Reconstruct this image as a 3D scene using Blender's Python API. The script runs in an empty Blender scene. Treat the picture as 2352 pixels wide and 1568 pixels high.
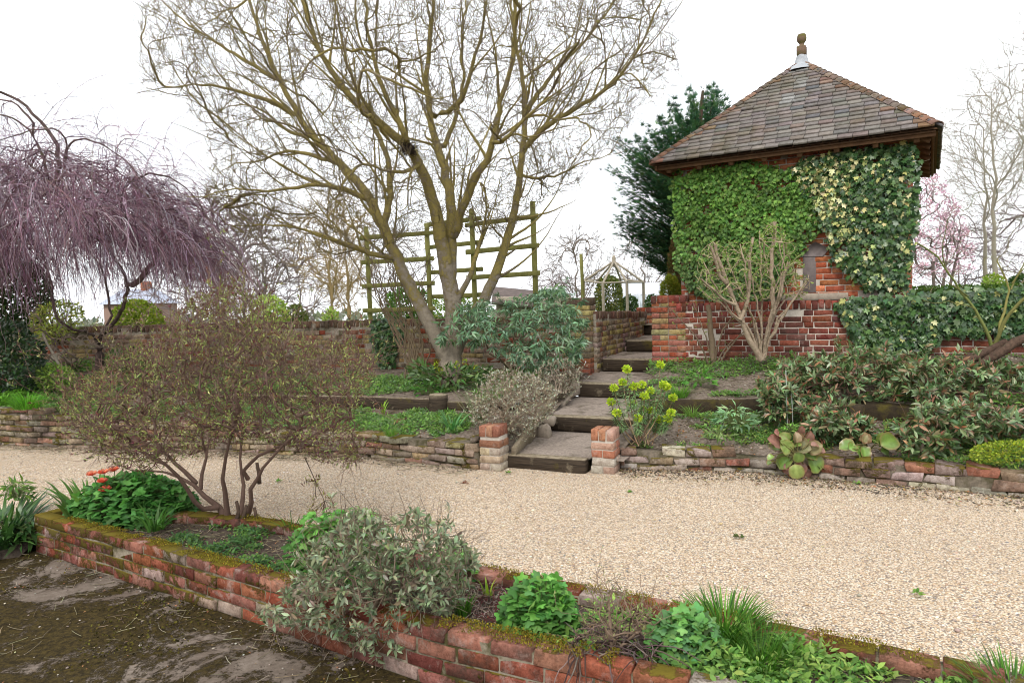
import bpy, math, random
import numpy as np
from mathutils import Vector, noise as mnoise

SC = bpy.context.scene
COL = SC.collection
RNG = np.random.default_rng(7)
random.seed(7)

# ------------------------------------------------------------------ camera, sky, sun, exposure
F, CX, CY, ROLL, Y0, H = 1568.0, 1176.0, 784.0, 0.027, 688.0, 1.63
PITCH = math.atan((CY - Y0) / F)
cam = bpy.data.cameras.new("camera")
camo = bpy.data.objects.new("camera", cam)
COL.objects.link(camo)
cam.sensor_width = 36.0
cam.lens = F / 2352.0 * 36.0
cam.clip_start, cam.clip_end = 0.05, 2000.0
camo.location = (0, 0, H)
from mathutils import Matrix
camo.rotation_euler = (Matrix.Rotation(-PITCH, 3, 'X') @ Matrix.Rotation(math.pi / 2, 3, 'X') @ Matrix.Rotation(-ROLL, 3, 'Z')).to_euler()
cam.dof.use_dof = True
cam.dof.focus_distance = 6.0
cam.dof.aperture_fstop = 7.0
SC.camera = camo
SC.cycles.filter_width = 1.0

SUN_EL, SUN_AZ = math.radians(48), math.radians(200)
w = bpy.data.worlds.new("World")
SC.world = w
w.use_nodes = True
nt = w.node_tree
bg = nt.nodes["Background"]
sky = nt.nodes.new("ShaderNodeTexSky")
sky.sky_type = 'NISHITA'
sky.sun_disc = False
sky.sun_elevation = SUN_EL
sky.sun_rotation = SUN_AZ
sky.dust_density = 6.0
mixw = nt.nodes.new("ShaderNodeMix")
mixw.data_type = 'RGBA'
mixw.inputs[0].default_value = 0.9
nt.links.new(sky.outputs[0], mixw.inputs[6])
mixw.inputs[7].default_value = (10.0, 10.2, 10.6, 1)      # the overcast cloud layer
nt.links.new(mixw.outputs[2], bg.inputs[0])
bg.inputs[1].default_value = 0.12
sl = bpy.data.lights.new("sun", 'SUN')
sl.energy = 1.5
sl.angle = math.radians(14)
sl.color = (1.0, 0.96, 0.9)
so = bpy.data.objects.new("sun", sl)
COL.objects.link(so)
so.rotation_euler = (math.radians(90) - SUN_EL, 0, math.pi - SUN_AZ)
SC.view_settings.view_transform = 'Standard'
SC.view_settings.look = 'None'
SC.view_settings.exposure = 0.5
SC.view_settings.gamma = 1.0
SC.view_settings.use_curve_mapping = False


# ------------------------------------------------------------------ picture -> world
def ray(px, py):
    px = np.asarray(px, float); py = np.asarray(py, float)
    u, v = px - CX, CY - py
    c, s = math.cos(ROLL), math.sin(ROLL)
    u2, v2 = u * c + v * s, -u * s + v * c
    dx, dz = u2 / F, v2 / F
    cp, sp = math.cos(PITCH), math.sin(PITCH)
    return np.stack([dx, cp + dz * sp, -sp + dz * cp], -1)


def P(px, py, Y):                       # point at depth Y
    r = ray(px, py)
    r = r * (np.asarray(Y, float) / r[..., 1])[..., None]
    return r + np.array([0, 0, H])


def G(px, py, z):                       # point at height z
    r = ray(px, py)
    r = r * ((z - H) / r[..., 2])[..., None]
    return r + np.array([0, 0, H])


def PL(px, py, p0, n):                  # point on a plane
    r = ray(px, py)
    o = np.array([0, 0, H])
    t = ((np.asarray(p0) - o) @ n) / (r @ n)
    return o + r * t[..., None]


def nrm(v):
    return v / np.maximum(np.linalg.norm(v, axis=-1, keepdims=True), 1e-9)


def in_poly(poly, n, rng=RNG):
    """n random points inside a polygon with their distance to its edge"""
    poly = np.asarray(poly, float)
    lo, hi = poly.min(0), poly.max(0)
    out = []
    got = 0
    while got < n:
        q = rng.uniform(lo, hi, (n * 2, 2))
        x, y = q[:, 0], q[:, 1]
        ins = np.zeros(len(q), bool)
        for (x1, y1), (x2, y2) in zip(poly, np.roll(poly, -1, 0)):
            c = ((y1 > y) != (y2 > y)) & (x < (x2 - x1) * (y - y1) / (y2 - y1 + 1e-12) + x1)
            ins ^= c
        q = q[ins]
        out.append(q); got += len(q)
    q = np.concatenate(out)[:n]
    d = np.full(n, 1e9)
    for a, b in zip(poly, np.roll(poly, -1, 0)):
        ab = b - a
        t = np.clip(((q - a) @ ab) / (ab @ ab + 1e-9), 0, 1)
        d = np.minimum(d, np.linalg.norm(q - (a + t[:, None] * ab), axis=1))
    return q, d


def body(poly, Y, ry, n, R=None, shell=0.0, rng=RNG):
    """n points in a rounded volume whose outline from the front is poly (picture units) at depth Y, half depth ry"""
    q, d = in_poly(poly, n, rng)
    if R is None:
        R = 0.8 * d.max()
    t = np.clip(d / R, 0, 1)
    half = ry * np.sqrt(1 - (1 - t) ** 2)
    u = rng.uniform(-1, 1, n)
    if shell:
        u = np.sign(u) * np.abs(u) ** (1 - shell)
    return P(q[:, 0], q[:, 1], Y + half * u)


# ------------------------------------------------------------------ mesh collecting
class MB:
    def __init__(s):
        s.V, s.T, s.Q, s.D, s.n = [], [], [], [], 0      # verts, tints, (quads, mat), (tris, mat)

    def add(s, v, quads=None, tris=None, tint=(1, 1, 1), m=0):
        v = np.asarray(v, np.float32).reshape(-1, 3)
        t = np.asarray(tint, np.float32)
        if t.ndim == 1:
            t = np.broadcast_to(t, (len(v), 3))
        s.V.append(v); s.T.append(t)
        if quads is not None and len(quads):
            s.Q.append((np.asarray(quads, np.int32).reshape(-1, 4) + s.n, m))
        if tris is not None and len(tris):
            s.D.append((np.asarray(tris, np.int32).reshape(-1, 3) + s.n, m))
        s.n += len(v)

    def build(s, name, mats, parent=None, smooth=False, loc=None):
        if not isinstance(mats, (list, tuple)):
            mats = [mats]
        V = np.concatenate(s.V) if s.V else np.zeros((0, 3), np.float32)
        T = np.concatenate(s.T) if s.T else np.zeros((0, 3), np.float32)
        org = np.zeros(3)
        if parent is not None:
            org = world_loc(parent)
        base = np.zeros(3) if loc is None else np.asarray(loc, float) - org
        V = V - (org + base).astype(np.float32)
        nq = sum(len(q) for q, _ in s.Q); nd = sum(len(q) for q, _ in s.D)
        me = bpy.data.meshes.new(name)
        me.vertices.add(len(V))
        me.vertices.foreach_set("co", V.astype(np.float32).ravel())
        loops = [q.ravel() for q, _ in s.Q] + [q.ravel() for q, _ in s.D]
        loops = np.concatenate(loops) if loops else np.zeros(0, np.int32)
        me.loops.add(len(loops))
        me.loops.foreach_set("vertex_index", loops.astype(np.int32))
        me.polygons.add(nq + nd)
        st = np.concatenate([np.arange(nq) * 4, nq * 4 + np.arange(nd) * 3]).astype(np.int32)
        me.polygons.foreach_set("loop_start", st)
        mi = np.concatenate([np.full(len(q), m) for q, m in s.Q] + [np.full(len(q), m) for q, m in s.D]).astype(np.int32)
        me.polygons.foreach_set("material_index", mi)
        if smooth:
            me.polygons.foreach_set("use_smooth", np.ones(nq + nd, bool))
        at = me.color_attributes.new("tint", 'FLOAT_COLOR', 'POINT')
        at.data.foreach_set("color", np.concatenate([T, np.ones((len(T), 1), np.float32)], 1).astype(np.float32).ravel())
        me.update(calc_edges=True)
        for m in mats:
            me.materials.append(m)
        o = bpy.data.objects.new(name, me)
        COL.objects.link(o)
        if parent is not None:
            o.parent = parent
        o.location = Vector(base)
        return o


def world_loc(o):
    l = np.zeros(3)
    while o is not None:
        l += np.array(o.location)
        o = o.parent
    return l


def thing(name, label, cat, loc, group=None):
    o = bpy.data.objects.new(name, None)
    COL.objects.link(o)
    o.empty_display_size = 0.1
    o.location = Vector([float(a) for a in loc])
    return tag(o, label, cat, group)


def tag(o, label, cat, group=None, kind=None):
    o["label"] = label
    o["category"] = cat
    if group:
        o["group"] = group
    if kind:
        o["kind"] = kind
    return o


def struct(o):
    o["kind"] = "structure"
    return o


def copy_tree(o, parent=None):
    c = o.copy(); COL.objects.link(c)
    if parent is not None:
        c.parent = parent
    for ch in list(o.children):
        copy_tree(ch, c)
    return c


# boxes with chamfered edges ------------------------------------------------------
SG = np.array([[x, y, z] for x in (-1, 1) for y in (-1, 1) for z in (-1, 1)], float)
EYE = np.eye(3)


def _bevel_faces():
    idx = lambda c, a: c * 3 + a
    cid = {tuple(s.astype(int)): i for i, s in enumerate(SG)}
    quads, tris = [], []

    def orient(f, pts):
        c = pts[f].mean(0)
        n = np.cross(pts[f[1]] - pts[f[0]], pts[f[2]] - pts[f[0]])
        return f if n @ c > 0 else f[::-1]
    pts = np.array([SG[c] * (1 - 0.3 * (1 - EYE[a])) for c in range(8) for a in range(3)])
    for a in range(3):
        b, d = [k for k in range(3) if k != a]
        for s in (-1, 1):
            f = []
            for sb, sd in ((-1, -1), (1, -1), (1, 1), (-1, 1)):
                k = [0, 0, 0]; k[a] = s; k[b] = sb; k[d] = sd
                f.append(idx(cid[tuple(k)], a))
            quads.append(orient(f, pts))
        for sb in (-1, 1):                              # edge along axis a between faces b and d
            for sd in (-1, 1):
                k0 = [0, 0, 0]; k0[a] = -1; k0[b] = sb; k0[d] = sd
                k1 = list(k0); k1[a] = 1
                c0, c1 = cid[tuple(k0)], cid[tuple(k1)]
                quads.append(orient([idx(c0, b), idx(c1, b), idx(c1, d), idx(c0, d)], pts))
    for c in range(8):
        tris.append(orient([idx(c, 0), idx(c, 1), idx(c, 2)], pts))
    return np.array(quads), np.array(tris)


BQ, BT = _bevel_faces()


def boxes(mb, cen, half, ax, ay, az, bev=0.006, tint=(1, 1, 1), m=0, rough=0.0, rng=RNG):
    """many chamfered boxes at once: centres (B,3), half sizes (B,3), axes (B,3)"""
    cen = np.asarray(cen, float).reshape(-1, 3); B = len(cen)
    half = np.broadcast_to(np.asarray(half, float), (B, 3))
    ax, ay, az = [np.broadcast_to(np.asarray(a, float), (B, 3)) for a in (ax, ay, az)]
    bev = np.minimum(bev, half.min(1) * 0.45)
    L = np.stack([SG[c][None] * (half - bev[:, None] * (1 - EYE[a])[None]) for c in range(8) for a in range(3)], 1)
    if rough:
        cj = rng.normal(0, rough, (B, 8, 3))
        L = L + np.repeat(cj, 3, 1)
    v = cen[:, None] + L[..., :1] * ax[:, None] + L[..., 1:2] * ay[:, None] + L[..., 2:] * az[:, None]
    t = np.asarray(tint, float)
    t = np.broadcast_to(t, (B, 3)) if t.ndim == 1 else t
    off = (np.arange(B) * 24)[:, None, None]
    mb.add(v.reshape(-1, 3), (BQ[None] + off).reshape(-1, 4), (BT[None] + off).reshape(-1, 3), np.repeat(t, 24, 0), m)


def box(mb, cen, half, rz=0.0, bev=0.004, tint=(1, 1, 1), m=0, rough=0.0, tilt=0.0):
    c, s = math.cos(rz), math.sin(rz)
    az = nrm(np.array([-s * math.sin(tilt) * 0, 0, 1.0]))
    boxes(mb, [cen], [half], [(c, s, 0)], [(-s, c, 0)], [az], bev, tint, m, rough)


def beam(mb, a, b, w, h, up=(0, 0, 1), bev=0.004, tint=(1, 1, 1), m=0, rough=0.0):
    a, b = np.asarray(a, float), np.asarray(b, float)
    x = b - a; L = np.linalg.norm(x); x = x / L
    y = nrm(np.cross(up, x)); z = np.cross(x, y)
    boxes(mb, [(a + b) / 2], [(L / 2, w / 2, h / 2)], [x], [y], [z], bev, tint, m, rough)


# tubes -----------------------------------------------------------------------------
def tubes(mb, Pt, R, k=4, tint=(1, 1, 1), m=0, cap=False):
    """B tubes of N points: Pt (B,N,3), R (B,N); tint (3,), (B,3) or (B,N,3)"""
    Pt = np.asarray(Pt, float); R = np.asarray(R, float)
    B, N, _ = Pt.shape
    d = np.empty_like(Pt)
    d[:, 1:-1] = Pt[:, 2:] - Pt[:, :-2]
    d[:, 0] = Pt[:, 1] - Pt[:, 0]; d[:, -1] = Pt[:, -1] - Pt[:, -2]
    d = nrm(d)
    md = nrm(d.mean(1))
    ref = np.where(np.abs(md[:, 2:3]) < 0.75, np.array([[0, 0, 1.0]]), np.array([[1.0, 0, 0]]))
    x = nrm(np.cross(d, ref[:, None]))
    y = np.cross(d, x)
    a = np.arange(k) * 2 * math.pi / k
    v = Pt[:, :, None] + R[:, :, None, None] * (x[:, :, None] * np.cos(a)[None, None, :, None] + y[:, :, None] * np.sin(a)[None, None, :, None])
    i = np.arange(N - 1)[:, None] * k; j = np.arange(k)[None]
    q = np.stack([i + j, i + (j + 1) % k, i + k + (j + 1) % k, i + k + j], -1).reshape(-1, 4)
    q = q[:, ::-1]
    t = np.asarray(tint, float)
    if t.ndim == 1:
        t = np.broadcast_to(t, (B, N, 3))
    elif t.ndim == 2:
        t = np.broadcast_to(t[:, None], (B, N, 3))
    t = np.repeat(t.reshape(-1, 3), k, 0)
    off = (np.arange(B) * N * k)[:, None, None]
    tri = None
    if cap:
        base = (N - 1) * k
        tri = np.array([[base, base + jj + 1, base + jj] for jj in range(1, k - 1)])
        tri = (tri[None] + off).reshape(-1, 3)
    mb.add(v.reshape(-1, 3), (q[None] + off).reshape(-1, 4), tri, t, m)


def curve(p0, d0, L, N, bend, rng=RNG, wob=0.15):
    """B curved twigs: start p0, start direction d0, length L (B,), bending towards bend"""
    B = len(p0)
    pts = np.empty((B, N, 3)); pts[:, 0] = p0
    d = nrm(np.asarray(d0, float))
    bend = np.broadcast_to(np.asarray(bend, float), (B, 3))
    for i in range(1, N):
        d = nrm(d + bend / (N - 1) + rng.normal(0, wob, (B, 3)))
        pts[:, i] = pts[:, i - 1] + d * (L / (N - 1))[:, None]
    return pts, d


# growing branches ------------------------------------------------------------------
class Tree:
    def __init__(s, cap=120000):
        s.p = np.zeros((cap, 3)); s.par = np.full(cap, -1, int); s.d = np.zeros((cap, 3)); s.r0 = np.zeros(cap); s.n = 0

    def line(s, pts, attach=-1, r=None):
        """add a traced limb; returns the indices of its nodes"""
        pts = np.asarray(pts, float)
        idx = []
        par = attach
        for i, q in enumerate(pts):
            k = s.n; s.n += 1
            s.p[k] = q; s.par[k] = par
            s.d[k] = nrm(q - s.p[par]) if par >= 0 else nrm(pts[min(1, len(pts) - 1)] - pts[0] + 1e-9)
            if r is not None:
                s.r0[k] = r[1] + (r[0] - r[1]) * (1 - i / max(1, len(pts) - 1)) ** 1.35
            par = k; idx.append(k)
        return idx

    def near(s, q):
        return int(np.argmin(((s.p[:s.n] - q) ** 2).sum(1)))

    def grow(s, tips, step=0.1, dirw=0.6, wob=0.02, rng=RNG, grav=(0, 0, 0), first=0, maxL=9e9):
        tips = np.asarray(tips, float)
        base = s.p[:s.n]
        dd = np.array([((base - t) ** 2).sum(1).min() for t in tips])
        for t in tips[np.argsort(dd)]:
            v = t - s.p[first:s.n]
            dist = np.sqrt((v ** 2).sum(1)) + 1e-6
            cos = (v * s.d[first:s.n]).sum(1) / dist
            j = int(np.argmin(dist * (1.0 + dirw * (1 - cos)))) + first
            L = dist[j - first]
            if L > maxL:
                continue
            n = max(2, int(L / step))
            c = s.p[j] + s.d[j] * L * 0.3 + (t - s.p[j]) * .15 + np.asarray(grav) * L
            u = np.linspace(0, 1, n + 1)[1:, None]
            q = (1 - u) ** 2 * s.p[j] + 2 * u * (1 - u) * c + u ** 2 * t
            q[:-1] += rng.normal(0, wob * min(1, L), (n - 1, 3))
            s.line(q, j)

    def radii(s, tip=0.002, e=2.2):
        n = s.n
        acc = np.zeros(n); r = np.zeros(n)
        for k in range(n - 1, -1, -1):
            r[k] = max(acc[k] ** (1 / e) if acc[k] > 0 else tip, s.r0[k])
            if s.par[k] >= 0:
                acc[s.par[k]] += min(r[k], 1e3) ** e if s.r0[k] == 0 else 0
        s.r = r
        return r

    def mesh(s, mb, tintf=None, rmax=9, rmin=0.0, m=0, kthin=3):
        n = s.n; r = s.r
        heavy = np.full(n, -1)
        for k in range(n):
            p = s.par[k]
            if p >= 0 and (heavy[p] < 0 or r[k] > r[heavy[p]]):
                heavy[p] = k
        groups = {}
        for k in range(n):
            p = s.par[k]
            if p >= 0 and heavy[p] == k:
                continue
            ch = []
            rr = []
            if p >= 0:
                ch.append(p); rr.append(min(r[p], r[k]))
            q = k
            while q >= 0:
                ch.append(q); rr.append(r[q]); q = heavy[q]
            if len(ch) < 2:
                continue
            if rr[0] > rmax or rr[0] < rmin:
                continue
            kk = kthin if rr[0] < 0.006 else 5 if rr[0] < 0.03 else 10
            groups.setdefault((len(ch), kk), []).append((ch, rr))
        for (N, kk), lst in groups.items():
            ids = np.array([a for a, _ in lst]); R = np.array([b for _, b in lst])
            pt = s.p[ids]
            t = (1, 1, 1) if tintf is None else tintf(pt, R)
            tubes(mb, pt, R, kk, t, m)

    def thin(s, rlim):
        return np.where(s.r[:s.n] < rlim)[0]


# leaves ------------------------------------------------------------------------------
def leaf_t(kind):
    if kind == 'blade':        # narrow, folded
        v = [(0, 0, 0), (.1, .35, .03), (0, 1, -.06), (-.1, .35, .03), (0, .4, -.01)]
        return np.array(v, float), np.array([(0, 1, 2, 4), (0, 4, 2, 3)]), None
    if kind == 'lance':
        v = [(0, 0, 0), (.13, .4, .05), (0, 1, -.12), (-.13, .4, .05), (0, .45, 0)]
        return np.array(v, float), np.array([(0, 1, 2, 4), (0, 4, 2, 3)]), None
    if kind == 'oval':
        v = [(0, 0, 0), (.2, .28, .05), (.2, .62, .04), (0, 1, -.1), (-.2, .62, .04), (-.2, .28, .05), (0, .3, 0), (0, .65, -.01)]
        return np.array(v, float), np.array([(0, 1, 2, 7), (0, 7, 4, 5)]), np.array([(2, 3, 7), (7, 3, 4)])
    if kind == 'ivy':
        v = [(0, 0, 0), (.22, -.12, .0), (.5, .12, -.05), (.3, .32, .02), (.42, .62, -.04), (.17, .62, .02), (0, 1, -.08),
             (-.17, .62, .02), (-.42, .62, -.04), (-.3, .32, .02), (-.5, .12, -.05), (-.22, -.12, 0), (0, .35, -.03)]
        n = 12
        return np.array(v, float), None, np.array([(12, i, (i + 1) % n) for i in range(n)])[:, ::1]
    if kind == 'lobed':        # rounded three-part lobed leaf
        v = [(0, 0, 0)]
        ang = np.linspace(-2.2, 2.2, 22)
        for i, a in enumerate(ang):
            r = .55 + .16 * math.cos(3.3 * a * 1.36) + .05 * (i % 2)
            v.append((r * math.sin(a), .25 + r * math.cos(a), .06 * math.sin(a * 3.0) - .12 * r))
        v.append((0, .28, .03))
        c = len(v) - 1
        f = [(c, i + 1, i) for i in range(1, c - 1)] + [(c, 1, 0), (c, 0, c - 1)]
        return np.array(v, float), None, np.array(f)
    if kind == 'round':        # large cupped leaf with a wavy edge
        v, q = [], []
        nu, nv = 7, 9
        for j in range(nv):
            t = j / (nv - 1)
            wd = .47 * math.sqrt(max(0, 1 - (2 * t - 1) ** 2)) ** .8 + .01
            for i in range(nu):
                s_ = i / (nu - 1) * 2 - 1
                v.append((s_ * wd, t, .16 * s_ ** 2 * wd - .14 * t * t + .035 * math.sin(j * 2.1 + s_ * 4) * abs(s_)))
        for j in range(nv - 1):
            for i in range(nu - 1):
                a = j * nu + i
                q.append((a, a + 1, a + nu + 1, a + nu))
        return np.array(v, float), np.array(q), None
    if kind == 'spray':        # flat fan of scale-leaf shoots
        v, t = [], []
        for a, l in ((-1.0, .55), (-.6, .8), (-.25, .95), (.1, 1.0), (.4, .9), (.8, .7), (1.15, .5)):
            c, s_ = math.sin(a), math.cos(a)
            k = len(v)
            v += [(c * .05 - s_ * .05, s_ * .05 + c * .05 + .1, 0), (c * .05 + s_ * .05, s_ * .05 - c * .05 + .1, .02), (c * l, s_ * l, -.1 * l + .05 * (k % 2))]
            t.append((k, k + 1, k + 2))
        return np.array(v, float), None, np.array(t)
    if kind == 'strap':        # long arching blade
        v, q = [], []
        for j in range(6):
            t = j / 5
            wd = .045 * (1 - t ** 2.2) + .002
            v += [(-wd, t * (1 - .15 * t), -.35 * t ** 2.5), (wd, t * (1 - .15 * t), -.35 * t ** 2.5)]
        for j in range(5):
            q.append((2 * j, 2 * j + 1, 2 * j + 3, 2 * j + 2))
        return np.array(v, float), np.array(q), None
    if kind == 'petal':
        v = [(0, 0, 0), (.3, .5, .1), (.2, .95, .12), (-.2, .95, .12), (-.3, .5, .1)]
        return np.array(v, float), np.array([(0, 1, 2, 3)]), np.array([(0, 3, 4)])


LT = {k: leaf_t(k) for k in ('blade', 'lance', 'oval', 'ivy', 'lobed', 'round', 'spray', 'strap', 'petal')}


def leaves(mb, kind, pos, dirv, up, size, tint, m=0, wid=1.0):
    v, q, t = LT[kind]
    pos = np.asarray(pos, float); B = len(pos)
    if B == 0:
        return
    y = nrm(np.broadcast_to(np.asarray(dirv, float), (B, 3)))
    up = np.broadcast_to(np.asarray(up, float), (B, 3))
    x = nrm(np.cross(y, up) + 1e-6)
    z = np.cross(x, y)
    size = np.broadcast_to(np.asarray(size, float), (B,))
    wid = np.broadcast_to(np.asarray(wid, float), (B,))
    vv = pos[:, None] + size[:, None, None] * (v[None, :, :1] * x[:, None] * wid[:, None, None] + v[None, :, 1:2] * y[:, None] + v[None, :, 2:] * z[:, None])
    ti = np.asarray(tint, float)
    ti = np.broadcast_to(ti, (B, 3)) if ti.ndim == 1 else ti
    off = (np.arange(B) * len(v))[:, None, None]
    mb.add(vv.reshape(-1, 3), None if q is None else (q[None] + off).reshape(-1, 4), None if t is None else (t[None] + off).reshape(-1, 3), np.repeat(ti, len(v), 0), m)


def rdir(n, rng=RNG):
    return nrm(rng.normal(0, 1, (n, 3)))


def pick(cols, n, wts=None, var=0.15, rng=RNG):
    """n colours from a palette with a little brightness and hue variation"""
    cols = np.asarray(cols, float)
    p = None if wts is None else np.asarray(wts, float) / np.sum(wts)
    c = cols[rng.choice(len(cols), n, p=p)]
    return np.clip(c * (1 + rng.normal(0, var, (n, 1))) * (1 + rng.normal(0, var * .35, (n, 3))), 0.004, 1)


def vnoise(p, s=1.0):
    return np.array([mnoise.noise(Vector(q) * s) for q in np.asarray(p, float)])


# ------------------------------------------------------------------ materials
class NT:
    def __init__(s, name):
        s.m = bpy.data.materials.new(name)
        s.m.use_nodes = True
        s.t = s.m.node_tree
        s.b = s.t.nodes["Principled BSDF"]
        s.out = s.t.nodes["Material Output"]
        s.b.inputs["Specular IOR Level"].default_value = 0.3
        s.tc = None

    def n(s, ty, **kw):
        o = s.t.nodes.new(ty)
        for k, v in kw.items():
            setattr(o, k, v)
        return o

    def l(s, a, b):
        s.t.links.new(a, b)

    def co(s):
        if s.tc is None:
            s.tc = s.n("ShaderNodeNewGeometry").outputs["Position"]
        return s.tc

    def noise(s, scale, detail=4, rough=0.6, vec=None, dist=0.0):
        o = s.n("ShaderNodeTexNoise")
        o.inputs["Scale"].default_value = scale
        o.inputs["Detail"].default_value = detail
        o.inputs["Roughness"].default_value = rough
        o.inputs["Distortion"].default_value = dist
        s.l(vec or s.co(), o.inputs["Vector"])
        return o.outputs["Fac"]

    def ramp(s, fac, a, b, ca=0.0, cb=1.0):
        o = s.n("ShaderNodeMapRange")
        o.inputs["From Min"].default_value = a
        o.inputs["From Max"].default_value = b
        o.inputs["To Min"].default_value = ca
        o.inputs["To Max"].default_value = cb
        s.l(fac, o.inputs["Value"])
        return o.outputs[0]

    def mix(s, fac, a, b, mode='MIX'):
        o = s.n("ShaderNodeMix", data_type='RGBA', blend_type=mode)
        for sock, v in ((o.inputs[0], fac), (o.inputs[6], a), (o.inputs[7], b)):
            if isinstance(v, (int, float)):
                sock.default_value = v
            elif isinstance(v, (tuple, list)):
                sock.default_value = (*v, 1)
            else:
                s.l(v, sock)
        return o.outputs[2]

    def math(s, op, a, b=0.0):
        o = s.n("ShaderNodeMath", operation=op)
        for sock, v in ((o.inputs[0], a), (o.inputs[1], b)):
            if isinstance(v, (int, float)):
                sock.default_value = v
            else:
                s.l(v, sock)
        return o.outputs[0]

    def tint(s):
        return s.n("ShaderNodeAttribute", attribute_name="tint").outputs["Color"]

    def up(s):
        o = s.n("ShaderNodeSeparateXYZ")
        g = s.n("ShaderNodeNewGeometry")
        s.l(g.outputs["Normal"], o.inputs[0])
        return o.outputs["Z"]

    def bump(s, h, strength=0.5, dist=0.01):
        o = s.n("ShaderNodeBump")
        o.inputs["Strength"].default_value = strength
        o.inputs["Distance"].default_value = dist
        s.l(h, o.inputs["Height"])
        s.l(o.outputs[0], s.b.inputs["Normal"])

    def done(s, col, rough=0.8, spec=0.3):
        if isinstance(col, (tuple, list)):
            s.b.inputs["Base Color"].default_value = (*col, 1)
        else:
            s.l(col, s.b.inputs["Base Color"])
        s.b.inputs["Roughness"].default_value = rough
        s.b.inputs["Specular IOR Level"].default_value = spec
        return s.m


def leaf_mat(name, rough=0.5, tr=0.38, spec=0.25, ns=30, tcol=(1.05, 1.2, .75)):
    k = NT(name)
    tn = k.mix(1.0, k.tint(), (1.15, 1.2, 1.08), 'MULTIPLY')
    c = k.mix(k.ramp(k.noise(ns, 2), .3, .7, 0, 1), tn, k.mix(1.0, tn, (.74, .76, .68), 'MULTIPLY'))
    k.done(c, rough, spec)
    tl = k.n("ShaderNodeBsdfTranslucent")
    k.l(k.mix(1.0, c, tcol, 'MULTIPLY'), tl.inputs[0])
    mx = k.n("ShaderNodeMixShader")
    mx.inputs[0].default_value = tr
    k.l(k.b.outputs[0], mx.inputs[1]); k.l(tl.outputs[0], mx.inputs[2])
    k.l(mx.outputs[0], k.out.inputs[0])
    return k.m


def brick_mat(name, moss=0.5, stain=0.4, moss_col=(.05, .043, .012), pale=0.3, bs=1.0, grad=False, green=0.0):
    k = NT(name)
    n1 = k.noise(22 * bs, 8, .75)
    n2 = k.noise(95 * bs, 4, .75)
    t = k.tint()
    c = k.mix(k.ramp(n1, .38, .66), t, k.mix(1.0, t, (.5, .44, .42), 'MULTIPLY'))
    c = k.mix(k.math('MULTIPLY', k.ramp(k.noise(7, 6, .75), .54, .68), pale), c, (.47, .41, .36))
    c = k.mix(k.ramp(k.noise(4.3, 7, .75), .48, .66, 0, stain), c, (.055, .043, .032))
    c = k.mix(k.ramp(n2, .5, .68, 0, .6), c, k.mix(1.0, c, (.42, .38, .36), 'MULTIPLY'))
    up = k.ramp(k.up(), .2, .9, 0, .1)
    mf = k.math('ADD', k.noise(4.6, 7, .75, dist=.5), up)
    if grad:                                              # the damp left end of the planter is grown over
        sx = k.n("ShaderNodeSeparateXYZ"); k.l(k.co(), sx.inputs[0])
        mf = k.math('ADD', mf, k.ramp(sx.outputs["X"], -1.4, -2.6, 0, .13))
    mf = k.ramp(k.math('ADD', mf, k.math('MULTIPLY', n2, .16)), .86 - .25 * moss, .92 - .25 * moss, 0, .96)
    mc = k.mix(k.noise(48, 4, .7), moss_col, (moss_col[0] * 2.3, moss_col[1] * 2.1, moss_col[2] * 1.3))
    mc = k.mix(k.ramp(k.up(), .3, .9, 0, .75), mc, k.mix(k.noise(60, 4, .7), (.2, .16, .02), (.09, .07, .014)))
    c = k.mix(mf, c, mc)
    k.bump(k.math('ADD', k.math('MULTIPLY', n1, .7), k.math('ADD', k.math('MULTIPLY', n2, .7), k.math('MULTIPLY', mf, 1.0))), .9, .009)
    return k.done(c, .95, .04)


def simple(name, c1, c2, scale, rough=.85, bump=.4, detail=6, tint=False, stretch=None, spec=.05, c3=None, s3=2.0, bd=.006, w3=(.5, .65)):
    k = NT(name)
    vec = None
    if stretch:
        mp = k.n("ShaderNodeMapping"); mp.inputs["Scale"].default_value = stretch
        k.l(k.co(), mp.inputs[0]); vec = mp.outputs[0]
    n1 = k.noise(scale, detail, .7, vec)
    c = k.mix(k.ramp(n1, .3, .7), c1, c2)
    if tint:
        c = k.mix(1.0, c, k.tint(), 'MULTIPLY')
    if c3:
        c = k.mix(k.ramp(k.noise(s3, 6, .7), w3[0], w3[1]), c, c3)
    if bump:
        k.bump(n1, bump, bd)
    return k.done(c, rough, spec)


M = {}
M['leaf'] = leaf_mat("leaf")
M['leaf_matt'] = leaf_mat("leaf_downy", .85, .22, .1, 30, (1, 1.1, .9))
M['leaf_gloss'] = leaf_mat("leaf_glossy", .34, .15, .5)
M['leaf_far'] = leaf_mat("leaf_far", .8, .3, .1, 4)
M['brick_red'] = brick_mat("brick_red", .35, .6, pale=.25)
M['brick_planter'] = brick_mat("brick_planter", .72, .8, pale=.5, grad=True)
M['brick_old'] = brick_mat("brick_old", .82, .85, pale=.5)
M['brick_garden'] = brick_mat("brick_garden", .45, .65, (.1, .085, .025), .35)
M['brick_pillar'] = brick_mat("brick_pillar", .1, .25, pale=.5)
M['mortar'] = simple("mortar", (.34, .3, .24), (.2, .17, .13), 40, bump=.7, c3=(.07, .06, .035), s3=3, w3=(.48, .62))
M['mortar_pale'] = simple("mortar_pale", (.48, .43, .37), (.34, .3, .25), 40, bump=.5)
M['mortar_planter'] = simple("mortar_planter", (.27, .23, .17), (.13, .11, .08), 34, bump=.8, c3=(.055, .048, .02), s3=4, w3=(.46, .6))
M['mortar_old'] = simple("mortar_old", (.2, .165, .125), (.09, .075, .055), 30, bump=.9, c3=(.05, .045, .02), s3=4, w3=(.45, .6), bd=.015)
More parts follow.
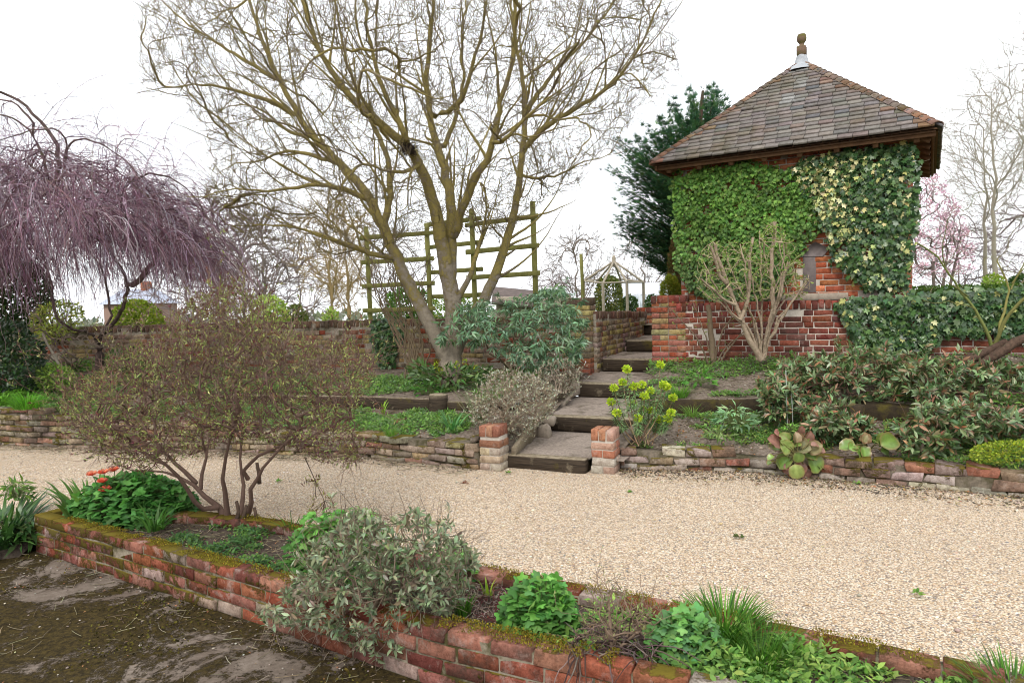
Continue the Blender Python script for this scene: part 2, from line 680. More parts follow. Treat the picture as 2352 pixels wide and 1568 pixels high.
M['moss'] = simple("moss", (.17, .15, .02), (.07, .07, .014), 30, .95, .9, c3=(.11, .065, .02), s3=9, w3=(.5, .62))
M['soil'] = simple("soil", (.13, .1, .08), (.035, .027, .022), 38, .95, .9, c3=(.1, .08, .062), s3=6, bd=.02)
M['soil_dry'] = simple("soil_dry", (.3, .245, .2), (.11, .085, .065), 34, .95, .9, c3=(.08, .065, .04), s3=5, bd=.03)
M['tread'] = simple("tread_earth", (.38, .32, .27), (.19, .155, .13), 42, .95, .8, c3=(.12, .1, .075), s3=3, bd=.012)
M['sleeper'] = simple("sleeper", (.12, .095, .07), (.04, .033, .027), 9, .85, .8, stretch=(.5, .5, 9), c3=(.2, .175, .13), s3=4, w3=(.52, .7))
def sleeper_mat():
    k = NT("sleeper")
    mp = k.n("ShaderNodeMapping"); mp.inputs["Scale"].default_value = (.5, .5, 9); k.l(k.co(), mp.inputs[0])
    n1 = k.noise(9, 6, .7, mp.outputs[0])
    c = k.mix(k.ramp(n1, .3, .7), (.085, .064, .045), (.022, .018, .015))
    tp = k.mix(k.ramp(k.noise(24, 6, .75), .35, .68), (.33, .28, .2), (.14, .11, .075))
    c = k.mix(k.ramp(k.up(), .35, .8), c, tp)
    c = k.mix(k.ramp(k.noise(3.4, 6, .7), .56, .66, 0, .8), c, (.09, .072, .02))
    c = k.mix(k.ramp(k.noise(5, 5, .7), .6, .7, 0, .6), c, (.24, .2, .14))
    k.bump(n1, .9, .012)
    return k.done(c, .95, .03)


M['sleeper'] = sleeper_mat()
M['sleeper_top'] = simple("sleeper_top", (.25, .21, .15), (.13, .105, .075), 12, .9, .7, stretch=(1, 4, 4), c3=(.1, .09, .03), s3=4)
M['mossy_wood'] = simple("mossy_wood", (.06, .045, .028), (.03, .024, .018), 20, .95, .8, c3=(.085, .07, .02), s3=6)
M['green_wood'] = simple("green_wood", (.27, .26, .085), (.15, .15, .05), 14, .85, .4, stretch=(1, 1, .3))
M['grey_wood'] = simple("grey_wood", (.42, .37, .29), (.27, .235, .18), 14, .9, .5)
M['oak'] = simple("oak", (.15, .085, .045), (.075, .042, .025), 14, .8, .4)
M['lead'] = simple("lead", (.42, .44, .46), (.27, .29, .31), 14, .7, .2)
M['finial'] = simple("finial_stone", (.2, .13, .09), (.11, .08, .055), 18, .9, .5, c3=(.12, .12, .03), s3=9)
M['slit'] = simple("slit_panel", (.2, .17, .16), (.12, .1, .1), 12, .85, .4)
M['stone'] = simple("stone", (.4, .34, .27), (.24, .2, .16), 20, .9, .5)
M['paint'] = simple("white_roof", (.75, .77, .8), (.62, .64, .68), 6, .5, 0)
M['slate'] = simple("slate", (.42, .45, .53), (.33, .36, .43), 6, .6, .2)
M['felt'] = simple("dark_roof", (.17, .135, .12), (.09, .075, .07), 8, .9, .2)
M['stem'] = simple("stem", (1, 1, 1), (.7, .7, .7), 30, .85, .3, tint=True)


def tile_mat():
    k = NT("roof_tile")
    n1 = k.noise(18, 6, .7)
    c = k.mix(k.ramp(n1, .35, .7), k.tint(), k.mix(1.0, k.tint(), (.6, .58, .55), 'MULTIPLY'))
    c = k.mix(k.ramp(k.noise(1.6, 5, .7), .52, .68, 0, .55), c, (.085, .075, .035))
    c = k.mix(k.ramp(k.noise(55, 2, .6), .66, .74, 0, .6), c, (.3, .29, .26))
    k.bump(n1, .5, .006)
    return k.done(c, .9, .15)


M['tile'] = tile_mat()


def bark_mat(name, c1, c2, lichen, amount, scale=14, zg=False):
    k = NT(name)
    n1 = k.noise(scale, 6, .7)
    c = k.mix(k.ramp(n1, .3, .7), c1, c2)
    ln = k.math('ADD', k.math('MULTIPLY', k.noise(7, 6, .75), .6), k.math('MULTIPLY', k.noise(2.6, 5, .7), .4)) if zg else k.noise(7, 6, .75)
    if zg:                                                # lichen grows thicker up the limbs
        sx = k.n("ShaderNodeSeparateXYZ"); k.l(k.co(), sx.inputs[0])
        ln = k.math('ADD', ln, k.ramp(sx.outputs["Z"], .8, 2.6, -.13, .06))
    lf = k.ramp(ln, .62 - .25 * amount, .7 - .25 * amount, 0, .9)
    lc = k.mix(k.noise(30, 3), lichen, (lichen[0] * .55, lichen[1] * .6, lichen[2] * .8))
    c = k.mix(lf, c, lc)
    k.bump(k.math('ADD', n1, k.math('ADD', k.math('MULTIPLY', k.noise(60, 4, .7), .5), k.math('MULTIPLY', lf, .6))), 1.0, .016)
    return k.done(c, .95, .04)


M['bark_lichen'] = bark_mat("bark_lichen", (.31, .265, .2), (.17, .14, .11), (.37, .29, .08), .62, 14, True)
M['bark_weep'] = bark_mat("bark_weeping", (.17, .12, .105), (.08, .058, .053), (.15, .14, .07), .2)
M['bark_brown'] = bark_mat("bark_brown", (.14, .095, .07), (.06, .042, .032), (.2, .18, .12), .15, 24)
M['bark_pale'] = bark_mat("bark_pale", (.45, .36, .26), (.24, .18, .125), (.22, .19, .08), .25, 24)


def concrete_mat():
    k = NT("mossy_concrete")
    c = k.mix(k.ramp(k.noise(26, 8, .75), .35, .66), (.26, .215, .175), (.14, .112, .09))
    c = k.mix(k.ramp(k.noise(2.6, 6, .7), .42, .6, 0, .75), c, (.13, .1, .078))
    m1 = k.math('ADD', k.noise(1.7, 9, .7, dist=.8), k.math('ADD', k.math('MULTIPLY', k.noise(22, 6, .8), .42), k.math('MULTIPLY', k.noise(95, 3, .7), .2)))
    mf = k.ramp(m1, .745, .8, 0, .97)
    mc = k.mix(k.ramp(k.noise(34, 6, .8), .4, .66), (.022, .017, .009), (.085, .062, .02))
    c = k.mix(mf, c, mc)
    grit = k.ramp(k.noise(150, 3, .7), .67, .72)
    c = k.mix(k.math('MULTIPLY', grit, .8), c, (.34, .29, .23))
    k.bump(k.math('ADD', k.math('MULTIPLY', mf, 1.3), k.math('ADD', k.noise(70, 5, .75), k.math('MULTIPLY', grit, .7))), .8, .012)
    return k.done(c, .96, .03)


M['concrete'] = concrete_mat()


def gravel_mat():
    k = NT("pea_gravel")
    def cells(scale):
        v = k.n("ShaderNodeTexVoronoi")
        v.inputs["Scale"].default_value = scale
        k.l(k.co(), v.inputs["Vector"])
        sp = k.n("ShaderNodeSeparateColor"); k.l(v.outputs["Color"], sp.inputs[0])
        return v.outputs["Distance"], sp.outputs[0], sp.outputs[1]
    d, a, b = cells(108)
    cr = k.n("ShaderNodeValToRGB"); cr.color_ramp.interpolation = 'CONSTANT'
    e = cr.color_ramp.elements
    pal = [(0, (0.722, 0.566, 0.391)), (0.22, (0.822, 0.692, 0.521)), (0.4, (0.582, 0.4, 0.233)), (0.52, (0.903, 0.81, 0.67)), (0.66, (0.421, 0.322, 0.233)), (0.76, (0.662, 0.488, 0.316)), (0.86, (0.241, 0.21, 0.186)), (0.93, (0.722, 0.555, 0.4))]
    e[0].position, e[0].color = 0, (*pal[0][1], 1)
    e[1].position, e[1].color = .22, (*pal[1][1], 1)
    for p_, c_ in pal[2:]:
        q = e.new(p_); q.color = (*c_, 1)
    k.l(a, cr.inputs[0])
    c = k.mix(k.ramp(b, 0, 1, 0, .25), cr.outputs[0], (.3, .23, .17))
    c = k.mix(k.ramp(d, .5, .75, 0, .7), c, (.14, .11, .085))
    c = k.mix(k.ramp(k.noise(.55, 6, .65), .42, .68, 0, .25), c, (.38, .3, .22))
    c = k.mix(k.ramp(k.noise(2.2, 6, .7), .6, .74, 0, .25), c, (.3, .24, .17))
    inv = k.math('SUBTRACT', 1.0, d)
    k.bump(k.math('ADD', inv, k.math('MULTIPLY', k.noise(12, 3), .5)), .9, .012)
    return k.done(c, .85, .2)


M['gravel'] = gravel_mat()
M['pebble'] = simple("pebble", (1, 1, 1), (.75, .72, .7), 90, .7, 0, tint=True, spec=.3)
M['lawn'] = simple("lawn", (.09, .14, .03), (.05, .085, .02), 3, .95, .6, c3=(.16, .15, .07), s3=.6)
M['hillside'] = M['lawn']
M['petal'] = leaf_mat("petal", .6, .3, .2, 30, (1, .95, 1))
M['glass'] = NT("greenhouse_glass").done((.62, .7, .76), .2, .5)
M['glass'].node_tree.nodes["Principled BSDF"].inputs["Alpha"].default_value = .55


# ------------------------------------------------------------------ brickwork
class Path:
    def __init__(s, pts):
        s.p = np.asarray(pts, float)[:, :2]
        s.seg = np.linalg.norm(np.diff(s.p, axis=0), axis=1)
        s.s = np.concatenate([[0], np.cumsum(s.seg)])
        s.L = s.s[-1]

    def at(s, t):
        t = np.asarray(t, float)
        x = np.interp(t, s.s, s.p[:, 0]); y = np.interp(t, s.s, s.p[:, 1])
        a = np.clip(t - .06, 0, s.L); b = np.clip(t + .06, 0, s.L)
        d = np.stack([np.interp(b, s.s, s.p[:, 0]) - np.interp(a, s.s, s.p[:, 0]), np.interp(b, s.s, s.p[:, 1]) - np.interp(a, s.s, s.p[:, 1])], -1)
        return np.stack([x, y], -1), nrm(d)


RED = [(.36, .1, .055), (.42, .13, .07), (.3, .085, .055), (.45, .17, .09), (.26, .1, .08), (.38, .16, .12)]
DARKRED = [(.24, .07, .05), (.28, .085, .055), (.2, .07, .055), (.33, .11, .07), (.17, .07, .06)]
YELLOW = [(.42, .34, .16), (.46, .36, .15), (.38, .32, .2), (.34, .26, .17)]
OLD = [(.34, .26, .19), (.42, .34, .25), (.3, .2, .15), (.36, .17, .11), (.46, .4, .32), (.28, .23, .18)]


def brick_wall(mb, path, z0, z1, th, pal, wts=None, off=0.0, pattern=(.215,), cap=None, bev=.0035, jit=.003, rough=0.0, bh=.065, j=.01, core=None, cap_pal=None, rec=.007, miss=0.0, capover=.0, cap_h=.105):
    """a wall of single bricks along a path; off = how far its middle lies to the left of the path; z1 number or f(s)"""
    f1 = z1 if callable(z1) else (lambda s, z=z1: np.full(np.shape(s), z))
    zmax = float(np.max(f1(np.linspace(0, path.L, 50))))
    ch = {None: 0, 'soldier': cap_h + j, 'flat': 0}[cap]
    n = int(round((zmax - ch - z0) / (bh + j)))
    C, Hf, A, Bv = [], [], [], []
    for i in range(n):
        z = z0 + i * (bh + j) + bh / 2 + j / 2
        s = -pattern[0] * (.5 if i % 2 else 0) - (RNG.uniform(0, .1) if len(pattern) == 1 else (.06 if i % 2 else 0))
        k = i
        while s < path.L:
            L = pattern[k % len(pattern)] * (1 + RNG.normal(0, .03 if rough else .01))
            a, b = max(s, 0), min(s + L, path.L)
            if b - a > .03:
                m_ = (a + b) / 2
                if z + bh / 2 + ch <= float(f1(m_)) + .02 and RNG.random() >= miss:
                    C.append((m_, z)); Hf.append((b - a) / 2)
            s += L + j; k += 1
    C = np.array(C); Hf = np.array(Hf)
    p, d = path.at(C[:, 0])
    nl = np.stack([-d[:, 1], d[:, 0]], -1)
    B = len(C)
    oo = off + RNG.normal(0, jit, B)
    cen = np.concatenate([p + nl * oo[:, None], C[:, 1:2] + RNG.normal(0, jit * .5, (B, 1))], 1)
    ang = RNG.normal(0, jit * 3, B)
    dx = np.stack([d[:, 0] - nl[:, 0] * ang * .3, d[:, 1] - nl[:, 1] * ang * .3, ang], 1); dx = nrm(dx)
    ny = np.concatenate([nl, np.zeros((B, 1))], 1)
    half = np.stack([Hf, np.full(B, th / 2), bh / 2 * (1 + RNG.normal(0, .03, B))], 1)
    boxes(mb, cen, half, dx, ny, np.cross(dx, ny), bev, pick(pal, B, wts, .14), 0, rough)
    if cap == 'soldier':
        st = .072
        s = np.arange(st / 2, path.L, st)
        p, d = path.at(s); nl = np.stack([-d[:, 1], d[:, 0]], -1)
        zt = f1(s) - cap_h / 2
        B = len(s)
        cen = np.concatenate([p + nl * (off + RNG.normal(0, jit, B))[:, None], (zt + RNG.normal(0, jit, B))[:, None]], 1)
        ny = np.concatenate([nl, np.zeros((B, 1))], 1); dx = np.concatenate([d, RNG.normal(0, .02, (B, 1))], 1); dx = nrm(dx)
        boxes(mb, cen, np.array([.031, th / 2 + capover, cap_h / 2]), dx, ny, np.cross(dx, ny), bev, pick(cap_pal or pal, B, wts if cap_pal is None else None, .16), 0, rough)
    if core is not None:
        s = np.linspace(0, path.L, max(2, int(path.L / .15)))
        p, d = path.at(s); nl = np.stack([-d[:, 1], d[:, 0]], -1)
        zt = f1(s) - rec - .02 - (ch * .1 if cap else 0)
        h = th / 2 - rec
        a, b = p + nl * (off - h), p + nl * (off + h)
        N = len(s)
        zz = np.full((N, 1), z0 - .02)
        v = np.concatenate([np.concatenate([a, zz], 1), np.concatenate([a, zt[:, None]], 1), np.concatenate([b, zt[:, None]], 1), np.concatenate([b, zz], 1)])
        q = []
        for i in range(N - 1):
            for r in range(3):
                q.append((r * N + i, r * N + i + 1, (r + 1) * N + i + 1, (r + 1) * N + i))
        q.append((0, N, 2 * N, 3 * N)); q.append((N - 1, 4 * N - 1, 3 * N - 1, 2 * N - 1))
        core.add(v, q)


def brick_pier(mb, core, cx, cy, rz, w, d, z0, z1, palf, cap=True, bev=.0035, jit=.003, rough=0.0, bh=.065, j=.01, cap_out=0.0):
    c, s = math.cos(rz), math.sin(rz)
    n = int(round((z1 - z0 - (.112 if cap else 0)) / (bh + j)))
    X, Y = np.array([c, s, 0]), np.array([-s, c, 0])
    o = np.array([cx, cy, 0])
    for i in range(n):
        z = z0 + (i + .5) * (bh + j)
        if i % 2 == 0:
            k = max(1, round(w / .225)); L = (w - (k - 1) * j) / k
            kk = max(1, round(d / .1125)); D = (d - (kk - 1) * j) / kk
        else:
            k = max(1, round(w / .1125)); L = (w - (k - 1) * j) / k
            kk = max(1, round(d / .225)); D = (d - (kk - 1) * j) / kk
        for a in range(k):
            for b in range(kk):
                cen = o + X * (-w / 2 + L / 2 + a * (L + j)) + Y * (-d / 2 + D / 2 + b * (D + j)) + np.array([0, 0, z]) + RNG.normal(0, jit, 3) * np.array([1, 1, .5])
                boxes(mb, [cen], [(L / 2, D / 2, bh / 2)], [X], [Y], [(0, 0, 1)], bev, palf(i, n, 1), 0, rough)
    if cap:
        k = max(2, round((w + 2 * cap_out) / .075)); L = (w + 2 * cap_out) / k - j * .6
        for a in range(k):
            cen = o + X * (-w / 2 - cap_out + L / 2 + a * (w + 2 * cap_out) / k + j * .3) + np.array([0, 0, z1 - .052]) + RNG.normal(0, jit, 3) * np.array([1, 1, .5])
            boxes(mb, [cen], [(L / 2, d / 2 + cap_out, .051)], [X], [Y], [(0, 0, 1)], bev, palf(n, n, 1), 0, rough)
    if core is not None:
        boxes(core, [o + np.array([0, 0, (z0 + z1) / 2 - .012])], [(w / 2 - .008, d / 2 - .008, (z1 - z0) / 2 - .006)], [X], [Y], [(0, 0, 1)], .002)


# ------------------------------------------------------------------ main lines of the place
DIRW = nrm(np.array([0.913, -0.407]))             # the way the walls run (towards the right and nearer)
DIRT = np.array([0.407, 0.913])                   # up the steps
FRONT = [(-3.69, 5.12), (-2.24, 4.27), (-1.22, 3.65), (-.4, 3.13), (.68, 2.61), (1.9, 1.98)]       # planter, terrace side
BACK = [(-3.55, 5.42), (-1.87, 4.93), (-1.33, 4.63), (-.23, 3.9), (1.11, 3.16), (1.87, 2.71), (3.0, 2.1)]
LOWL = [(-12.5, 9.7), (-7.6, 8.75), (-5.89, 8.25), (-4.9, 7.98), (-1.59, 7.17), (-.37, 6.5)]         # low walls, gravel side
LOWR = [(1.0, 6.4), (2.22, 6.12), (2.68, 5.85), (3.29, 5.53), (3.71, 5.28), (4.6, 4.8), (6.5, 3.9)]
UPL = [(-13, 11.7), (-6.5, 11.3), (-2.1, 10.7), (.78, 9.74)]                                      # garden walls, front face
UPR = [(2.2, 9.11), (4.2, 8.22), (6.6, 7.15), (9.5, 5.9)]


def low_l_top(s):
    return np.interp(s, [0, 4.9, 6.7, 7.7, 11.2, 12.6], [.52, .5, .47, .36, .25, .3])


def low_r_top(s):
    return np.interp(s, [0, .7, 1.3, 2.0, 3.2, 4.2, 7], [.2, .21, .17, .2, .22, .23, .24]) + .012 * np.sin(np.asarray(s) * 9)


def poly_sheet(name, pts, z, mat, sub=None):
    """flat sheet through an outline"""
    import bmesh
    bm = bmesh.new()
    bm.faces.new([bm.verts.new((x, y, z)) for x, y in pts])
    me = bpy.data.meshes.new(name); bm.to_mesh(me); bm.free()
    me.materials.append(mat)
    o = bpy.data.objects.new(name, me); COL.objects.link(o)
    return struct(o)


class Strip:
    """a bed surface between two lines with heights; uneven"""
    def __init__(s, A, B, nu=120, nv=24, amp=.03, sc=2.2):
        s.A, s.B = np.asarray(A, float), np.asarray(B, float)
        s.la = np.concatenate([[0], np.cumsum(np.linalg.norm(np.diff(s.A[:, :2], axis=0), axis=1))]); s.la /= s.la[-1]
        s.lb = np.concatenate([[0], np.cumsum(np.linalg.norm(np.diff(s.B[:, :2], axis=0), axis=1))]); s.lb /= s.lb[-1]
        s.nu, s.nv, s.amp, s.sc = nu, nv, amp, sc

    def at(s, u, v):
        u = np.asarray(u, float); v = np.asarray(v, float)
        a = np.stack([np.interp(u, s.la, s.A[:, k]) for k in range(3)], -1)
        b = np.stack([np.interp(u, s.lb, s.B[:, k]) for k in range(3)], -1)
        p = a + (b - a) * v[..., None]
        sh = p.shape
        p = p.reshape(-1, 3)
        vv = v.ravel()
        e = np.minimum(1, np.minimum(vv, 1 - vv) * 6)
        p[:, 2] += s.amp * e * (vnoise(p * np.array([1, 1, 0]), s.sc) + .5 * vnoise(p * np.array([1, 1, 0]), s.sc * 3.1))
        return p.reshape(sh)

    def mesh(s, mb):
        u, v = np.meshgrid(np.linspace(0, 1, s.nu), np.linspace(0, 1, s.nv), indexing='ij')
        p = s.at(u, v).reshape(-1, 3)
        i = np.arange(s.nu - 1)[:, None] * s.nv + np.arange(s.nv - 1)[None]
        q = np.stack([i, i + s.nv, i + s.nv + 1, i + 1], -1).reshape(-1, 4)
        mb.add(p, q)

    def rand(s, n):
        return s.at(RNG.random(n), RNG.random(n))


def off2(pts, d):
    """polyline moved d to its left"""
    pts = np.asarray(pts, float)
    t = nrm(np.gradient(pts, axis=0))
    return pts + np.stack([-t[:, 1], t[:, 0]], -1) * d


def withz(pts, z):
    pts = np.asarray(pts, float)
    z = np.broadcast_to(np.asarray(z, float), (len(pts),))
    return np.concatenate([pts, z[:, None]], 1)


# gravel drive, terrace, the garden beyond
mb = MB()
gx = np.array([(-30, 3.0), (-4.2, 4.9), (-3.62, 5.3), (-1.87, 4.9), (-1.33, 4.6), (-.23, 3.87), (1.11, 3.13), (1.87, 2.68), (3.0, 2.05), (30, -8)])
gy = np.array([(-30, 11.5), (-7.6, 9.0), (-5.5, 8.5), (-4.5, 8.1), (-2.5, 7.6), (-1.0, 7.0), (1.0, 6.8), (2.4, 6.4), (4.0, 5.5), (30, -4)])
gs = Strip(withz(gx, 0), withz(gy, 0), 260, 30, .018, 1.3)
gs.mesh(mb)
gravel = mb.build("gravel_drive", M['gravel'], smooth=True)
struct(gravel)
poly_sheet("terrace", [(-30, 3.1), (-4.2, 5.0), (-3.6, 5.25), (-2.2, 4.4), (-1.14, 3.75), (-.35, 3.22), (.72, 2.7), (1.9, 2.1), (6, -.3), (6, -12), (-30, -12)][::-1], -.2, M['concrete'])
poly_sheet("ground", [(-60, -40), (60, -40), (60, 12), (-60, 14)], -.45, M['soil'])
mb = MB()
st = Strip([(-60, 12.5, 1.15), (-6.5, 11.7, 1.15), (-2.1, 11.0, 1.15), (1.0, 10.05, 1.1), (1.25, 10.6, 1.1), (2.55, 12.7, 1.12), (3.2, 11.7, 1.12), (3.0, 9.3, 1.1), (4.4, 8.5, 1.1), (9.5, 6.2, 1.15), (60, -10, 1.2)],
           [(-300, 260, -8.0), (-120, 260, -8.0), (-60, 260, -8.0), (-30, 260, -8.0), (0, 260, -8.0), (20, 260, -8.0), (40, 260, -8.0), (60, 260, -8.0), (90, 260, -8.0), (150, 260, -8.0), (400, 260, -8.0)], 80, 90, .05, .4)
st.mesh(mb)
struct(mb.build("lawn", M['lawn'], smooth=True))

# ------------------------------------------------------------------ the planter in front
pl = thing("brick_planter", "long narrow raised brick planter with mossy top between the concrete terrace and the gravel", "planter", (-1.2, 3.9, -.2))
PM = [M['brick_planter'], M['mortar_planter']]


def planter_wall(name, pts, z0, z1, mats=PM, wb=1.0, **kw):
    a, b = MB(), MB()
    brick_wall(a, Path(pts), z0, z1, .108, [(.33, .1, .06), (.27, .09, .06), (.37, .13, .075), (.3, .13, .1), (.22, .08, .06), (.36, .17, .12), (.42, .33, .27)], None, core=b, bev=.004, jit=.003, rough=.0028, rec=.007, **kw)
    a.add(np.concatenate(b.V), np.concatenate([q for q, _ in b.Q]), None, (1, 1, 1), 1)
    return a.build(name, mats, pl)


planter_wall("front_wall", off2(FRONT, .055), -.202, .1)
planter_wall("back_wall", off2(BACK, -.055), -.052, .1)
planter_wall("end_wall", [(-3.64, 5.18), (-3.52, 5.36)], -.21, .095)
# lumps of moss growing along the wall tops
mo = MB()


def moss_strip(mb, pts, z, segs, wid, dens=900, hgt=.016, side=0.0):
    pa = Path(pts)
    for (a, b) in segs:
        n = int((b - a) * pa.L * wid * dens * 2.4 / .1)
        s = RNG.uniform(a, b, n) * pa.L
        p, d = pa.at(s)
        nl = np.stack([-d[:, 1], d[:, 0]], -1)
        o = RNG.uniform(-.5, .5, n) * wid + side
        dens_n = vnoise(np.concatenate([p + nl * o[:, None], np.zeros((n, 1))], 1), 9)
        keep = dens_n > -.12
        p, nl, o = p[keep], nl[keep], o[keep]
        n = len(p)
        c = np.concatenate([p + nl * o[:, None], np.full((n, 1), z)], 1)
        c[:, 2] += RNG.uniform(-.004, hgt, n) * (1 - (np.abs(o - side) / wid * 1.6) ** 2)
        up = nrm(np.array([0, 0, 1.0]) + RNG.normal(0, .45, (n, 3)))
        leaves(mb, 'petal', c, up, rdir(n), RNG.uniform(.005, .011, n), pick([(.24, .19, .025), (.16, .13, .02), (.29, .23, .04), (.15, .1, .025)], n, None, .25))


moss_strip(mo, off2(FRONT, .055), .1, [(.06, .2), (.2, .44)], .1, 900)
moss_strip(mo, off2(FRONT, .06), .1, [(.6, .735)], .12, 1500, .03)
moss_strip(mo, off2(BACK, -.05), .1, [(.22, .42), (.47, .63), (.63, .8)], .1, 900)
mo.build("moss_cushions", leaf_mat("moss_tufts", .95, .25, .05), pl)

mb = MB()
PS = Strip(withz(off2(FRONT, .1), .03), withz(off2(BACK, -.1), .03), 160, 24, .03, 4)
PS.mesh(mb)
struct(mb.build("planter_soil", M['soil'], smooth=True))

# ------------------------------------------------------------------ low retaining walls and the two brick pillars


def wall_thing(name, label, cat, path, z0, z1, th, pal, wts, mats, loc, off, **kw):
    a, b = MB(), MB()
    brick_wall(a, Path(path), z0, z1, th, pal, wts, off=off, core=b, **kw)
    a.add(np.concatenate(b.V), np.concatenate([q for q, _ in b.Q]), None, (1, 1, 1), 1)
    o = a.build(name, mats, None, loc=loc)
    tag(o, label, cat)
    return o


wall_thing("retaining_wall", "low crumbling old brick wall holding the bed left of the small pillars", "wall", LOWL, -.03, low_l_top, .2,
           [(.32, .26, .19), (.38, .32, .24), (.28, .2, .15), (.33, .18, .13), (.42, .37, .3), (.26, .22, .17), (.36, .29, .17)], None, [M['brick_old'], M['mortar_old']], (-4, 7.7, 0), .1, bev=.005, jit=.009, rough=.005, rec=.024, miss=.01, bh=.06)
wall_thing("retaining_wall", "low mossy broken brick wall edging the gravel below the bergenia", "wall", LOWR, -.03, low_r_top, .2,
           [(.38, .32, .26), (.44, .38, .32), (.3, .2, .15), (.33, .15, .1), (.5, .44, .38), (.24, .19, .15)], None, [M['brick_old'], M['mortar_old']], (2.7, 5.8, 0), .1, bev=.005, jit=.011, rough=.007, rec=.026, miss=.03)


def pillar(label, cx, cy, z1, pal):
    t = thing("brick_pillar", label, "pillar", (cx, cy, 0), "brick pillars at the foot of the steps")
    a, b = MB(), MB()
    brick_pier(a, b, cx, cy, math.radians(-24), .215, .215, -.08, z1, pal, bev=.004, jit=.002, rough=.002)
    a.build("brickwork", M['brick_pillar'], t)
    b.build("mortar", M['mortar_pale'], t)


pillar("small brick pillar with red top and pale yellow lower bricks by the steps' lavender", -.2, 6.46 + .1, .43,
       lambda i, n, k: pick([(.36, .15, .1), (.4, .19, .125), (.42, .22, .14)] if i >= n - 1 else [(.5, .42, .28), (.44, .36, .24), (.56, .48, .36)], k, None, .1))
pillar("small brick pillar with orange top and pinkish white lower bricks beside the euphorbia", .85, 6.33, .41,
       lambda i, n, k: pick([(.5, .25, .15), (.45, .2, .125), (.55, .36, .26)] if i >= n - 2 else [(.62, .48, .4), (.56, .4, .32), (.6, .52, .44)], k, None, .1))

mb = MB()
Strip([(-14, 3.92, -.2), (-4.4, 4.8, -.2), (-3.75, 5.03, -.2)], [(-14, 4.3, .015), (-4.3, 5.1, .015), (-3.62, 5.4, .015)], 60, 12, .02, 4).mesh(mb)
struct(mb.build("soil_bank", M['soil'], smooth=True))

# ------------------------------------------------------------------ the steps
ST = thing("garden_steps", "garden steps of old timber sleepers with earth treads rising between the brick walls", "steps", (.3, 6.5, 0))
RZ = math.radians(-24)
SW = 1.06
steps = [(-.1, 6.60, .12, .82), (.40, 7.58, .33, 1.0), (.83, 8.78, .53, 1.02), (1.31, 9.9, .73, .95), (1.82, 10.85, .93, .9), (2.3, 12.1, 1.12, .9)]
for i, (x, y, z, wd) in enumerate(steps):
    a = np.array([x, y]); b = a + DIRW * wd
    mid = np.append((a + b) / 2 + DIRT * .06, 0)
    m_ = MB()
    hh = .085 if i else .075
    mid[2] = z - hh
    boxes(m_, [mid], [(wd / 2, .065, hh)], [np.append(DIRW, 0)], [np.append(DIRT, 0)], [(0, 0, 1)], .012, (1, 1, 1), 0, .006)
    if i == 1:
        boxes(m_, [mid + np.array([.02, .03, -.12])], [(wd / 2, .06, .06)], [np.append(DIRW, 0)], [np.append(DIRT, 0)], [(0, 0, 1)], .014, (1, 1, 1), 0, .01)
    if i in (2, 3, 4, 5):
        boxes(m_, [mid + np.array([.01, .03, -.1])], [(wd / 2, .055, .07)], [np.append(DIRW, 0)], [np.append(DIRT, 0)], [(0, 0, 1)], .01, (1, 1, 1), 0, .004)
    m_.build("sleeper_riser", M['sleeper'], ST)
    nx = np.array(steps[i + 1][:2]) if i < 5 else a + DIRT * 1.4
    nz = steps[i + 1][2] - .2 if i < 5 else 1.13
    t_ = MB()
    e = .1 if i < 3 else .06
    tr = Strip([(*(a + DIRT * .1 - DIRW * e), z - .006), (*(a + DIRT * .1 + DIRW * (SW + .1)), z - .006)],
               [(*(nx + DIRT * .05 - DIRW * e), max(z - .006, nz + .02)), (*(nx + DIRT * .05 + DIRW * (SW + .1)), max(z - .006, nz + .02))], 40, 24, .014, 5)
    tr.mesh(t_)
    t_.build("tread", M['tread'], ST, smooth=True)
# the sloping board that holds the bank left of the steps
m_ = MB()
A_ = G(1186, 1035, .16); B_ = P(1325, 858, 9.0)
beam(m_, A_ + (-.04, 0, -.05), B_ + (-.03, 0, -.02), .05, .2, tint=(1, 1, 1), rough=.015, bev=.012)
m_.build("side_board", M['sleeper_top'], ST)
for (px, py, z, sx, sz) in ((1262, 968, .28, .06, .05), (1250, 990, .2, .06, .06), (1318, 895, .45, .1, .08), (1305, 905, .42, .07, .05), (1290, 925, .36, .12, .05)):
    c = G(px, py, z)
    m_ = MB()
    boxes(m_, [c], [(sx, .07, sz)], [nrm(np.array([.5, .85, .15]))], [nrm(np.array([.85, -.5, 0]))], [(0, 0, 1)], .02, (1, 1, 1), 0, .015)
    m_.build("edge_stone", M['stone'], ST)

# ------------------------------------------------------------------ sleeper edgings, posts
def log(name, label, cat, pts, w_, h_, mat):
    m_ = MB()
    for a, b in zip(pts[:-1], pts[1:]):
        e_ = nrm(np.asarray(b, float) - np.asarray(a, float)) * .03
        beam(m_, np.asarray(a) - e_, np.asarray(b) + e_, w_, h_, rough=.012, bev=.012)
    o = m_.build(name, mat, None, loc=pts[0])
    return tag(o, label, cat)


LE = [G(p, q, .46) for p, q in ((560, 905), (840, 911), (985, 918), (1110, 927))]
RE = [G(p, q, .47) for p, q in ((1505, 919), (1650, 918), (1790, 917), (1960, 925), (2200, 940), (2420, 955))]
log("timber_edging", "mossy timber sleeper edging the upper bed under the big bare tree", "edging", [np.array([-7.5, 9.66, .47]), np.array([-4.5, 8.93, .38])] + [p - (0, 0, .08) for p in LE], .1, .17, M['sleeper'])
log("timber_edging", "dark mossy timber sleeper edging the bed right of the steps", "edging", [p - (0, 0, .09) for p in RE] + [np.array([7.5, 5.28, .39])], .12, .2, M['mossy_wood'])


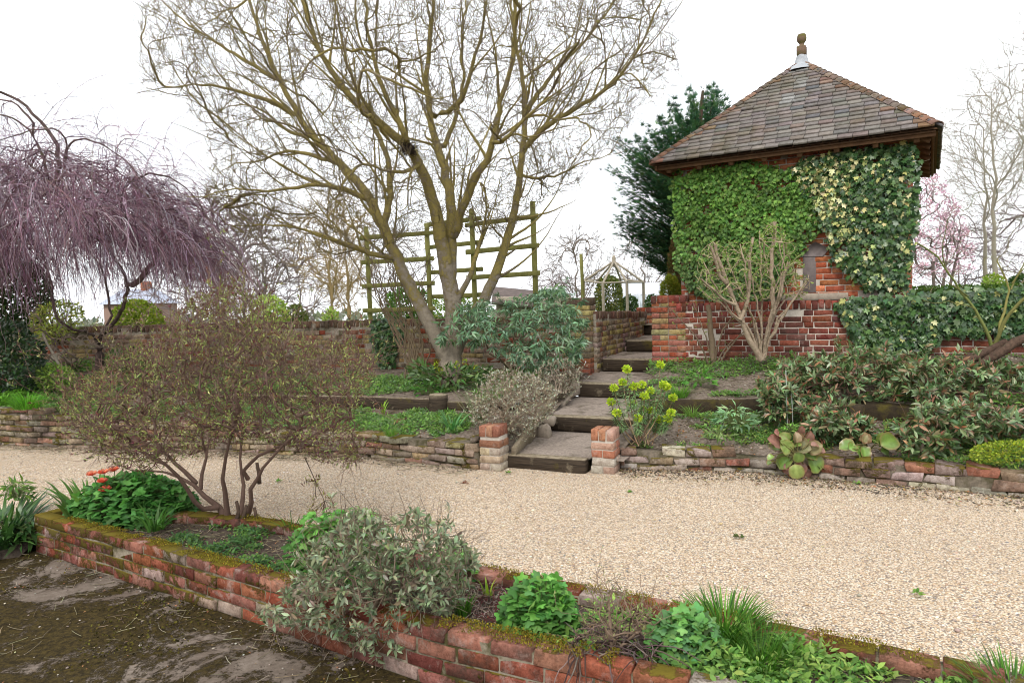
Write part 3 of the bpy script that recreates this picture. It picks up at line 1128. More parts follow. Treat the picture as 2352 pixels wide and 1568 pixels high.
def stump(label, px, py, z0, r, h, mat):
    m_ = MB()
    b = G(px, py, z0)
    zz = np.array([-.1, 0, h * .5, h * .97, h])
    pt = b[None] + np.stack([zz * .03, zz * 0, zz], 1)
    tubes(m_, pt[None], np.array([[r, r, r * .97, r * .96, r * .8]]), 14, (1, 1, 1), 0, cap=True)
    o = m_.build("timber_post", mat, None, loc=b)
    tag(o, label, "post", "short timber posts in the beds")


stump("short dark round timber post in the bed below the big tree", 1007, 953, .3, .115, .25, M['sleeper'])
stump("short mossy timber post half hidden under the glossy shrubs", 1960, 975, .33, .1, .2, M['mossy_wood'])

# ------------------------------------------------------------------ bed soil
lw = off2(LOWL, .15); rw = off2(LOWR, .15)
BLF = Strip(withz(lw, low_l_top(Path(lw).s) - .06), [(-13, 10.25, .58), (-8, 9.72, .58), (-4.5, 8.98, .47)] + [tuple(p - (0, .05, .13)) for p in LE], 150, 20, .03)
BLB = Strip([(-13, 10.2, .57), (-8, 9.66, .57), (-4.5, 8.92, .46)] + [tuple(p + (0, .04, -.02)) for p in LE] + [tuple(G(1200, 925, .46))], [(-13, 12, .8), (-6.5, 11.4, .75), (-2.1, 10.8, .62), (.78, 9.9, .6), (1.15, 9.75, .58)], 150, 30, .04)
m_ = MB(); BLF.mesh(m_); BLB.mesh(m_)
SK = Strip([(-.7, 6.75, .24), (-.75, 7.5, .31), (-.6, 8.2, .43), (.2, 9.4, .55)], [(-.12, 6.62, .1), (.36, 7.5, .3), (.8, 8.6, .5), (1.05, 9.5, .56)], 40, 16, .03)
SK.mesh(m_)
struct(m_.build("soil_bed", M['soil_dry'], smooth=True))
BRF = Strip(withz(rw, low_r_top(Path(rw).s) - .06), [(1.36, 7.45, .33)] + [tuple(p - (0, .06, .15)) for p in RE] + [(7.5, 5.2, .4)], 150, 24, .03)
BRB = Strip([(1.4, 7.5, .42)] + [tuple(p + (0, .05, -.01)) for p in RE] + [(7.5, 5.4, .5)], [(1.9, 9.3, .72), (2.5, 9.05, .76), (3.4, 8.65, .82), (4.3, 8.25, .86), (6.7, 7.2, .9), (9.6, 5.9, .95)], 150, 30, .04)
m_ = MB(); BRF.mesh(m_); BRB.mesh(m_)
SK2 = Strip([(.66, 6.32, .1), (1.3, 7.2, .3), (1.82, 8.3, .5), (2.25, 9.4, .7)], [(1.05, 6.4, .2), (1.5, 7.45, .38), (1.9, 8.4, .6), (2.3, 9.3, .74)], 40, 10, .02)
SK2.mesh(m_)
struct(m_.build("soil_bed", M['soil_dry'], smooth=True))

# ------------------------------------------------------------------ garden walls and gate piers
o = wall_thing("garden_wall", "long weathered brick garden wall with upright coping behind the big bare tree", "wall", UPL, .4, 1.37, .215, OLD[:4] + YELLOW + RED[:1], None,
               [M['brick_garden'], M['mortar']], (-3, 10.8, .5), .11, pattern=(.215, .1025), cap='soldier', cap_pal=[(.2, .13, .09), (.26, .17, .11), (.16, .11, .08), (.22, .2, .1)], jit=.005, rough=.002)
wall_thing("garden_wall", "red brick garden wall with white mortar in front of the tower", "wall", UPR, .58, 1.52, .215, DARKRED + [(.3, .13, .09), (.26, .12, .1)], None,
           [M['brick_red'], M['mortar_pale']], (4.5, 8.1, .8), .11, pattern=(.215, .1025), cap='soldier', cap_pal=DARKRED, jit=.004, rough=.002, capover=.01)
CV = [(1.22, 9.78), (1.45, 10.3), (1.75, 10.85), (2.05, 11.4), (2.28, 11.9), (2.45, 12.35)]
wall_thing("curved_wall", "curved brick wall with mossy coping along the upper steps", "wall", CV, .45, lambda s: np.interp(s, [0, 3], [1.43, 1.34]), .2, OLD[:4] + [(.4, .3, .27)] + YELLOW[:2], None,
           [M['brick_garden'], M['mortar']], (1.8, 10.9, .6), .1, pattern=(.215, .1025), cap='soldier', cap_pal=[(.25, .15, .11), (.3, .2, .14), (.2, .13, .09)], jit=.004, rough=.002)


def gate_pier(label, cx, cy, z0, z1, w_, pal):
    t = thing("gate_pier", label, "pier", (cx, cy, z0), "brick gate piers at the top of the steps")
    a, b = MB(), MB()
    brick_pier(a, b, cx, cy, RZ, w_, .33, z0, z1, pal, cap_out=.008)
    a.build("brickwork", M['brick_garden'], t); b.build("mortar", M['mortar'], t)


gate_pier("tall yellowish brick gate pier behind the silvery shrub", .97, 9.83, .4, 1.63, .4,
          lambda i, n, k: pick([(.2, .14, .1), (.26, .18, .12)] if i >= n else YELLOW + OLD[:1] if i > 4 else [(.5, .2, .11), (.44, .17, .1)], k, None, .12))
gate_pier("orange red brick gate pier right of the steps beside the red wall", 2.17, 9.3, .5, 1.63, .45,
          lambda i, n, k: pick(RED + [(.5, .22, .12)] + YELLOW[:2] if i < n else DARKRED, k, None, .12))
t = tag(thing("wall_stub", "small brick stub with mossy top ending the curved wall", "pier", (2.55, 12.6, .9)), "small brick stub with mossy top ending the curved wall", "pier")
a, b = MB(), MB()
brick_pier(a, b, 2.5, 12.6, RZ, .33, .22, .9, 1.42, lambda i, n, k: pick(RED, k), cap_out=.0)
a.build("brickwork", M['brick_garden'], t); b.build("mortar", M['mortar'], t)

# ------------------------------------------------------------------ the brick tower
DN = 7.8
TN = P(2155, 285, DN)                                    # near corner of the eaves
TL = P(1497, 378, DN * 1.225)
ZE = TN[2]
tu = nrm((TL - TN) * np.array([1, 1, 0]))                # along the front, towards the left
tv = np.array([-tu[1] * -1, -tu[0], 0]); tv = np.array([tu[1], -tu[0], 0]); tv = tv if tv[1] > 0 else -tv
SIDE = float(np.linalg.norm((TL - TN)[:2]))
TC = TN + (tu + tv) * SIDE / 2; TC[2] = 0
ZA = float(P(1826, 150, TC[1])[2]) + .04
TW = thing("brick_tower", "square brick garden tower under a tiled pyramid roof, half covered in ivy", "tower", (TC[0], TC[1], .9))
HW = SIDE / 2 - .3
cor = [TC + tu * a * HW + tv * b * HW for a, b in ((1, -1), (-1, -1), (-1, 1), (1, 1))]     # front left, front right, back right, back left
a, b = MB(), MB()
for i in range(4):
    p0, p1 = cor[i][:2], cor[(i + 1) % 4][:2]
    brick_wall(a, Path([p0, p1]), .95, ZE + .12, .1, [(.5, .17, .08), (.46, .14, .07), (.54, .22, .1), (.4, .12, .07)], off=.05 + .0015 * i, core=b, jit=.003, rec=.006, bev=.005)
a.add(np.concatenate(b.V), np.concatenate([q + 0 for q, _ in b.Q]), None, (1, 1, 1), 1)
wall = a.build("wall", [M['brick_red'], M['mortar_pale']], TW)
# roof: courses of plain tiles on a boarded pyramid
rf = MB()
hr = SIDE / 2
base = [TC + tu * a_ * hr + tv * b_ * hr for a_, b_ in ((1, -1), (-1, -1), (-1, 1), (1, 1))]
for c_ in base:
    c_[2] = ZE - .05
ap = np.array([TC[0], TC[1], ZA - .05])
v = np.array(base + [ap] + [c_ - (0, 0, .03) for c_ in base])
rf.add(v, [(5, 6, 7, 8)], [(0, 1, 4), (1, 2, 4), (2, 3, 4), (3, 0, 4)], (.1, .06, .04), 0)
roof = rf.build("roof", M['oak'], TW)
tl, hp = MB(), MB()
GREY = [(.2, .18, .165), (.215, .195, .18), (.18, .168, .158), (.235, .21, .19), (.2, .165, .145), (.14, .14, .147)]
HIPC = [(.25, .15, .1), (.22, .14, .1), (.22, .16, .125), (.18, .15, .125)]
for i in range(4):
    c0, c1 = base[i] + (0, 0, .03), base[(i + 1) % 4] + (0, 0, .03)
    apx = ap + (0, 0, .03)
    ex = nrm(c1 - c0); mid = (c0 + c1) / 2
    sl_ = apx - mid; SL = np.linalg.norm(sl_); ey = sl_ / SL
    nz = nrm(np.cross(ex, ey)); nz = nz if nz[2] > 0 else -nz
    gauge = .098; nrow = int(SL / gauge) - 1
    ey2 = nrm(ey - nz * .19)                                 # each tile lies a little flatter than the slope
    nz2 = nrm(np.cross(ex, ey2)); nz2 = nz2 if nz2[2] > 0 else -nz2
    C, Ht, Tn = [], [], []
    for r in range(nrow + 1):
        t = r * gauge - .03
        half = SIDE / 2 * (1 - (t + .05) / SL) + .01
        x = -half - RNG.uniform(0, .165) if r % 2 else -half - .05
        x = -half - (.0825 if r % 2 else 0) - RNG.uniform(0, .06)
        while x < half:
            a_, b_ = max(x, -half), min(x + .163, half)
            if b_ - a_ > .03:
                C.append(mid + ex * (a_ + b_) / 2 + ey * (t + .08 + RNG.normal(0, .004)) + nz * (.016 + RNG.normal(0, .0025)))
                Ht.append(((b_ - a_) / 2 - .001, .085, .0125))
                edge = min((a_ + half), (half - b_)) < .12
                lead = abs((a_ + b_) / 2 + .05 * math.sin(r)) < .1 + .02 * (r % 3) and r > nrow * .5 and RNG.random() < .6
                Tn.append(np.array([.29, .29, .28]) * RNG.uniform(.75, 1.1) if lead else pick(GREY, 1, (5, 4, 4, 3, 2, .8), .07)[0] if not (edge and RNG.random() < .4) else pick(HIPC, 1)[0])
            x += .166
    rot = RNG.normal(0, .012, len(C))[:, None]
    boxes(tl, C, np.array(Ht), nrm(ex + ey2 * rot), nrm(ey2 - ex * rot), nz2, .002, np.array(Tn))
    # bonnet tiles down the hip at c0
    hv = apx - c0; HL = np.linalg.norm(hv); hv /= HL
    out = nrm(np.array([c0[0] - TC[0], c0[1] - TC[1], 0])); upv = nrm(np.cross(np.cross(hv, out), hv)); upv = upv if upv[2] > 0 else -upv
    sd = np.cross(hv, upv)
    nb = int(HL / .125)
    for q in range(nb):
        p_ = c0 + hv * (q * .125 + .01)
        hh = nrm(hv - upv * .09)
        aa = np.linspace(-1.25, 1.25, 7)
        rr0, rr1 = .09, .06
        ring = []
        for (o_, R_, th) in ((0, rr0, 0), (.2, rr1, 0), (.2, rr1, .012), (0, rr0, .012)):
            for g in aa:
                ring.append(p_ + hh * o_ + sd * math.sin(g) * (R_ - th) + upv * ((math.cos(g) - 1) * (R_ - th) * .75 + .055 - th + RNG.normal(0, .001)))
        ring = np.array(ring); qd = []
        for s_ in range(3):
            for g in range(6):
                qd.append((s_ * 7 + g, s_ * 7 + g + 1, s_ * 7 + 8 + g, s_ * 7 + 7 + g))
        for g in range(6):
            qd.append((21 + g, 22 + g, 1 + g, g))
        hp.add(ring, qd, None, pick(HIPC, 1, (3, 3, 2, 2), .15)[0])
tl.build("tiles", M['tile'], roof)
hp.build("hip_tiles", M['tile'], roof)
# eaves: fascia boards and rafter feet
fs = MB()
for i in range(4):
    c0, c1 = base[i] + (0, 0, -.035), base[(i + 1) % 4] + (0, 0, -.035)
    n_ = nrm((c0 + c1) / 2 - np.array([TC[0], TC[1], c0[2]]))
    e_ = nrm(c1 - c0)
    beam(fs, c0 - n_ * (.05 + .0) + e_ * .075, c1 - n_ * .05 - e_ * (.02), .03, .07, bev=.004)
fs.build("fascia", M['oak'], roof)
for i in (0, 1):
    c0, c1 = base[i], base[(i + 1) % 4]
    n_ = nrm((c0 + c1) / 2 - np.array([TC[0], TC[1], c0[2]]))
    for k in range(8):
        p_ = c0 + (c1 - c0) * (k + .5) / 8 + (0, 0, -.075)
        m_ = MB()
        beam(m_, p_ - n_ * .07 + (0, 0, .0), p_ - n_ * .42 + (0, 0, .17), .06, .085)
        m_.build("rafter", M['oak'], roof)
# lead cap and finial
def lathe(mb, c, prof, k=20, tint=(1, 1, 1), m=0):
    zz = np.array([z for _, z in prof]); rr = np.array([r for r, _ in prof])
    pt = np.asarray(c)[None] + np.stack([zz * 0, zz * 0, zz], 1)
    tubes(mb, pt[None], rr[None], k, tint, m, cap=True)


zb = ZA - .12
fz = lambda py: float(P(1824, py, TC[1])[2])
m_ = MB(); lathe(m_, (TC[0], TC[1], 0), [(.27, zb - .03), (.17, zb + .05), (.1, fz(148)), (.085, fz(138)), (.07, fz(130)), (.06, fz(127))], 16)
m_.build("lead_cap", M['lead'], TW, smooth=True)
m_ = MB()
hs = fz(108) - fz(129)
boxes(m_, [(TC[0], TC[1], fz(129) + hs / 2)], [(.062, .062, hs / 2)], [tu], [tv], [(0, 0, 1)], .008)
lathe(m_, (TC[0], TC[1], 0), [(.06, fz(109)), (.035, fz(105)), (.028, fz(103)), (.04, fz(100)), (.062, fz(95)), (.066, fz(90)), (.062, fz(85)), (.058, fz(82)), (.05, fz(80)), (.02, fz(79.4))], 18)
m_.build("finial", M['finial'], TW)
# slit window with stone dressings
TF0 = (cor[0] + cor[1]) / 2; TFN = -tv


def tf(px, py, out=0.0):
    return PL(px, py, TF0 + TFN * out, TFN)


def tf_box(mb, x0, y0, x1, y1, out, th=.03, bev=.003):
    c = tf((x0 + x1) / 2, (y0 + y1) / 2, 0)
    wd = np.linalg.norm((tf(x1, (y0 + y1) / 2) - tf(x0, (y0 + y1) / 2)))
    hg = np.linalg.norm((tf((x0 + x1) / 2, y1) - tf((x0 + x1) / 2, y0)))
    boxes(mb, [c + TFN * (out - th / 2)], [(wd / 2, th / 2, hg / 2)], [tu], [-TFN], [(0, 0, 1)], bev)


m_ = MB(); tf_box(m_, 1844, 586, 1874, 672, .004, .05)
win = m_.build("window", M['slit'], TW)
m_ = MB()
pp = tf(np.array([1832, 1858, 1872, 1906, 1890, 1852.]), np.array([589, 566, 555, 570, 589, 589.]), .012)
k = len(pp)
m_.add(np.concatenate([pp, pp - TFN * .05]), [(i, (i + 1) % k, k + (i + 1) % k, k + i) for i in range(k)], [(0, i, i + 1) for i in range(1, k - 1)])
m_.build("lintel", M['slit'], win)
m_ = MB(); tf_box(m_, 1740, 674, 1945, 690, .03, .08)
m_.build("sill", M['stone'], win)


# ------------------------------------------------------------------ ivy
def ivy(name, label, polys, n, size, cols, wts, plane0, pn, thick=.08, mat='leaf_gloss', stems=60, extra=None, loc=None, lift=0.0):
    t = thing(name, label, "ivy", loc if loc is not None else PL(polys[0][0][0], polys[0][0][1], plane0, pn))
    mb = MB()
    N = [int(n * a) for _, a in [(p, 1 / len(polys)) for p in polys]]
    ps, ed = [], []
    for p, k in zip(polys, N):
        q, d = in_poly(p, k)
        ps.append(q); ed.append(d)
    q = np.concatenate(ps); d = np.concatenate(ed)
    q[:, 1] += RNG.normal(0, 5, len(q)); q[:, 0] += RNG.normal(0, 4, len(q))
    o = PL(q[:, 0], q[:, 1], plane0, pn)
    keep = (d + 24 * vnoise(o, 4.2) > -5) & ((vnoise(o + 7, 6.5) > -.36) | (RNG.random(len(q)) < .35))
    q, d, o = q[keep], d[keep], o[keep]
    bump = vnoise(o, 3.5) * .5 + .5
    o = o + pn * (lift + .012 + thick * (RNG.random((len(q), 1)) * .55 + .45 * bump[:, None]) * np.minimum(1, d[:, None] / 12 + .25))
    dn = nrm(np.array([0, 0, -1.0]) + pn * .35 + RNG.normal(0, .42, (len(q), 3)))
    up = nrm(pn + np.array([0, 0, .55]) + RNG.normal(0, .35, (len(q), 3)))
    c = pick(cols, len(q), wts, .2)
    if extra is not None:
        c = extra(o, q, c)
    sz = size * RNG.uniform(.6, 1.25, len(q))
    leaves(mb, 'ivy', o, dn, up, sz, c)
    if stems:
        i = RNG.choice(len(q), stems)
        p0 = PL(q[i, 0], q[i, 1], plane0, pn) + pn * (lift + .012)
        tang = nrm(np.cross(pn, (0, 0, 1)))
        dd = nrm(np.array([0, 0, 1.0]) + tang * RNG.normal(0, .6, (stems, 1)))
        pt, _ = curve(p0, dd, RNG.uniform(.08, .25, stems), 6, (0, 0, -.9), wob=.12)
        pt = pt - ((pt - p0[:, None]) @ pn)[..., None] * pn * .8
        tubes(mb, pt, np.linspace(.006, .002, 6)[None].repeat(stems, 0), 4, (.26, .2, .14))
    mb.build("leaves", M[mat], t)
    return t


GRN = [(.17, .31, .07), (.13, .25, .06), (.23, .37, .095), (.085, .18, .045)]
DGR = [(.045, .095, .035), (.065, .125, .04), (.03, .07, .028), (.1, .16, .06)]


def shade_mix(o, q, c):                                   # brighter young leaves in drifts, older bluish leaves low down
    f = np.clip(vnoise(o, 2.4) * 1.6 + .2, 0, 1)[:, None]
    low = np.clip((q[:, 1:2] - 520) / 150, 0, 1)
    return c * (1 - .3 * f) * (1 - low * np.array([.1, .22, -.35]))


ivy("green_ivy", "light green small leaved ivy covering the tower's left half", [[(1544, 412), (1560, 396), (1600, 388), (1650, 382), (1700, 374), (1735, 366), (1760, 384), (1800, 388), (1845, 392), (1875, 440), (1890, 470), (1890, 520), (1860, 560),
    (1838, 585), (1815, 620), (1800, 672), (1740, 690), (1700, 700), (1640, 690), (1580, 660), (1553, 620), (1550, 520)]], 8200, .052, GRN, (4, 3, 3, 2), TF0, TFN, .15, 'leaf', 40, shade_mix)


def varieg(o, q, c):
    n = len(c)
    f = np.clip(vnoise(o, 1.9) + .42, 0, 1)
    edge = np.clip(1 - (q[:, 0] - 1850) / 240, 0.12, 1)
    k = RNG.random(n) < .5 * f * edge + .06
    c = c.copy()
    c[k] = pick([(.55, .48, .24), (.6, .55, .33), (.42, .43, .17)], k.sum(), None, .12)
    return c


ivy("variegated_ivy", "dark green ivy with cream yellow leaves on the tower's right half", [[(1815, 388), (1850, 368), (1910, 352), (1980, 340), (2050, 335), (2098, 330), (2108, 360), (2110, 450), (2105, 540), (2092, 600), (2088, 655), (2060, 668), (1990, 664),
    (1955, 640), (1925, 610), (1905, 570), (1900, 530), (1880, 520), (1862, 470), (1835, 430)]], 4800, .066, DGR, None, TF0, TFN, .17, 'leaf_gloss', 60, varieg)
# ivy wrapping round the right-hand corner of the tower
WP = np.array([(UPR[0][0] + UPR[1][0]) / 2, (UPR[0][1] + UPR[1][1]) / 2, 1.2]); wd_ = nrm(np.array([UPR[2][0] - UPR[0][0], UPR[2][1] - UPR[0][1], 0])); WN = np.array([wd_[1], -wd_[0], 0]); WN = WN if WN[1] < 0 else -WN
ivy("wall_ivy", "dark green ivy sprawling over the red garden wall below the tower", [[(1905, 690), (1960, 684), (2060, 676), (2140, 668), (2250, 662), (2380, 655), (2600, 640), (2600, 770), (2380, 775), (2310, 778), (2260, 772), (2200, 765), (2165, 770), (2140, 800), (2080, 806), (2010, 802), (1965, 785), (1945, 745), (1925, 710)]],
    4800, .07, DGR, (3, 3, 2, 2), WP, WN, .13, 'leaf_gloss', 80, lambda o, q, c: np.where((RNG.random(len(c)) < .03 + .25 * np.clip((1960 - q[:, 0]) / 60, 0, 1))[:, None], np.array([[.42, .4, .16]]), c))
m0 = P(870, 780, 10.65)
LN_ = np.array([-.19, -.98, 0])
ivy("wall_ivy", "dark ivy patch hanging on the old wall just left of the big bare tree", [[(858, 740), (880, 730), (925, 738), (930, 770), (912, 800), (915, 850), (880, 850), (868, 810), (855, 780)]], 750, .065, DGR, None, m0, LN_, .1, 'leaf_gloss', 15)


# ------------------------------------------------------------------ the big bare tree
def px_line(pts, Y):
    """a limb seen as a run of picture points with a depth for each"""
    a = np.array([p[:2] for p in pts], float)
    Y = np.broadcast_to(np.asarray(Y, float), (len(pts),)) if np.ndim(Y) < 1 or len(Y) == len(pts) else np.interp(np.linspace(0, 1, len(pts)), np.linspace(0, 1, len(Y)), Y)
    p = P(a[:, 0], a[:, 1], Y)
    # finer and slightly crooked
    s = np.concatenate([[0], np.cumsum(np.linalg.norm(np.diff(p, axis=0), axis=1))])
    n = max(2, int(s[-1] / .12))
    u = np.linspace(0, s[-1], n + 1)
    q = np.stack([np.interp(u, s, p[:, k]) for k in range(3)], 1)
    for _ in range(2):
        q[1:-1] = .25 * q[:-2] + .5 * q[1:-1] + .25 * q[2:]
    q[1:-1] += RNG.normal(0, .009, (len(q) - 2, 3))
    return q


TY = 9.05
tb = G(1032, 872, .6)
bt = thing("bare_tree", "big spreading leafless tree with yellow lichen on many stems beside the steps", "tree", tb)
T = Tree()
base = T.line([tb + (0, 0, -.1), tb + (-.01, 0, .03), tb + (0, 0, .1), P(1036, 835, TY)], -1, (.2, .165))
L = T.line(px_line([(1036, 835), (1010, 790), (985, 740), (960, 690), (925, 625), (905, 585), (880, 520), (860, 475), (825, 425), (780, 370), (710, 310), (680, 250), (635, 175), (605, 100), (580, 30), (550, -80)], (TY, TY + .1, TY + .1, TY + .5, TY + .9))[1:], base[-1], (.102, .016))
C1 = T.line(px_line([(1036, 835), (1044, 760), (1040, 690), (1030, 630), (1015, 560), (1005, 500), (985, 430), (965, 380), (945, 340), (890, 300), (800, 220), (750, 150), (700, 25), (660, -80)], (TY, TY, TY - .1, TY - .5, TY - .8))[1:], base[-1], (.135, .015))
C2 = T.line(px_line([(1036, 650), (1036, 550), (1035, 450), (1010, 350), (990, 290), (980, 200), (985, 100), (995, 0), (1000, -120)], (TY, TY + .3, TY + .6, TY + .9))[1:], T.near(P(1036, 650, TY)), (.086, .015))
C3 = T.line(px_line([(1040, 560), (1058, 485), (1090, 410), (1130, 350), (1150, 225), (1178, 150), (1185, 0), (1190, -120)], (TY + .1, TY - .3, TY - .7, TY - 1.0))[1:], T.near(P(1038, 560, TY + .2)), (.064, .013))
R = T.line(px_line([(1050, 800), (1085, 735), (1112, 690), (1135, 640), (1160, 560), (1180, 500), (1190, 440), (1197, 370), (1206, 300), (1203, 200), (1188, 115), (1176, 40), (1170, -100)], (TY + .15, TY + .5, TY + .7, TY + .8, TY + 1.0))[0:], base[-1], (.088, .014))


def limb(pts, Y, r, tree=T):
    q = px_line(pts, Y)
    return tree.line(q[1:], tree.near(q[0]), (r[0] * .88, r[1] * .88))


limb([(1199, 350), (1216, 325), (1266, 280), (1366, 225), (1416, 190), (1476, 100), (1520, 0), (1545, -60)], (TY + .8, TY + .3, TY - .4), (.05, .008))
limb([(1205, 260), (1240, 210), (1276, 160), (1341, 100), (1406, 15), (1440, -60)], (TY + .85, TY + 1.3), (.04, .008))
limb([(1196, 400), (1231, 412), (1291, 400), (1330, 378), (1380, 360), (1440, 345)], (TY + .8, TY + .2, TY - .3), (.025, .005))
limb([(983, 270), (1020, 262), (1058, 240), (1085, 160), (1100, 100), (1120, 0), (1130, -90)], (TY + .7, TY + .2, TY - .2), (.045, .012))
limb([(905, 590), (880, 592), (820, 570), (760, 548), (700, 530), (650, 513), (600, 520), (560, 505)], (TY + .1, TY - .4, TY - .9), (.045, .006))
limb([(855, 462), (800, 440), (740, 420), (690, 432), (620, 440), (530, 430), (470, 452)], (TY + .15, TY - .3, TY - .7), (.045, .006))
limb([(785, 375), (730, 360), (660, 345), (600, 372), (540, 372), (500, 400)], (TY + .3, TY + .8, TY + 1.2), (.04, .006))
limb([(690, 275), (640, 235), (560, 215), (450, 190), (370, 203), (312, 215)], (TY + .6, TY + .2), (.04, .005))
limb([(645, 190), (580, 150), (520, 110), (430, 60), (370, 0), (330, -60)], (TY + .7, TY + 1.2), (.035, .006))
limb([(720, 320), (660, 300), (600, 250), (545, 235), (480, 260)], (TY + .5, TY + 1.3), (.03, .005))
limb([(945, 340), (905, 260), (870, 180), (845, 80), (830, -60)], (TY - .5, TY - 1.0), (.045, .012))
limb([(880, 520), (900, 440), (890, 360), (855, 280), (820, 210), (790, 120), (770, 0), (760, -80)], (TY + .1, TY + .9, TY + 1.5), (.055, .012))
limb([(965, 380), (930, 400), (860, 390), (800, 350), (740, 330)], (TY - .5, TY - 1.1), (.03, .006))
limb([(1010, 350), (1040, 300), (1065, 200), (1060, 90), (1075, -50)], (TY + .6, TY + 1.3), (.04, .012))
limb([(1040, 700), (1075, 650), (1100, 560), (1120, 500), (1110, 430)], (TY, TY - .5), (.05, .01))
limb([(1135, 345), (1180, 300), (1230, 250), (1300, 200), (1350, 130)], (TY - .7, TY - 1.3), (.03, .006))
CROWN = [(300, 120), (330, 210), (420, 235), (470, 300), (480, 420), (462, 455), (520, 520), (600, 560), (720, 590), (850, 600), (1000, 520), (1100, 560), (1160, 560), (1250, 460), (1330, 430), (1345, 385),
         (1420, 345), (1450, 280), (1560, 170), (1550, 50), (1510, -80), (1400, -250), (1100, -380), (700, -350), (420, -120), (330, 0)]
# straight side branches fanning up and outwards from the limbs
org = tb + np.array([0, 0, .9])
cand = [i for i in range(T.n) if .012 < T.r0[i] < .075 and T.p[i, 2] > 1.7]
for i in RNG.choice(cand, 190, replace=False):
    d = nrm(T.d[i] * .55 + nrm(T.p[i] - org) * .75 + RNG.normal(0, .4, 3) + (0, 0, .12))
    Ln = RNG.uniform(.6, 1.7)
    nn_ = int(Ln / .11)
    pts_ = [T.p[i]]
    for _ in range(nn_):
        d = nrm(d + RNG.normal(0, .07, 3) + (0, 0, .025))
        pts_.append(pts_[-1] + d * .11)
    T.line(pts_[1:], i, (min(.021, T.r0[i] * .55), .004))
tips = body(CROWN, TY, 2.3, 300)
T.grow(tips, .1, 1.3, .02, grav=(0, 0, .06), maxL=1.3)
tips = body(CROWN, TY, 2.4, 9000)
T.grow(tips, .1, 1.7, .012, grav=(0, 0, .04), maxL=.95)
T.radii(.0027, 2.2)
m1, m2 = MB(), MB()
T.mesh(m1, rmin=.013)
T.mesh(m2, rmax=.013)
th = T.thin(.006)
k = RNG.choice(th, 20000)
pt, _ = curve(T.p[k], nrm(T.d[k] * .7 + rdir(len(k)) * .8 + (0, 0, .35)), RNG.uniform(.08, .4, len(k)), 5, (0, 0, .3), wob=.07)
tubes(m2, pt, np.linspace(.0026, .0013, 5)[None].repeat(len(k), 0), 3)
# short spurs with buds
k = RNG.choice(T.thin(.012), 6000)
pt, _ = curve(T.p[k], rdir(len(k)), RNG.uniform(.015, .05, len(k)), 3, 0)
tubes(m2, pt, np.array([[.0028, .004, .002]]).repeat(len(k), 0), 3)
m1.build("trunk", M['bark_lichen'], bt, smooth=True)
m2.build("crown", bark_mat("bark_twigs", (.24, .19, .12), (.13, .1, .07), (.3, .25, .07), .55), bt)
# moss on the foot of the trunk
m_ = MB()
aa = RNG.uniform(2.4, 4.2, 700); zz = RNG.uniform(0, .28, 700)
c = tb + np.stack([np.cos(aa) * .175, -.06 + np.sin(aa) * .175, zz], 1)
leaves(m_, 'petal', c, rdir(700), rdir(700), .02, pick([(.16, .15, .02), (.1, .1, .015)], 700))
m_.build("trunk_moss", M['moss'], bt)
# a bird's nest in the fork
nb = P(938, 343, TY - .5)
nest = MB()
n = 320
aa = RNG.uniform(0, 6.28, n); rr_ = RNG.uniform(.02, .075, n)
p0 = nb + np.stack([np.cos(aa) * rr_, np.sin(aa) * rr_, RNG.normal(0, .03, n)], 1)
dd = np.stack([-np.sin(aa), np.cos(aa), RNG.normal(0, .35, n)], 1)
pt, _ = curve(p0, dd, RNG.uniform(.06, .16, n), 4, 0, wob=.25)
tubes(nest, pt, np.full((n, 4), .0028), 3, (.06, .045, .035))
tag(nest.build("bird_nest", M['stem'], None, loc=nb), "dark twig bird's nest lodged in a fork of the big bare tree", "nest")

# ------------------------------------------------------------------ the weeping tree on the left
WY = 9.6
wb_ = G(228, 862, .62)
wt = thing("weeping_tree", "purplish leafless weeping tree with a drooping umbrella crown and gnarled trunk", "tree", wb_)
T = Tree()
tr_ = T.line([wb_ + (0, 0, -.1), wb_] + list(px_line([(228, 850), (230, 802), (225, 780)], (wb_[1], wb_[1]))), -1, (.085, .06))
limb([(225, 780), (210, 766), (179, 760), (150, 750), (120, 720), (118, 650), (90, 560), (60, 470)], (wb_[1], WY, WY + .5), (.026, .016), T)
limb([(225, 780), (238, 765), (262, 742), (280, 710), (291, 682), (297, 662), (280, 620), (250, 570), (200, 500), (130, 430), (60, 370)], (wb_[1], WY - .3, WY - .2), (.036, .018), T)
limb([(297, 662), (310, 655), (336, 625), (360, 600), (380, 540), (360, 470), (300, 420)], (WY - .3, WY - .7), (.045, .015), T)
limb([(262, 742), (246, 700), (250, 650), (225, 600), (190, 560), (170, 480)], (wb_[1], WY + .8), (.022, .01), T)
limb([(60, 470), (20, 400), (-30, 340), (-100, 300)], (WY + .5, WY + .8), (.04, .02), T)
limb([(140, 400), (135, 350), (120, 310), (90, 275), (50, 240), (22, 212), (0, 205), (-40, 220)], (WY - .2, WY - .4), (.034, .018), T)
limb([(118, 420), (90, 330), (60, 290), (20, 265), (-20, 262)], (WY, WY + .3), (.025, .012), T)
limb([(90, 300), (40, 240), (10, 225), (-30, 240)], (WY, WY + .3), (.02, .01), T)
limb([(130, 430), (160, 350), (150, 300), (110, 290), (60, 300), (-20, 330)], (WY - .2, WY - .8), (.022, .008), T)
limb([(140, 360), (180, 310), (220, 325), (280, 360), (330, 410)], (WY - .3, WY - .8), (.018, .006), T)
limb([(300, 420), (340, 395), (400, 410), (440, 440), (470, 490)], (WY - .7, WY - .5), (.016, .006), T)
limb([(250, 440), (270, 380), (262, 330), (290, 310), (330, 330), (370, 350)], (WY - .4, WY - .2), (.012, .004), T)
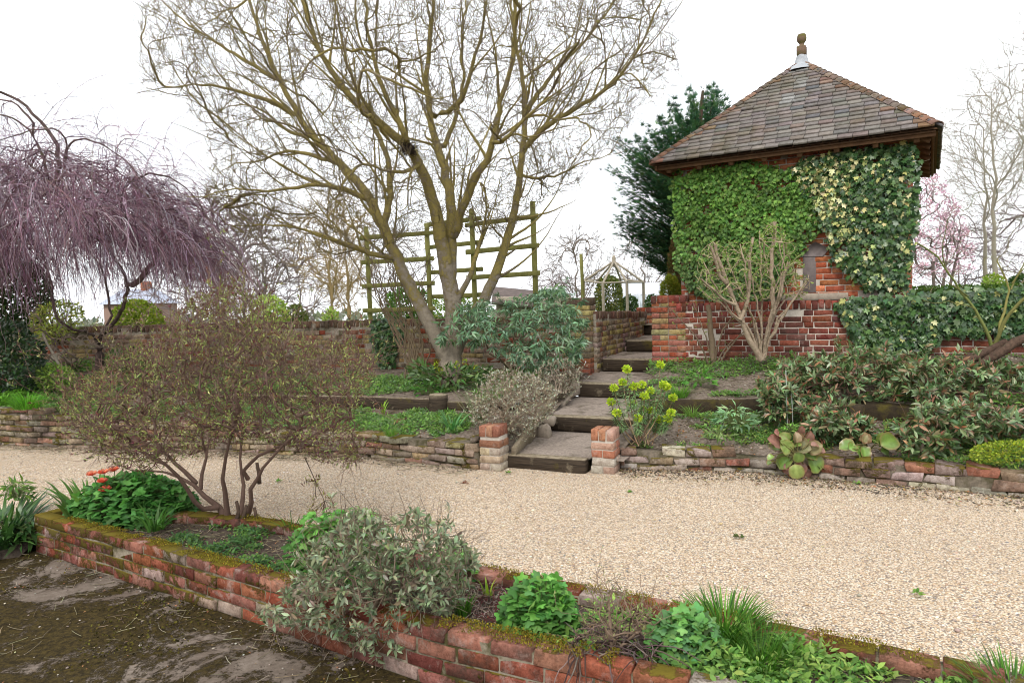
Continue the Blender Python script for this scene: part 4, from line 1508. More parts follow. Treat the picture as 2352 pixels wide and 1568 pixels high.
DOME = [(-160, 330), (20, 335), (110, 345), (190, 345), (270, 390), (350, 425), (415, 480), (455, 540), (475, 600), (440, 640), (370, 600), (300, 560), (200, 560), (100, 580), (-160, 620)]
T.grow(body(DOME, WY, 2.2, 420), .15, .5, .03)
T.radii(.004, 2.3)
m1, m2 = MB(), MB()
T.mesh(m1, rmin=.012); T.mesh(m2, lambda p, R: (.085, .055, .06), rmax=.012)
ax_ = np.array([P(40, 500, WY)[0], WY])
n = 3900
kk = RNG.choice(T.thin(.012), n)
q = T.p[kk] + RNG.normal(0, .07, (n, 3))
q[:1000] = body(DOME, WY, 2.3, 1000, shell=.4)
rad = q[:, :2] - ax_; rl = np.linalg.norm(rad, axis=1, keepdims=True)
d0 = np.concatenate([rad / (rl + .3) * .5, RNG.uniform(-.2, .45, (n, 1))], 1) + RNG.normal(0, .3, (n, 3))
pt, _ = curve(q, d0, RNG.uniform(.5, 1.5, n), 9, np.array([0, 0, -2.2]), wob=.15)
zmin = np.interp(q[:, 0], [P(-100, 650, WY)[0], P(140, 650, WY)[0], P(260, 650, WY)[0], P(420, 650, WY)[0], P(520, 650, WY)[0]], [1.45, 1.6, 2.1, 1.9, 1.75])
rr = np.linspace(.0042, .0017, 9)[None] * RNG.uniform(.7, 1.3, (n, 1))
low = pt[:, -1, 2] < zmin - RNG.uniform(0, .3, n)
pt[low, :, 2] += np.maximum(0, (zmin[low] - pt[low, -1, 2]))[:, None] * np.linspace(0, 1, 9)[None]
tw = pick([(.23, .13, .165), (.33, .215, .255), (.12, .065, .085), (.5, .42, .47)], n, (4, 4, 3, 1.4), .2)
tubes(m2, pt, rr, 3, tw)
k = RNG.integers(0, n, 9000); j = RNG.integers(2, 8, 9000)
p2, _ = curve(pt[k, j], nrm(pt[k, j] - pt[k, j - 1] + RNG.normal(0, .035, (9000, 3))), RNG.uniform(.1, .45, 9000), 5, np.array([0, 0, -1.2]), wob=.15)
tubes(m2, p2, np.linspace(.0024, .0012, 5)[None].repeat(9000, 0), 3, tw[k])
m1.build("trunk", M['bark_weep'], wt, smooth=True)
m2.build("crown", M['stem'], wt)


# ------------------------------------------------------------------ shrubs and plants
def stems_to(T, base, pts, r, rng=RNG, lift=.35):
    for q in pts:
        b = base + np.append(rng.normal(0, .03, 2), 0)
        mid = b + (q - b) * .45 + np.array([0, 0, lift * np.linalg.norm(q - b) * .3])
        u = np.linspace(0, 1, 9)[:, None]
        T.line((1 - u) ** 2 * b + 2 * u * (1 - u) * mid + u ** 2 * q, -1, r)


def shrub(name, label, cat, poly, Y, ry, base, ntip, leaf, size, per, cols, wts=None, bark=(.12, .08, .06), nst=7, tipr=.0018, step=.06, dirw=.7, leafm='leaf', stems=None, R=None, shell=.0, up=.35,
          spread=.9, extra=0, group=None, tipcol=None, droop=0.0, along=.08, leafwid=1.0, rst=(.014, .006), e=2.4, barkm='stem', lower=None, shoot=.05, bare=0):
    t = thing(name, label, cat, base, group)
    T = Tree()
    base = np.asarray(base, float)
    tips = body(poly, Y, ry, ntip, R, shell)
    if shoot:
        top = RNG.random(ntip) < .22
        tips[top] += nrm(tips[top] - np.array([tips[:, 0].mean(), tips[:, 1].mean(), tips[:, 2].min()])) * RNG.exponential(shoot, (top.sum(), 1))
    if stems:
        for q, r in stems:
            T.line(q, -1, r)
    else:
        c = tips[RNG.choice(len(tips), nst)]
        stems_to(T, base, base + (c - base) * RNG.uniform(.35, .6, (nst, 1)), rst)
    i0 = T.n
    T.grow(tips, step, dirw, .02)
    T.radii(tipr, e)
    if stems:
        pass
    m1, m2 = MB(), MB()
    T.mesh(m1, lambda p, R_: bark)
    isleaf = np.ones(T.n, bool); isleaf[T.par[:T.n][T.par[:T.n] >= 0]] = False
    tp = np.where(isleaf)[0]; tp = tp[tp >= i0]
    if extra:
        more = RNG.choice(np.where(T.r[:T.n] < tipr * 2.2)[0], extra)
        tp = np.concatenate([tp, more])
    k = np.repeat(tp, per)
    n = len(k)
    ax = T.d[k]
    if tipcol is not None:
        ax = nrm(ax + (0, 0, .5))
    pos = T.p[k] - ax * (RNG.random((n, 1)) ** 1.3) * along
    side = nrm(np.cross(ax, rdir(n)))
    d = nrm(side * spread + ax * RNG.uniform(.2, 1.0, (n, 1)) + np.array([0, 0, up - droop]))
    nn = nrm(ax + np.array([0, 0, .6]) + RNG.normal(0, .3, (n, 3)))
    c = pick(cols, n, wts, .2)
    if lower is not None:                                  # few leaves low down and inside, where the twigs are bare
        cx_ = tips.mean(0)
        inner = 1 - np.clip(np.linalg.norm((pos - cx_) / np.array([1.1, .8, .6]), axis=1), 0, 1)
        kp = RNG.random(n) < np.clip(.65 + (pos[:, 2] - lower + .35) / .6, .5, 1) * (1 - .6 * inner)
        pos, d, nn, c = pos[kp], d[kp], nn[kp], c[kp]; n = len(pos)
    if bare:
        kk = RNG.choice(T.thin(.006), bare)
        pt, _ = curve(T.p[kk], T.d[kk] + rdir(bare) * .7, RNG.uniform(.05, .22, bare), 5, (0, 0, .25), wob=.16)
        tubes(m1, pt, np.linspace(.0016, .001, 5)[None].repeat(bare, 0), 3, np.array(bark) * RNG.uniform(.8, 1.7, (bare, 1)))
    leaves(m2, leaf, pos, d, nn, size * RNG.uniform(.55, 1.2, n), c, 0, leafwid)
    if tipcol is not None:
        kk = np.repeat(tp, 5); n = len(kk)
        ax = nrm(T.d[kk] + (0, 0, .6))
        leaves(m2, leaf, T.p[kk], nrm(ax + RNG.normal(0, .3, (n, 3))), rdir(n), size * RNG.uniform(.5, .9, n), pick(tipcol, n, None, .25), 0, leafwid * .8)
    m1.build("stems", M[barkm], t)
    m2.build("foliage", M[leafm], t)
    return t, T


HY = 5.0
hb = G(540, 1196, .05)
hs_ = [([(522, 1200), (505, 1170), (460, 1124), (420, 1095), (390, 1084), (340, 1080)], (.027, .007), (5.0, 5.1)), ([(525, 1200), (512, 1150), (508, 1104), (520, 1040), (535, 980)], (.026, .008), (5.0, 4.8)),
       ([(550, 1190), (556, 1150), (566, 1119), (552, 1085), (535, 1060), (560, 980)], (.021, .007), (5.0, 5.3)), ([(570, 1180), (574, 1140), (578, 1105), (620, 1050), (680, 1000)], (.021, .007), (5.0, 4.7)),
       ([(460, 1124), (452, 1100), (470, 1062), (480, 1010)], (.018, .008), (5.05, 5.2)), ([(500, 1165), (470, 1190), (440, 1150), (430, 1110), (380, 1060), (300, 1020)], (.022, .008), (5.0, 4.6)),
       ([(570, 1100), (540, 1070), (600, 1040), (700, 1010), (760, 980)], (.018, .006), (5.2, 5.0)), ([(452, 1110), (400, 1060), (300, 990), (220, 960)], (.018, .006), (5.1, 5.3))]
stems = [(px_line(a, Y), r) for a, r, Y in hs_]
HEBE = [(135, 930), (150, 880), (230, 850), (270, 800), (330, 790), (390, 740), (430, 690), (500, 660), (560, 655), (620, 720), (680, 760), (740, 790), (800, 770), (860, 830), (850, 880), (820, 920), (810, 990), (840, 1040), (800, 1075), (740, 1065),
        (700, 1040), (600, 1010), (480, 1030), (400, 1060), (330, 1085), (260, 1070), (200, 1010), (150, 980)]
heb, HT = shrub("hebe_bush", "twiggy rounded bush with small yellow green leaves and purple tips in the planter", "bush", HEBE, HY, .85, hb, 5800, 'blade', .032, 8,
                [(.3, .31, .12), (.22, .25, .085), (.4, .38, .19), (.24, .17, .085), (.2, .09, .07)], (4, 4, 1.6, 1.8, 1.8), (.17, .11, .085), tipr=.0016, stems=stems, tipcol=[(.17, .05, .07), (.2, .08, .08), (.12, .045, .075)], along=.09, extra=300, leafwid=1.4, spread=.8, leafm='leaf_matt', R=60, shoot=.1, lower=1.0, bare=3000)
m_ = MB()
a_ = px_line([(530, 1200), (560, 1208), (590, 1218), (612, 1226)], (4.95, 4.75))
tubes(m_, a_[None], np.linspace(.035, .02, len(a_))[None], 10, (.2, .15, .12), cap=True)
m_.build("bare_stub", M['bark_brown'], heb)
for pts in ([(588, 1218), (596, 1190), (584, 1165)], [(545, 1190), (546, 1160), (543, 1150)], [(556, 1195), (560, 1168), (566, 1160)], [(596, 1110), (592, 1080), (590, 1062)]):
    a_ = px_line(pts, (4.9, 4.9))
    m_ = MB()
    tubes(m_, a_[None], np.linspace(.016, .012, len(a_))[None], 8, (.1, .07, .055), cap=True)
    m_.build("bare_stub", M['bark_brown'], heb)
# the spray hanging free on the right
m1, m2 = MB(), MB()
dy = P(700, 1060, 5.1)
a_ = px_line([(700, 1050), (715, 1090), (725, 1120), (745, 1150)], (5.0, 5.0))
tubes(m1, a_[None], np.linspace(.004, .002, len(a_))[None], 4, (.12, .08, .06))
q = body([(690, 1110), (720, 1090), (755, 1120), (740, 1170), (700, 1165)], 5.0, .12, 30)
pt, _ = curve(a_[RNG.integers(len(a_) // 2, len(a_), 30)], q - a_[-2], np.linalg.norm(q - a_[-2], axis=1), 4, (0, 0, .2))
tubes(m1, pt, np.full((30, 4), .0017), 3, (.12, .08, .06))
k = RNG.integers(0, 30, 200)
leaves(m2, 'blade', pt[k, 3] + RNG.normal(0, .01, (200, 3)), rdir(200) + (0, 0, .5), rdir(200), RNG.uniform(.02, .04, 200), pick([(.3, .28, .1), (.13, .05, .05), (.22, .2, .07)], 200), 0, 1.4)
sp = m1.build("hanging_spray", M['stem'], heb)
m2.build("foliage", M['leaf_matt'], sp)

# downy grey-green sage spilling over the planter's front wall
SAGE = [(690, 1300), (720, 1250), (790, 1185), (830, 1170), (880, 1200), (950, 1170), (1010, 1190), (1060, 1230), (1095, 1290), (1080, 1340), (1050, 1400), (1000, 1420), (960, 1450), (930, 1500), (860, 1520), (790, 1470), (720, 1440), (620, 1440), (600, 1400), (650, 1370), (680, 1340)]
shrub("sage_bush", "grey green downy leaved bush spilling over the planter's front wall", "bush", SAGE, 3.38, .34, G(850, 1400, .05), 1000, 'oval', .043, 8,
      [(.25, .29, .2), (.32, .35, .26), (.19, .23, .14), (.3, .25, .19), (.23, .17, .13)], (4, 3, 3, 1.5, 1), (.2, .15, .11), nst=14, tipr=.0016, leafm='leaf_matt', along=.06, extra=300, up=.1, R=50, leafwid=.8, shoot=.035, bare=700)


def tuft(name, label, cat, base, n, hgt, spread, cols, group=None, kind='strap', wid=1.0, lean=.5, rad=.06, mat='leaf', part="blades", bend=0):
    t = thing(name, label, cat, base, group)
    m_ = MB()
    aa = RNG.uniform(0, 6.283, n)
    rr = rad * np.sqrt(RNG.random(n))
    p = np.asarray(base) + np.stack([np.cos(aa) * rr, np.sin(aa) * rr, np.zeros(n)], 1)
    ll = RNG.uniform(.05, lean, n)
    d = np.stack([np.cos(aa) * ll, np.sin(aa) * ll, np.ones(n)], 1) + RNG.normal(0, .12, (n, 3))
    up = np.stack([-np.cos(aa), -np.sin(aa), np.full(n, .3)], 1)
    leaves(m_, kind, p, d, -up * -1, hgt * RNG.uniform(.5, 1.1, n), pick(cols, n, None, .2), 0, wid)
    m_.build(part, M[mat], t)
    return t


def mound(name, label, cat, base, rx, ry, hgt, n, kind, size, cols, group=None, wts=None, mat='leaf', petcol=(.2, .25, .1), up=.9, rnd=.35, flat=0):
    """a mound of stalked leaves"""
    t = thing(name, label, cat, base, group)
    base = np.asarray(base, float)
    v = rdir(n); v[:, 2] = np.abs(v[:, 2])
    rr = RNG.uniform(.55, 1.0, (n, 1)) ** .7
    p = base + v * rr * np.array([rx, ry, hgt])
    m1, m2 = MB(), MB()
    d = nrm(v * np.array([1, 1, .2]) + RNG.normal(0, rnd, (n, 3)) + (0, 0, -.1))
    nn = nrm(v + np.array([0, -.15, up]) + RNG.normal(0, .25, (n, 3)))
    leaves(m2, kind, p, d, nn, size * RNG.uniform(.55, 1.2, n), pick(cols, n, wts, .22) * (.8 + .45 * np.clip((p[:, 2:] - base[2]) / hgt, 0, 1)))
    u = np.linspace(0, 1, 5)[None, :, None]
    b = base + (p - base)[:, :] * np.array([.25, .25, 0])
    pt = (1 - u) ** 2 * b[:, None] + 2 * u * (1 - u) * (b * .5 + p * .5 + np.array([0, 0, .25]) * hgt)[:, None] + u ** 2 * p[:, None]
    tubes(m1, pt, np.full((n, 5), .0018 if size < .12 else .004), 3, petcol)
    m1.build("stalks", M['stem'], t); m2.build("leaves", M[mat], t)
    return t


AQ = [(.13, .3, .07), (.1, .24, .055), (.17, .36, .09), (.085, .2, .06)]
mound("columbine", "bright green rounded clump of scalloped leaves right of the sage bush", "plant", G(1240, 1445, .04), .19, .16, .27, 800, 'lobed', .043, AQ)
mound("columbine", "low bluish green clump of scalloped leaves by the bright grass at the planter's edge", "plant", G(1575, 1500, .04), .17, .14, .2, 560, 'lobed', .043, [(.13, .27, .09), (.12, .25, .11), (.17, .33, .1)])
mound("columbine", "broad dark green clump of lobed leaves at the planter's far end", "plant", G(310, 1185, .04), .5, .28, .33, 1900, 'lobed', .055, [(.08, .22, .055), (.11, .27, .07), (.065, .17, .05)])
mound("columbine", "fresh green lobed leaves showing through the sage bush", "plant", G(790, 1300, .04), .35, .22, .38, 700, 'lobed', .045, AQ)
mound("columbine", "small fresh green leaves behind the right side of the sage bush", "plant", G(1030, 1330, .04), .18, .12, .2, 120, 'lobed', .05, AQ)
GR = [(.09, .21, .025), (.06, .155, .02), (.12, .26, .035), (.05, .13, .02)]
tuft("grass_clump", "tall bright green grassy clump of strap leaves on the planter's far edge", "plant", G(1665, 1465, .03), 420, .23, .5, GR, wid=.5, rad=.13, lean=.75)
tuft("grass_clump", "fine dense green grass clump spilling in front of the strap leaved clump", "plant", G(1745, 1525, .02), 1100, .17, .5, GR, wid=.28, rad=.16, lean=.7)
tuft("grass_clump", "dark green grass tuft in the photograph's bottom right corner", "plant", G(2330, 1610, .03), 500, .17, .5, GR, wid=.4, rad=.15, lean=.8)
tuft("grass_clump", "small upright green grass tuft under the sage bush", "plant", G(1065, 1410, .05), 120, .11, .3, GR, wid=.5, rad=.04, lean=.3)
tuft("bulb_shoots", "few upright yellow green shoots among dead red stalks in the planter", "plant", G(1120, 1370, .04), 9, .11, .3, [(.3, .4, .05)], wid=1.3, rad=.025, lean=.35)
tuft("iris_clump", "clump of sword shaped leaves at the planter's far left end", "plant", G(205, 1180, .05), 70, .36, .5, [(.1, .19, .05), (.13, .22, .06)], wid=1.1, rad=.18, lean=.5)
tuft("iris_clump", "spreading clump of dark strap leaves under the twiggy bush", "plant", G(355, 1215, .05), 60, .22, .5, [(.06, .14, .035), (.08, .18, .04)], wid=.9, rad=.07, lean=1.1)
tuft("strap_plant", "dark strap leaved plant outside the planter's left end", "plant", G(8, 1262, -.2), 260, .5, .5, [(.04, .1, .03), (.06, .13, .03), (.03, .08, .03)], wid=.9, rad=.16, lean=1.0, mat='leaf_gloss')
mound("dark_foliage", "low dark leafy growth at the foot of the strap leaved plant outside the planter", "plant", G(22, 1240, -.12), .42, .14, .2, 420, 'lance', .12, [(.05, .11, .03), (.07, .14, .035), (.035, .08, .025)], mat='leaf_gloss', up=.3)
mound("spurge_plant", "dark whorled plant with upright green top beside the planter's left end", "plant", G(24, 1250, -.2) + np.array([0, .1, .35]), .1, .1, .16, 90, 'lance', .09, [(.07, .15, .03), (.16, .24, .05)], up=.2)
tuft("grass_clump", "thin grass tuft against the planter's back wall beside the bare stump", "plant", G(672, 1222, .05), 50, .17, .5, GR, wid=.5, rad=.05, lean=1.1)
# salmon flowers
for i, (px, py, lab) in enumerate(((238, 1088, "salmon red flower held highest above the iris leaves"), (242, 1128, "orange red flower lowest among the iris leaves"), (212, 1092, "salmon flower leftmost above the iris leaves"), (262, 1082, "small salmon flower rightmost above the iris leaves"), (236, 1108, "dark red flower between the other salmon ones"))):
    c = P(px, py, 5.05)
    t = thing("salmon_flower", lab, "flower", c, "salmon flowers in the planter")
    m1, m2 = MB(), MB()
    g = G(230, 1180, .05)
    u = np.linspace(0, 1, 6)[:, None]
    pt = g + (c - g) * u + np.array([.03, 0, 0]) * np.sin(u * 3)
    tubes(m1, pt[None], np.full((1, 6), .0025), 4, (.12, .18, .06)); m1.build("stem", M['stem'], t)
    n = 12
    a_ = np.arange(n) * 6.283 / 6
    d = np.stack([np.cos(a_), np.sin(a_) - .3, np.where(np.arange(n) < 6, .35, .8)], 1)
    leaves(m2, 'petal', np.repeat(c[None], n, 0), d, (0, -.4, 1), .045 if i != 1 else .052, pick([(.75, .14, .09), (.8, .25, .16)], n, None, .1), 0, 1.1)
    leaves(m2, 'petal', np.repeat(c[None] + (0, -.01, .005), 5, 0), rdir(5) + (0, -.6, .6), (0, 0, 1), .014, (.8, .5, .05))
    m2.build("petals", M['petal'], t)
# dead heather-like shrub
DEAD = [(1310, 1480), (1330, 1420), (1345, 1360), (1400, 1330), (1440, 1350), (1500, 1370), (1525, 1410), (1500, 1470), (1440, 1490), (1380, 1500)]
shrub("heather_shrub", "dry brown twiggy heather bush with few leaves between the two columbines", "shrub", DEAD, 2.95, .22, G(1415, 1500, .04), 620, 'blade', .02, 2, [(.3, .32, .14), (.25, .18, .11), (.2, .27, .1)], None, (.24, .17, .12), nst=16, tipr=.0012,
      along=.04, dirw=1.2, leafwid=1.5, up=.5, R=50)
m_ = MB()
n = 90
b = G(1415, 1505, .05) + np.stack([RNG.uniform(-.2, .2, n), RNG.uniform(-.1, .06, n), np.zeros(n)], 1)
pt, _ = curve(b + (0, 0, .05), rdir(n) * (1, 1, .3) + (0, -.25, .2), RNG.uniform(.12, .3, n), 8, (0, -.1, -1.4), wob=.2)
pt[:, :, 2] = np.maximum(pt[:, :, 2], -.02)
tubes(m_, pt, np.linspace(.004, .002, 8)[None].repeat(n, 0), 4, pick([(.07, .045, .04), (.12, .085, .075), (.2, .15, .13)], n))
tag(m_.build("dead_stalks", M['stem'], None, loc=G(1415, 1505, .05)), "tangle of bare dark woody stalks at the foot of the dry heather bush", "dead stalks")
m_ = MB()
n = 420
q, _ = in_poly([(1010, 1330), (1100, 1310), (1180, 1340), (1200, 1370), (1150, 1420), (1090, 1420), (1040, 1390)], n)
b = G(q[:, 0], q[:, 1], .055)
pt, _ = curve(b, rdir(n) * (1, 1, .4), RNG.uniform(.04, .13, n), 6, (0, 0, -.5), wob=.35)
pt[:, :, 2] = np.maximum(pt[:, :, 2], .04)
tubes(m_, pt, np.full((n, 6), .0018), 3, pick([(.3, .22, .18), (.2, .07, .07), (.4, .33, .27), (.14, .05, .05)], n))
tag(m_.build("dead_stalks", M['stem'], None, loc=b[0]), "pale and reddish dead stalks lying on the soil right of the sage bush", "dead stalks", kind="stuff")

# ------------------------------------------------------------------ plants beside the steps
SILV = [(1005, 790), (1030, 740), (1060, 700), (1110, 690), (1180, 685), (1230, 668), (1290, 660), (1330, 700), (1345, 760), (1330, 830), (1270, 850), (1200, 840), (1130, 800), (1070, 790)]
shrub("silvery_shrub", "silvery green narrow leaved shrub between the big bare tree and the yellowish pier", "shrub", SILV, 8.75, .5, G(1180, 862, .55), 800, 'lance', .11, 9,
      [(.2, .31, .22), (.15, .24, .16), (.28, .38, .29), (.13, .21, .11)], None, (.2, .16, .1), nst=9, leafm='leaf_matt', along=.1, droop=.75, up=.2, leafwid=.9, R=50, extra=150)
LAV = [(.5, .44, .39), (.4, .33, .28), (.5, .51, .47), (.36, .36, .3), (.3, .24, .19)]
LA1 = [(1075, 960), (1095, 900), (1130, 855), (1180, 845), (1240, 868), (1285, 900), (1270, 950), (1225, 990), (1195, 1030), (1160, 990), (1105, 990)]
shrub("lavender", "large dry greyish lavender bush sprawling over the left edge of the steps", "shrub", LA1, 6.95, .45, G(1165, 985, .3), 2600, 'blade', .034, 5, LAV, None, (.27, .21, .15), nst=16, tipr=.0016, leafm='leaf_matt', along=.05, dirw=1.2, leafwid=1.3, up=.8, R=45)
LA2 = [(1215, 875), (1245, 838), (1300, 822), (1338, 845), (1332, 890), (1300, 930), (1255, 930)]
shrub("lavender", "smaller dry lavender bush behind the large one below the yellowish pier", "shrub", LA2, 8.3, .3, G(1285, 905, .5), 900, 'blade', .035, 5, LAV, None, (.25, .2, .15), nst=12, tipr=.0016, leafm='leaf_matt', along=.05, dirw=1.2, leafwid=1.3, up=.8, R=35)
m_ = MB()
b = np.repeat(G(1100, 975, .3)[None], 60, 0) + RNG.normal(0, .03, (60, 3)) * (1, 1, 0)
pt, _ = curve(b, rdir(60) * (.6, .6, .2) + (0, 0, 1), RNG.uniform(.2, .5, 60), 6, (0, 0, -.2), wob=.06)
tubes(m_, pt, np.linspace(.004, .0015, 6)[None].repeat(60, 0), 3, pick([(.2, .26, .12), (.3, .28, .17)], 60))
tag(m_.build("grass_stalks", M['stem'], None, loc=G(1100, 975, .3)), "tall thin grassy stalks rising through the large lavender", "grass")

# euphorbia
eb = G(1475, 1020, .2)
eu = thing("euphorbia", "blue green euphorbia with lime yellow flower heads beside the right hand pillar", "plant", eb)
m1, m2, m3 = MB(), MB(), MB()
heads = [(1440, 850), (1411, 893), (1432, 880), (1456, 890), (1474, 886), (1493, 900), (1517, 840), (1522, 885), (1480, 912), (1455, 930), (1418, 950), (1476, 945), (1465, 962), (1509, 965), (1530, 890), (1498, 945), (1540, 950), (1404, 925), (1545, 915), (1532, 965)]
for (px, py) in heads:
    tip = P(px, py, eb[1] + RNG.uniform(-.15, .2))
    b = eb + np.append(RNG.normal(0, .05, 2), 0)
    u = np.linspace(0, 1, 12)[:, None]
    ctl = b + (tip - b) * np.array([.75, .75, .35])
    pt = (1 - u) ** 2 * b + 2 * u * (1 - u) * ctl + u ** 2 * tip
    tubes(m1, pt[None], np.linspace(.006, .004, 12)[None], 5, pick([(.3, .2, .13), (.24, .2, .1)], 1)[0])
    n = 120
    i = RNG.uniform(.55, .97, n)
    p_ = np.stack([np.interp(i, u[:, 0], pt[:, k]) for k in range(3)], 1)
    ax = nrm(pt[-1] - pt[6])
    side = nrm(np.cross(np.broadcast_to(ax, (n, 3)), rdir(n)))
    leaves(m2, 'lance', p_, side + ax * (-.35 + .9 * (i[:, None] - .5)), ax, .062 * RNG.uniform(.7, 1.1, n), pick([(.19, .29, .15), (.25, .35, .18), (.15, .23, .1)], n), 0, .75)
    n = 120
    v = rdir(n); v[:, 2] *= .8
    leaves(m3, 'petal', tip + v * RNG.uniform(.008, .03, (n, 1)) + ax * .012, v, rdir(n), .026, pick([(.5, .58, .05), (.58, .64, .08), (.4, .5, .05)], n))
m1.build("stems", M['stem'], eu); m2.build("leaves", M['leaf_matt'], eu); m3.build("flowers", M['leaf'], eu)
df = P(1513, 838, 8.9)
t = thing("daffodil", "single yellow daffodil in front of the orange red pier", "flower", df - (0, 0, .2))
m1, m2 = MB(), MB()
tubes(m1, np.array([[df - (0, 0, .22), df - (0, 0, .1), df]]), np.full((1, 3), .004), 4, (.12, .22, .06))
a_ = np.arange(6) * 1.047
leaves(m2, 'petal', np.repeat(df[None], 6, 0), np.stack([np.cos(a_), np.full(6, -.25), np.sin(a_)], 1), (0, -1, 0), .045, (.8, .6, .03))
a_ = np.linspace(0, 5.5, 8)
leaves(m2, 'petal', np.repeat(df[None], 8, 0), np.stack([np.cos(a_) * .4, np.full(8, -1.0), np.sin(a_) * .4], 1), (0, 0, 1), .035, (.8, .45, .02))
m1.build("stem", M['stem'], t); m2.build("petals", M['petal'], t)

# pruned shrub in front of the tower and the thin one beside it
pb = P(1745, 822, 8.3)
pr = thing("pruned_shrub", "hard pruned pale barked shrub with stubby limbs in front of the red wall", "shrub", pb)
T = Tree()
PYY = 8.25
for pts, r, Y in (([(1748, 826), (1730, 790), (1705, 745), (1690, 700), (1668, 650), (1650, 600), (1643, 560)], (.038, .02), (8.25, 8.1)), ([(1748, 826), (1762, 770), (1775, 720), (1790, 680), (1800, 640), (1812, 600)], (.034, .018), (8.25, 8.1)),
                  ([(1700, 735), (1720, 690), (1725, 640), (1720, 590), (1730, 545)], (.028, .018), (8.15, 8.2)), ([(1775, 720), (1775, 660), (1770, 600), (1776, 550), (1778, 510)], (.03, .018), (8.15, 8.1)),
                  ([(1668, 650), (1655, 640), (1640, 600), (1632, 565)], (.025, .015), (8.1, 7.95)), ([(1755, 800), (1780, 760), (1800, 720), (1835, 670), (1858, 640)], (.022, .01), (8.25, 8.0)), ([(1690, 700), (1660, 690), (1630, 650), (1610, 640)], (.022, .01), (8.1, 7.9))):
    T.line(px_line(pts, Y), -1, r)
for x0, x1, y1, o_ in ((1735, 1615, 600, -.2), (1740, 1668, 575, .15), (1745, 1700, 560, -.15), (1750, 1745, 530, .2), (1757, 1800, 560, -.25), (1762, 1832, 610, .1), (1765, 1862, 650, -.2), (1730, 1600, 660, .1), (1752, 1722, 600, -.3), (1760, 1790, 640, -.35)):
    T.line(px_line([(1748 + (x0 - 1748) * .5, 826), (x0, 770), (x0 + (x1 - x0) * .45 + RNG.normal(0, 6), 705), (x0 + (x1 - x0) * .8 + RNG.normal(0, 6), (705 + y1) / 2), (x1, y1)], (8.25, 8.25 + o_)), -1, (.018, .007))
i0 = T.n
SH = [(1590, 640), (1600, 590), (1640, 545), (1700, 560), (1740, 540), (1775, 500), (1810, 540), (1850, 600), (1870, 650), (1850, 690), (1800, 680), (1740, 690), (1680, 690), (1620, 690)]
T.grow(body(SH, PYY, .35, 620), .07, 1.8, .025, grav=(0, 0, .05))
T.radii(.0036, 2.5)
m1, m2, m3 = MB(), MB(), MB()
T.mesh(m1, rmin=.012); T.mesh(m3, lambda p, R: (.5, .4, .27), rmax=.012)
k = RNG.choice(np.where((T.r[:T.n] < .008) & (T.p[:T.n, 0] < P(1850, 640, PYY)[0]))[0], 2600)
leaves(m2, 'oval', T.p[k], rdir(len(k)) + (0, 0, .5), rdir(len(k)) + (0, -.3, .8), RNG.uniform(.02, .045, len(k)), pick([(.25, .33, .09), (.2, .28, .08), (.3, .36, .13)], len(k)))
m1.build("limbs", M['bark_pale'], pr, smooth=True); m3.build("shoots", M['stem'], pr); m2.build("young_leaves", M['leaf'], pr)
THIN = [(1530, 700), (1560, 680), (1600, 690), (1640, 720), (1700, 700), (1760, 720), (1790, 700), (1740, 770), (1690, 800), (1640, 830), (1590, 800), (1550, 760)]
tb2 = G(1635, 850, .66)
st2 = [(px_line([(1638, 850), (1640, 810), (1632, 760), (1626, 700)], (tb2[1], tb2[1])), (.045, .03))] + [(px_line(a_, (tb2[1], tb2[1] + o_)), (.014, .004)) for a_, o_ in
       (([(1632, 845), (1610, 790), (1570, 740), (1530, 700)], -.3), ([(1634, 845), (1620, 760), (1590, 690)], .2), ([(1642, 845), (1680, 790), (1730, 740), (1790, 690)], -.4), ([(1642, 845), (1665, 790), (1700, 770), (1745, 755)], -.1), ([(1640, 840), (1650, 780), (1700, 690), (1760, 600)], -.5))]
shrub("thin_shrub", "slender shrub with thin arching stems beside a stake in front of the orange red pier", "shrub", THIN, tb2[1], .4, tb2, 70, 'oval', .03, 3, [(.25, .33, .08), (.16, .24, .07)], None, (.24, .18, .12), stems=st2, tipr=.002, up=.6)

# bergenias
BG = [(.16, .25, .06), (.22, .3, .09), (.24, .2, .12), (.14, .2, .07), (.26, .13, .11)]


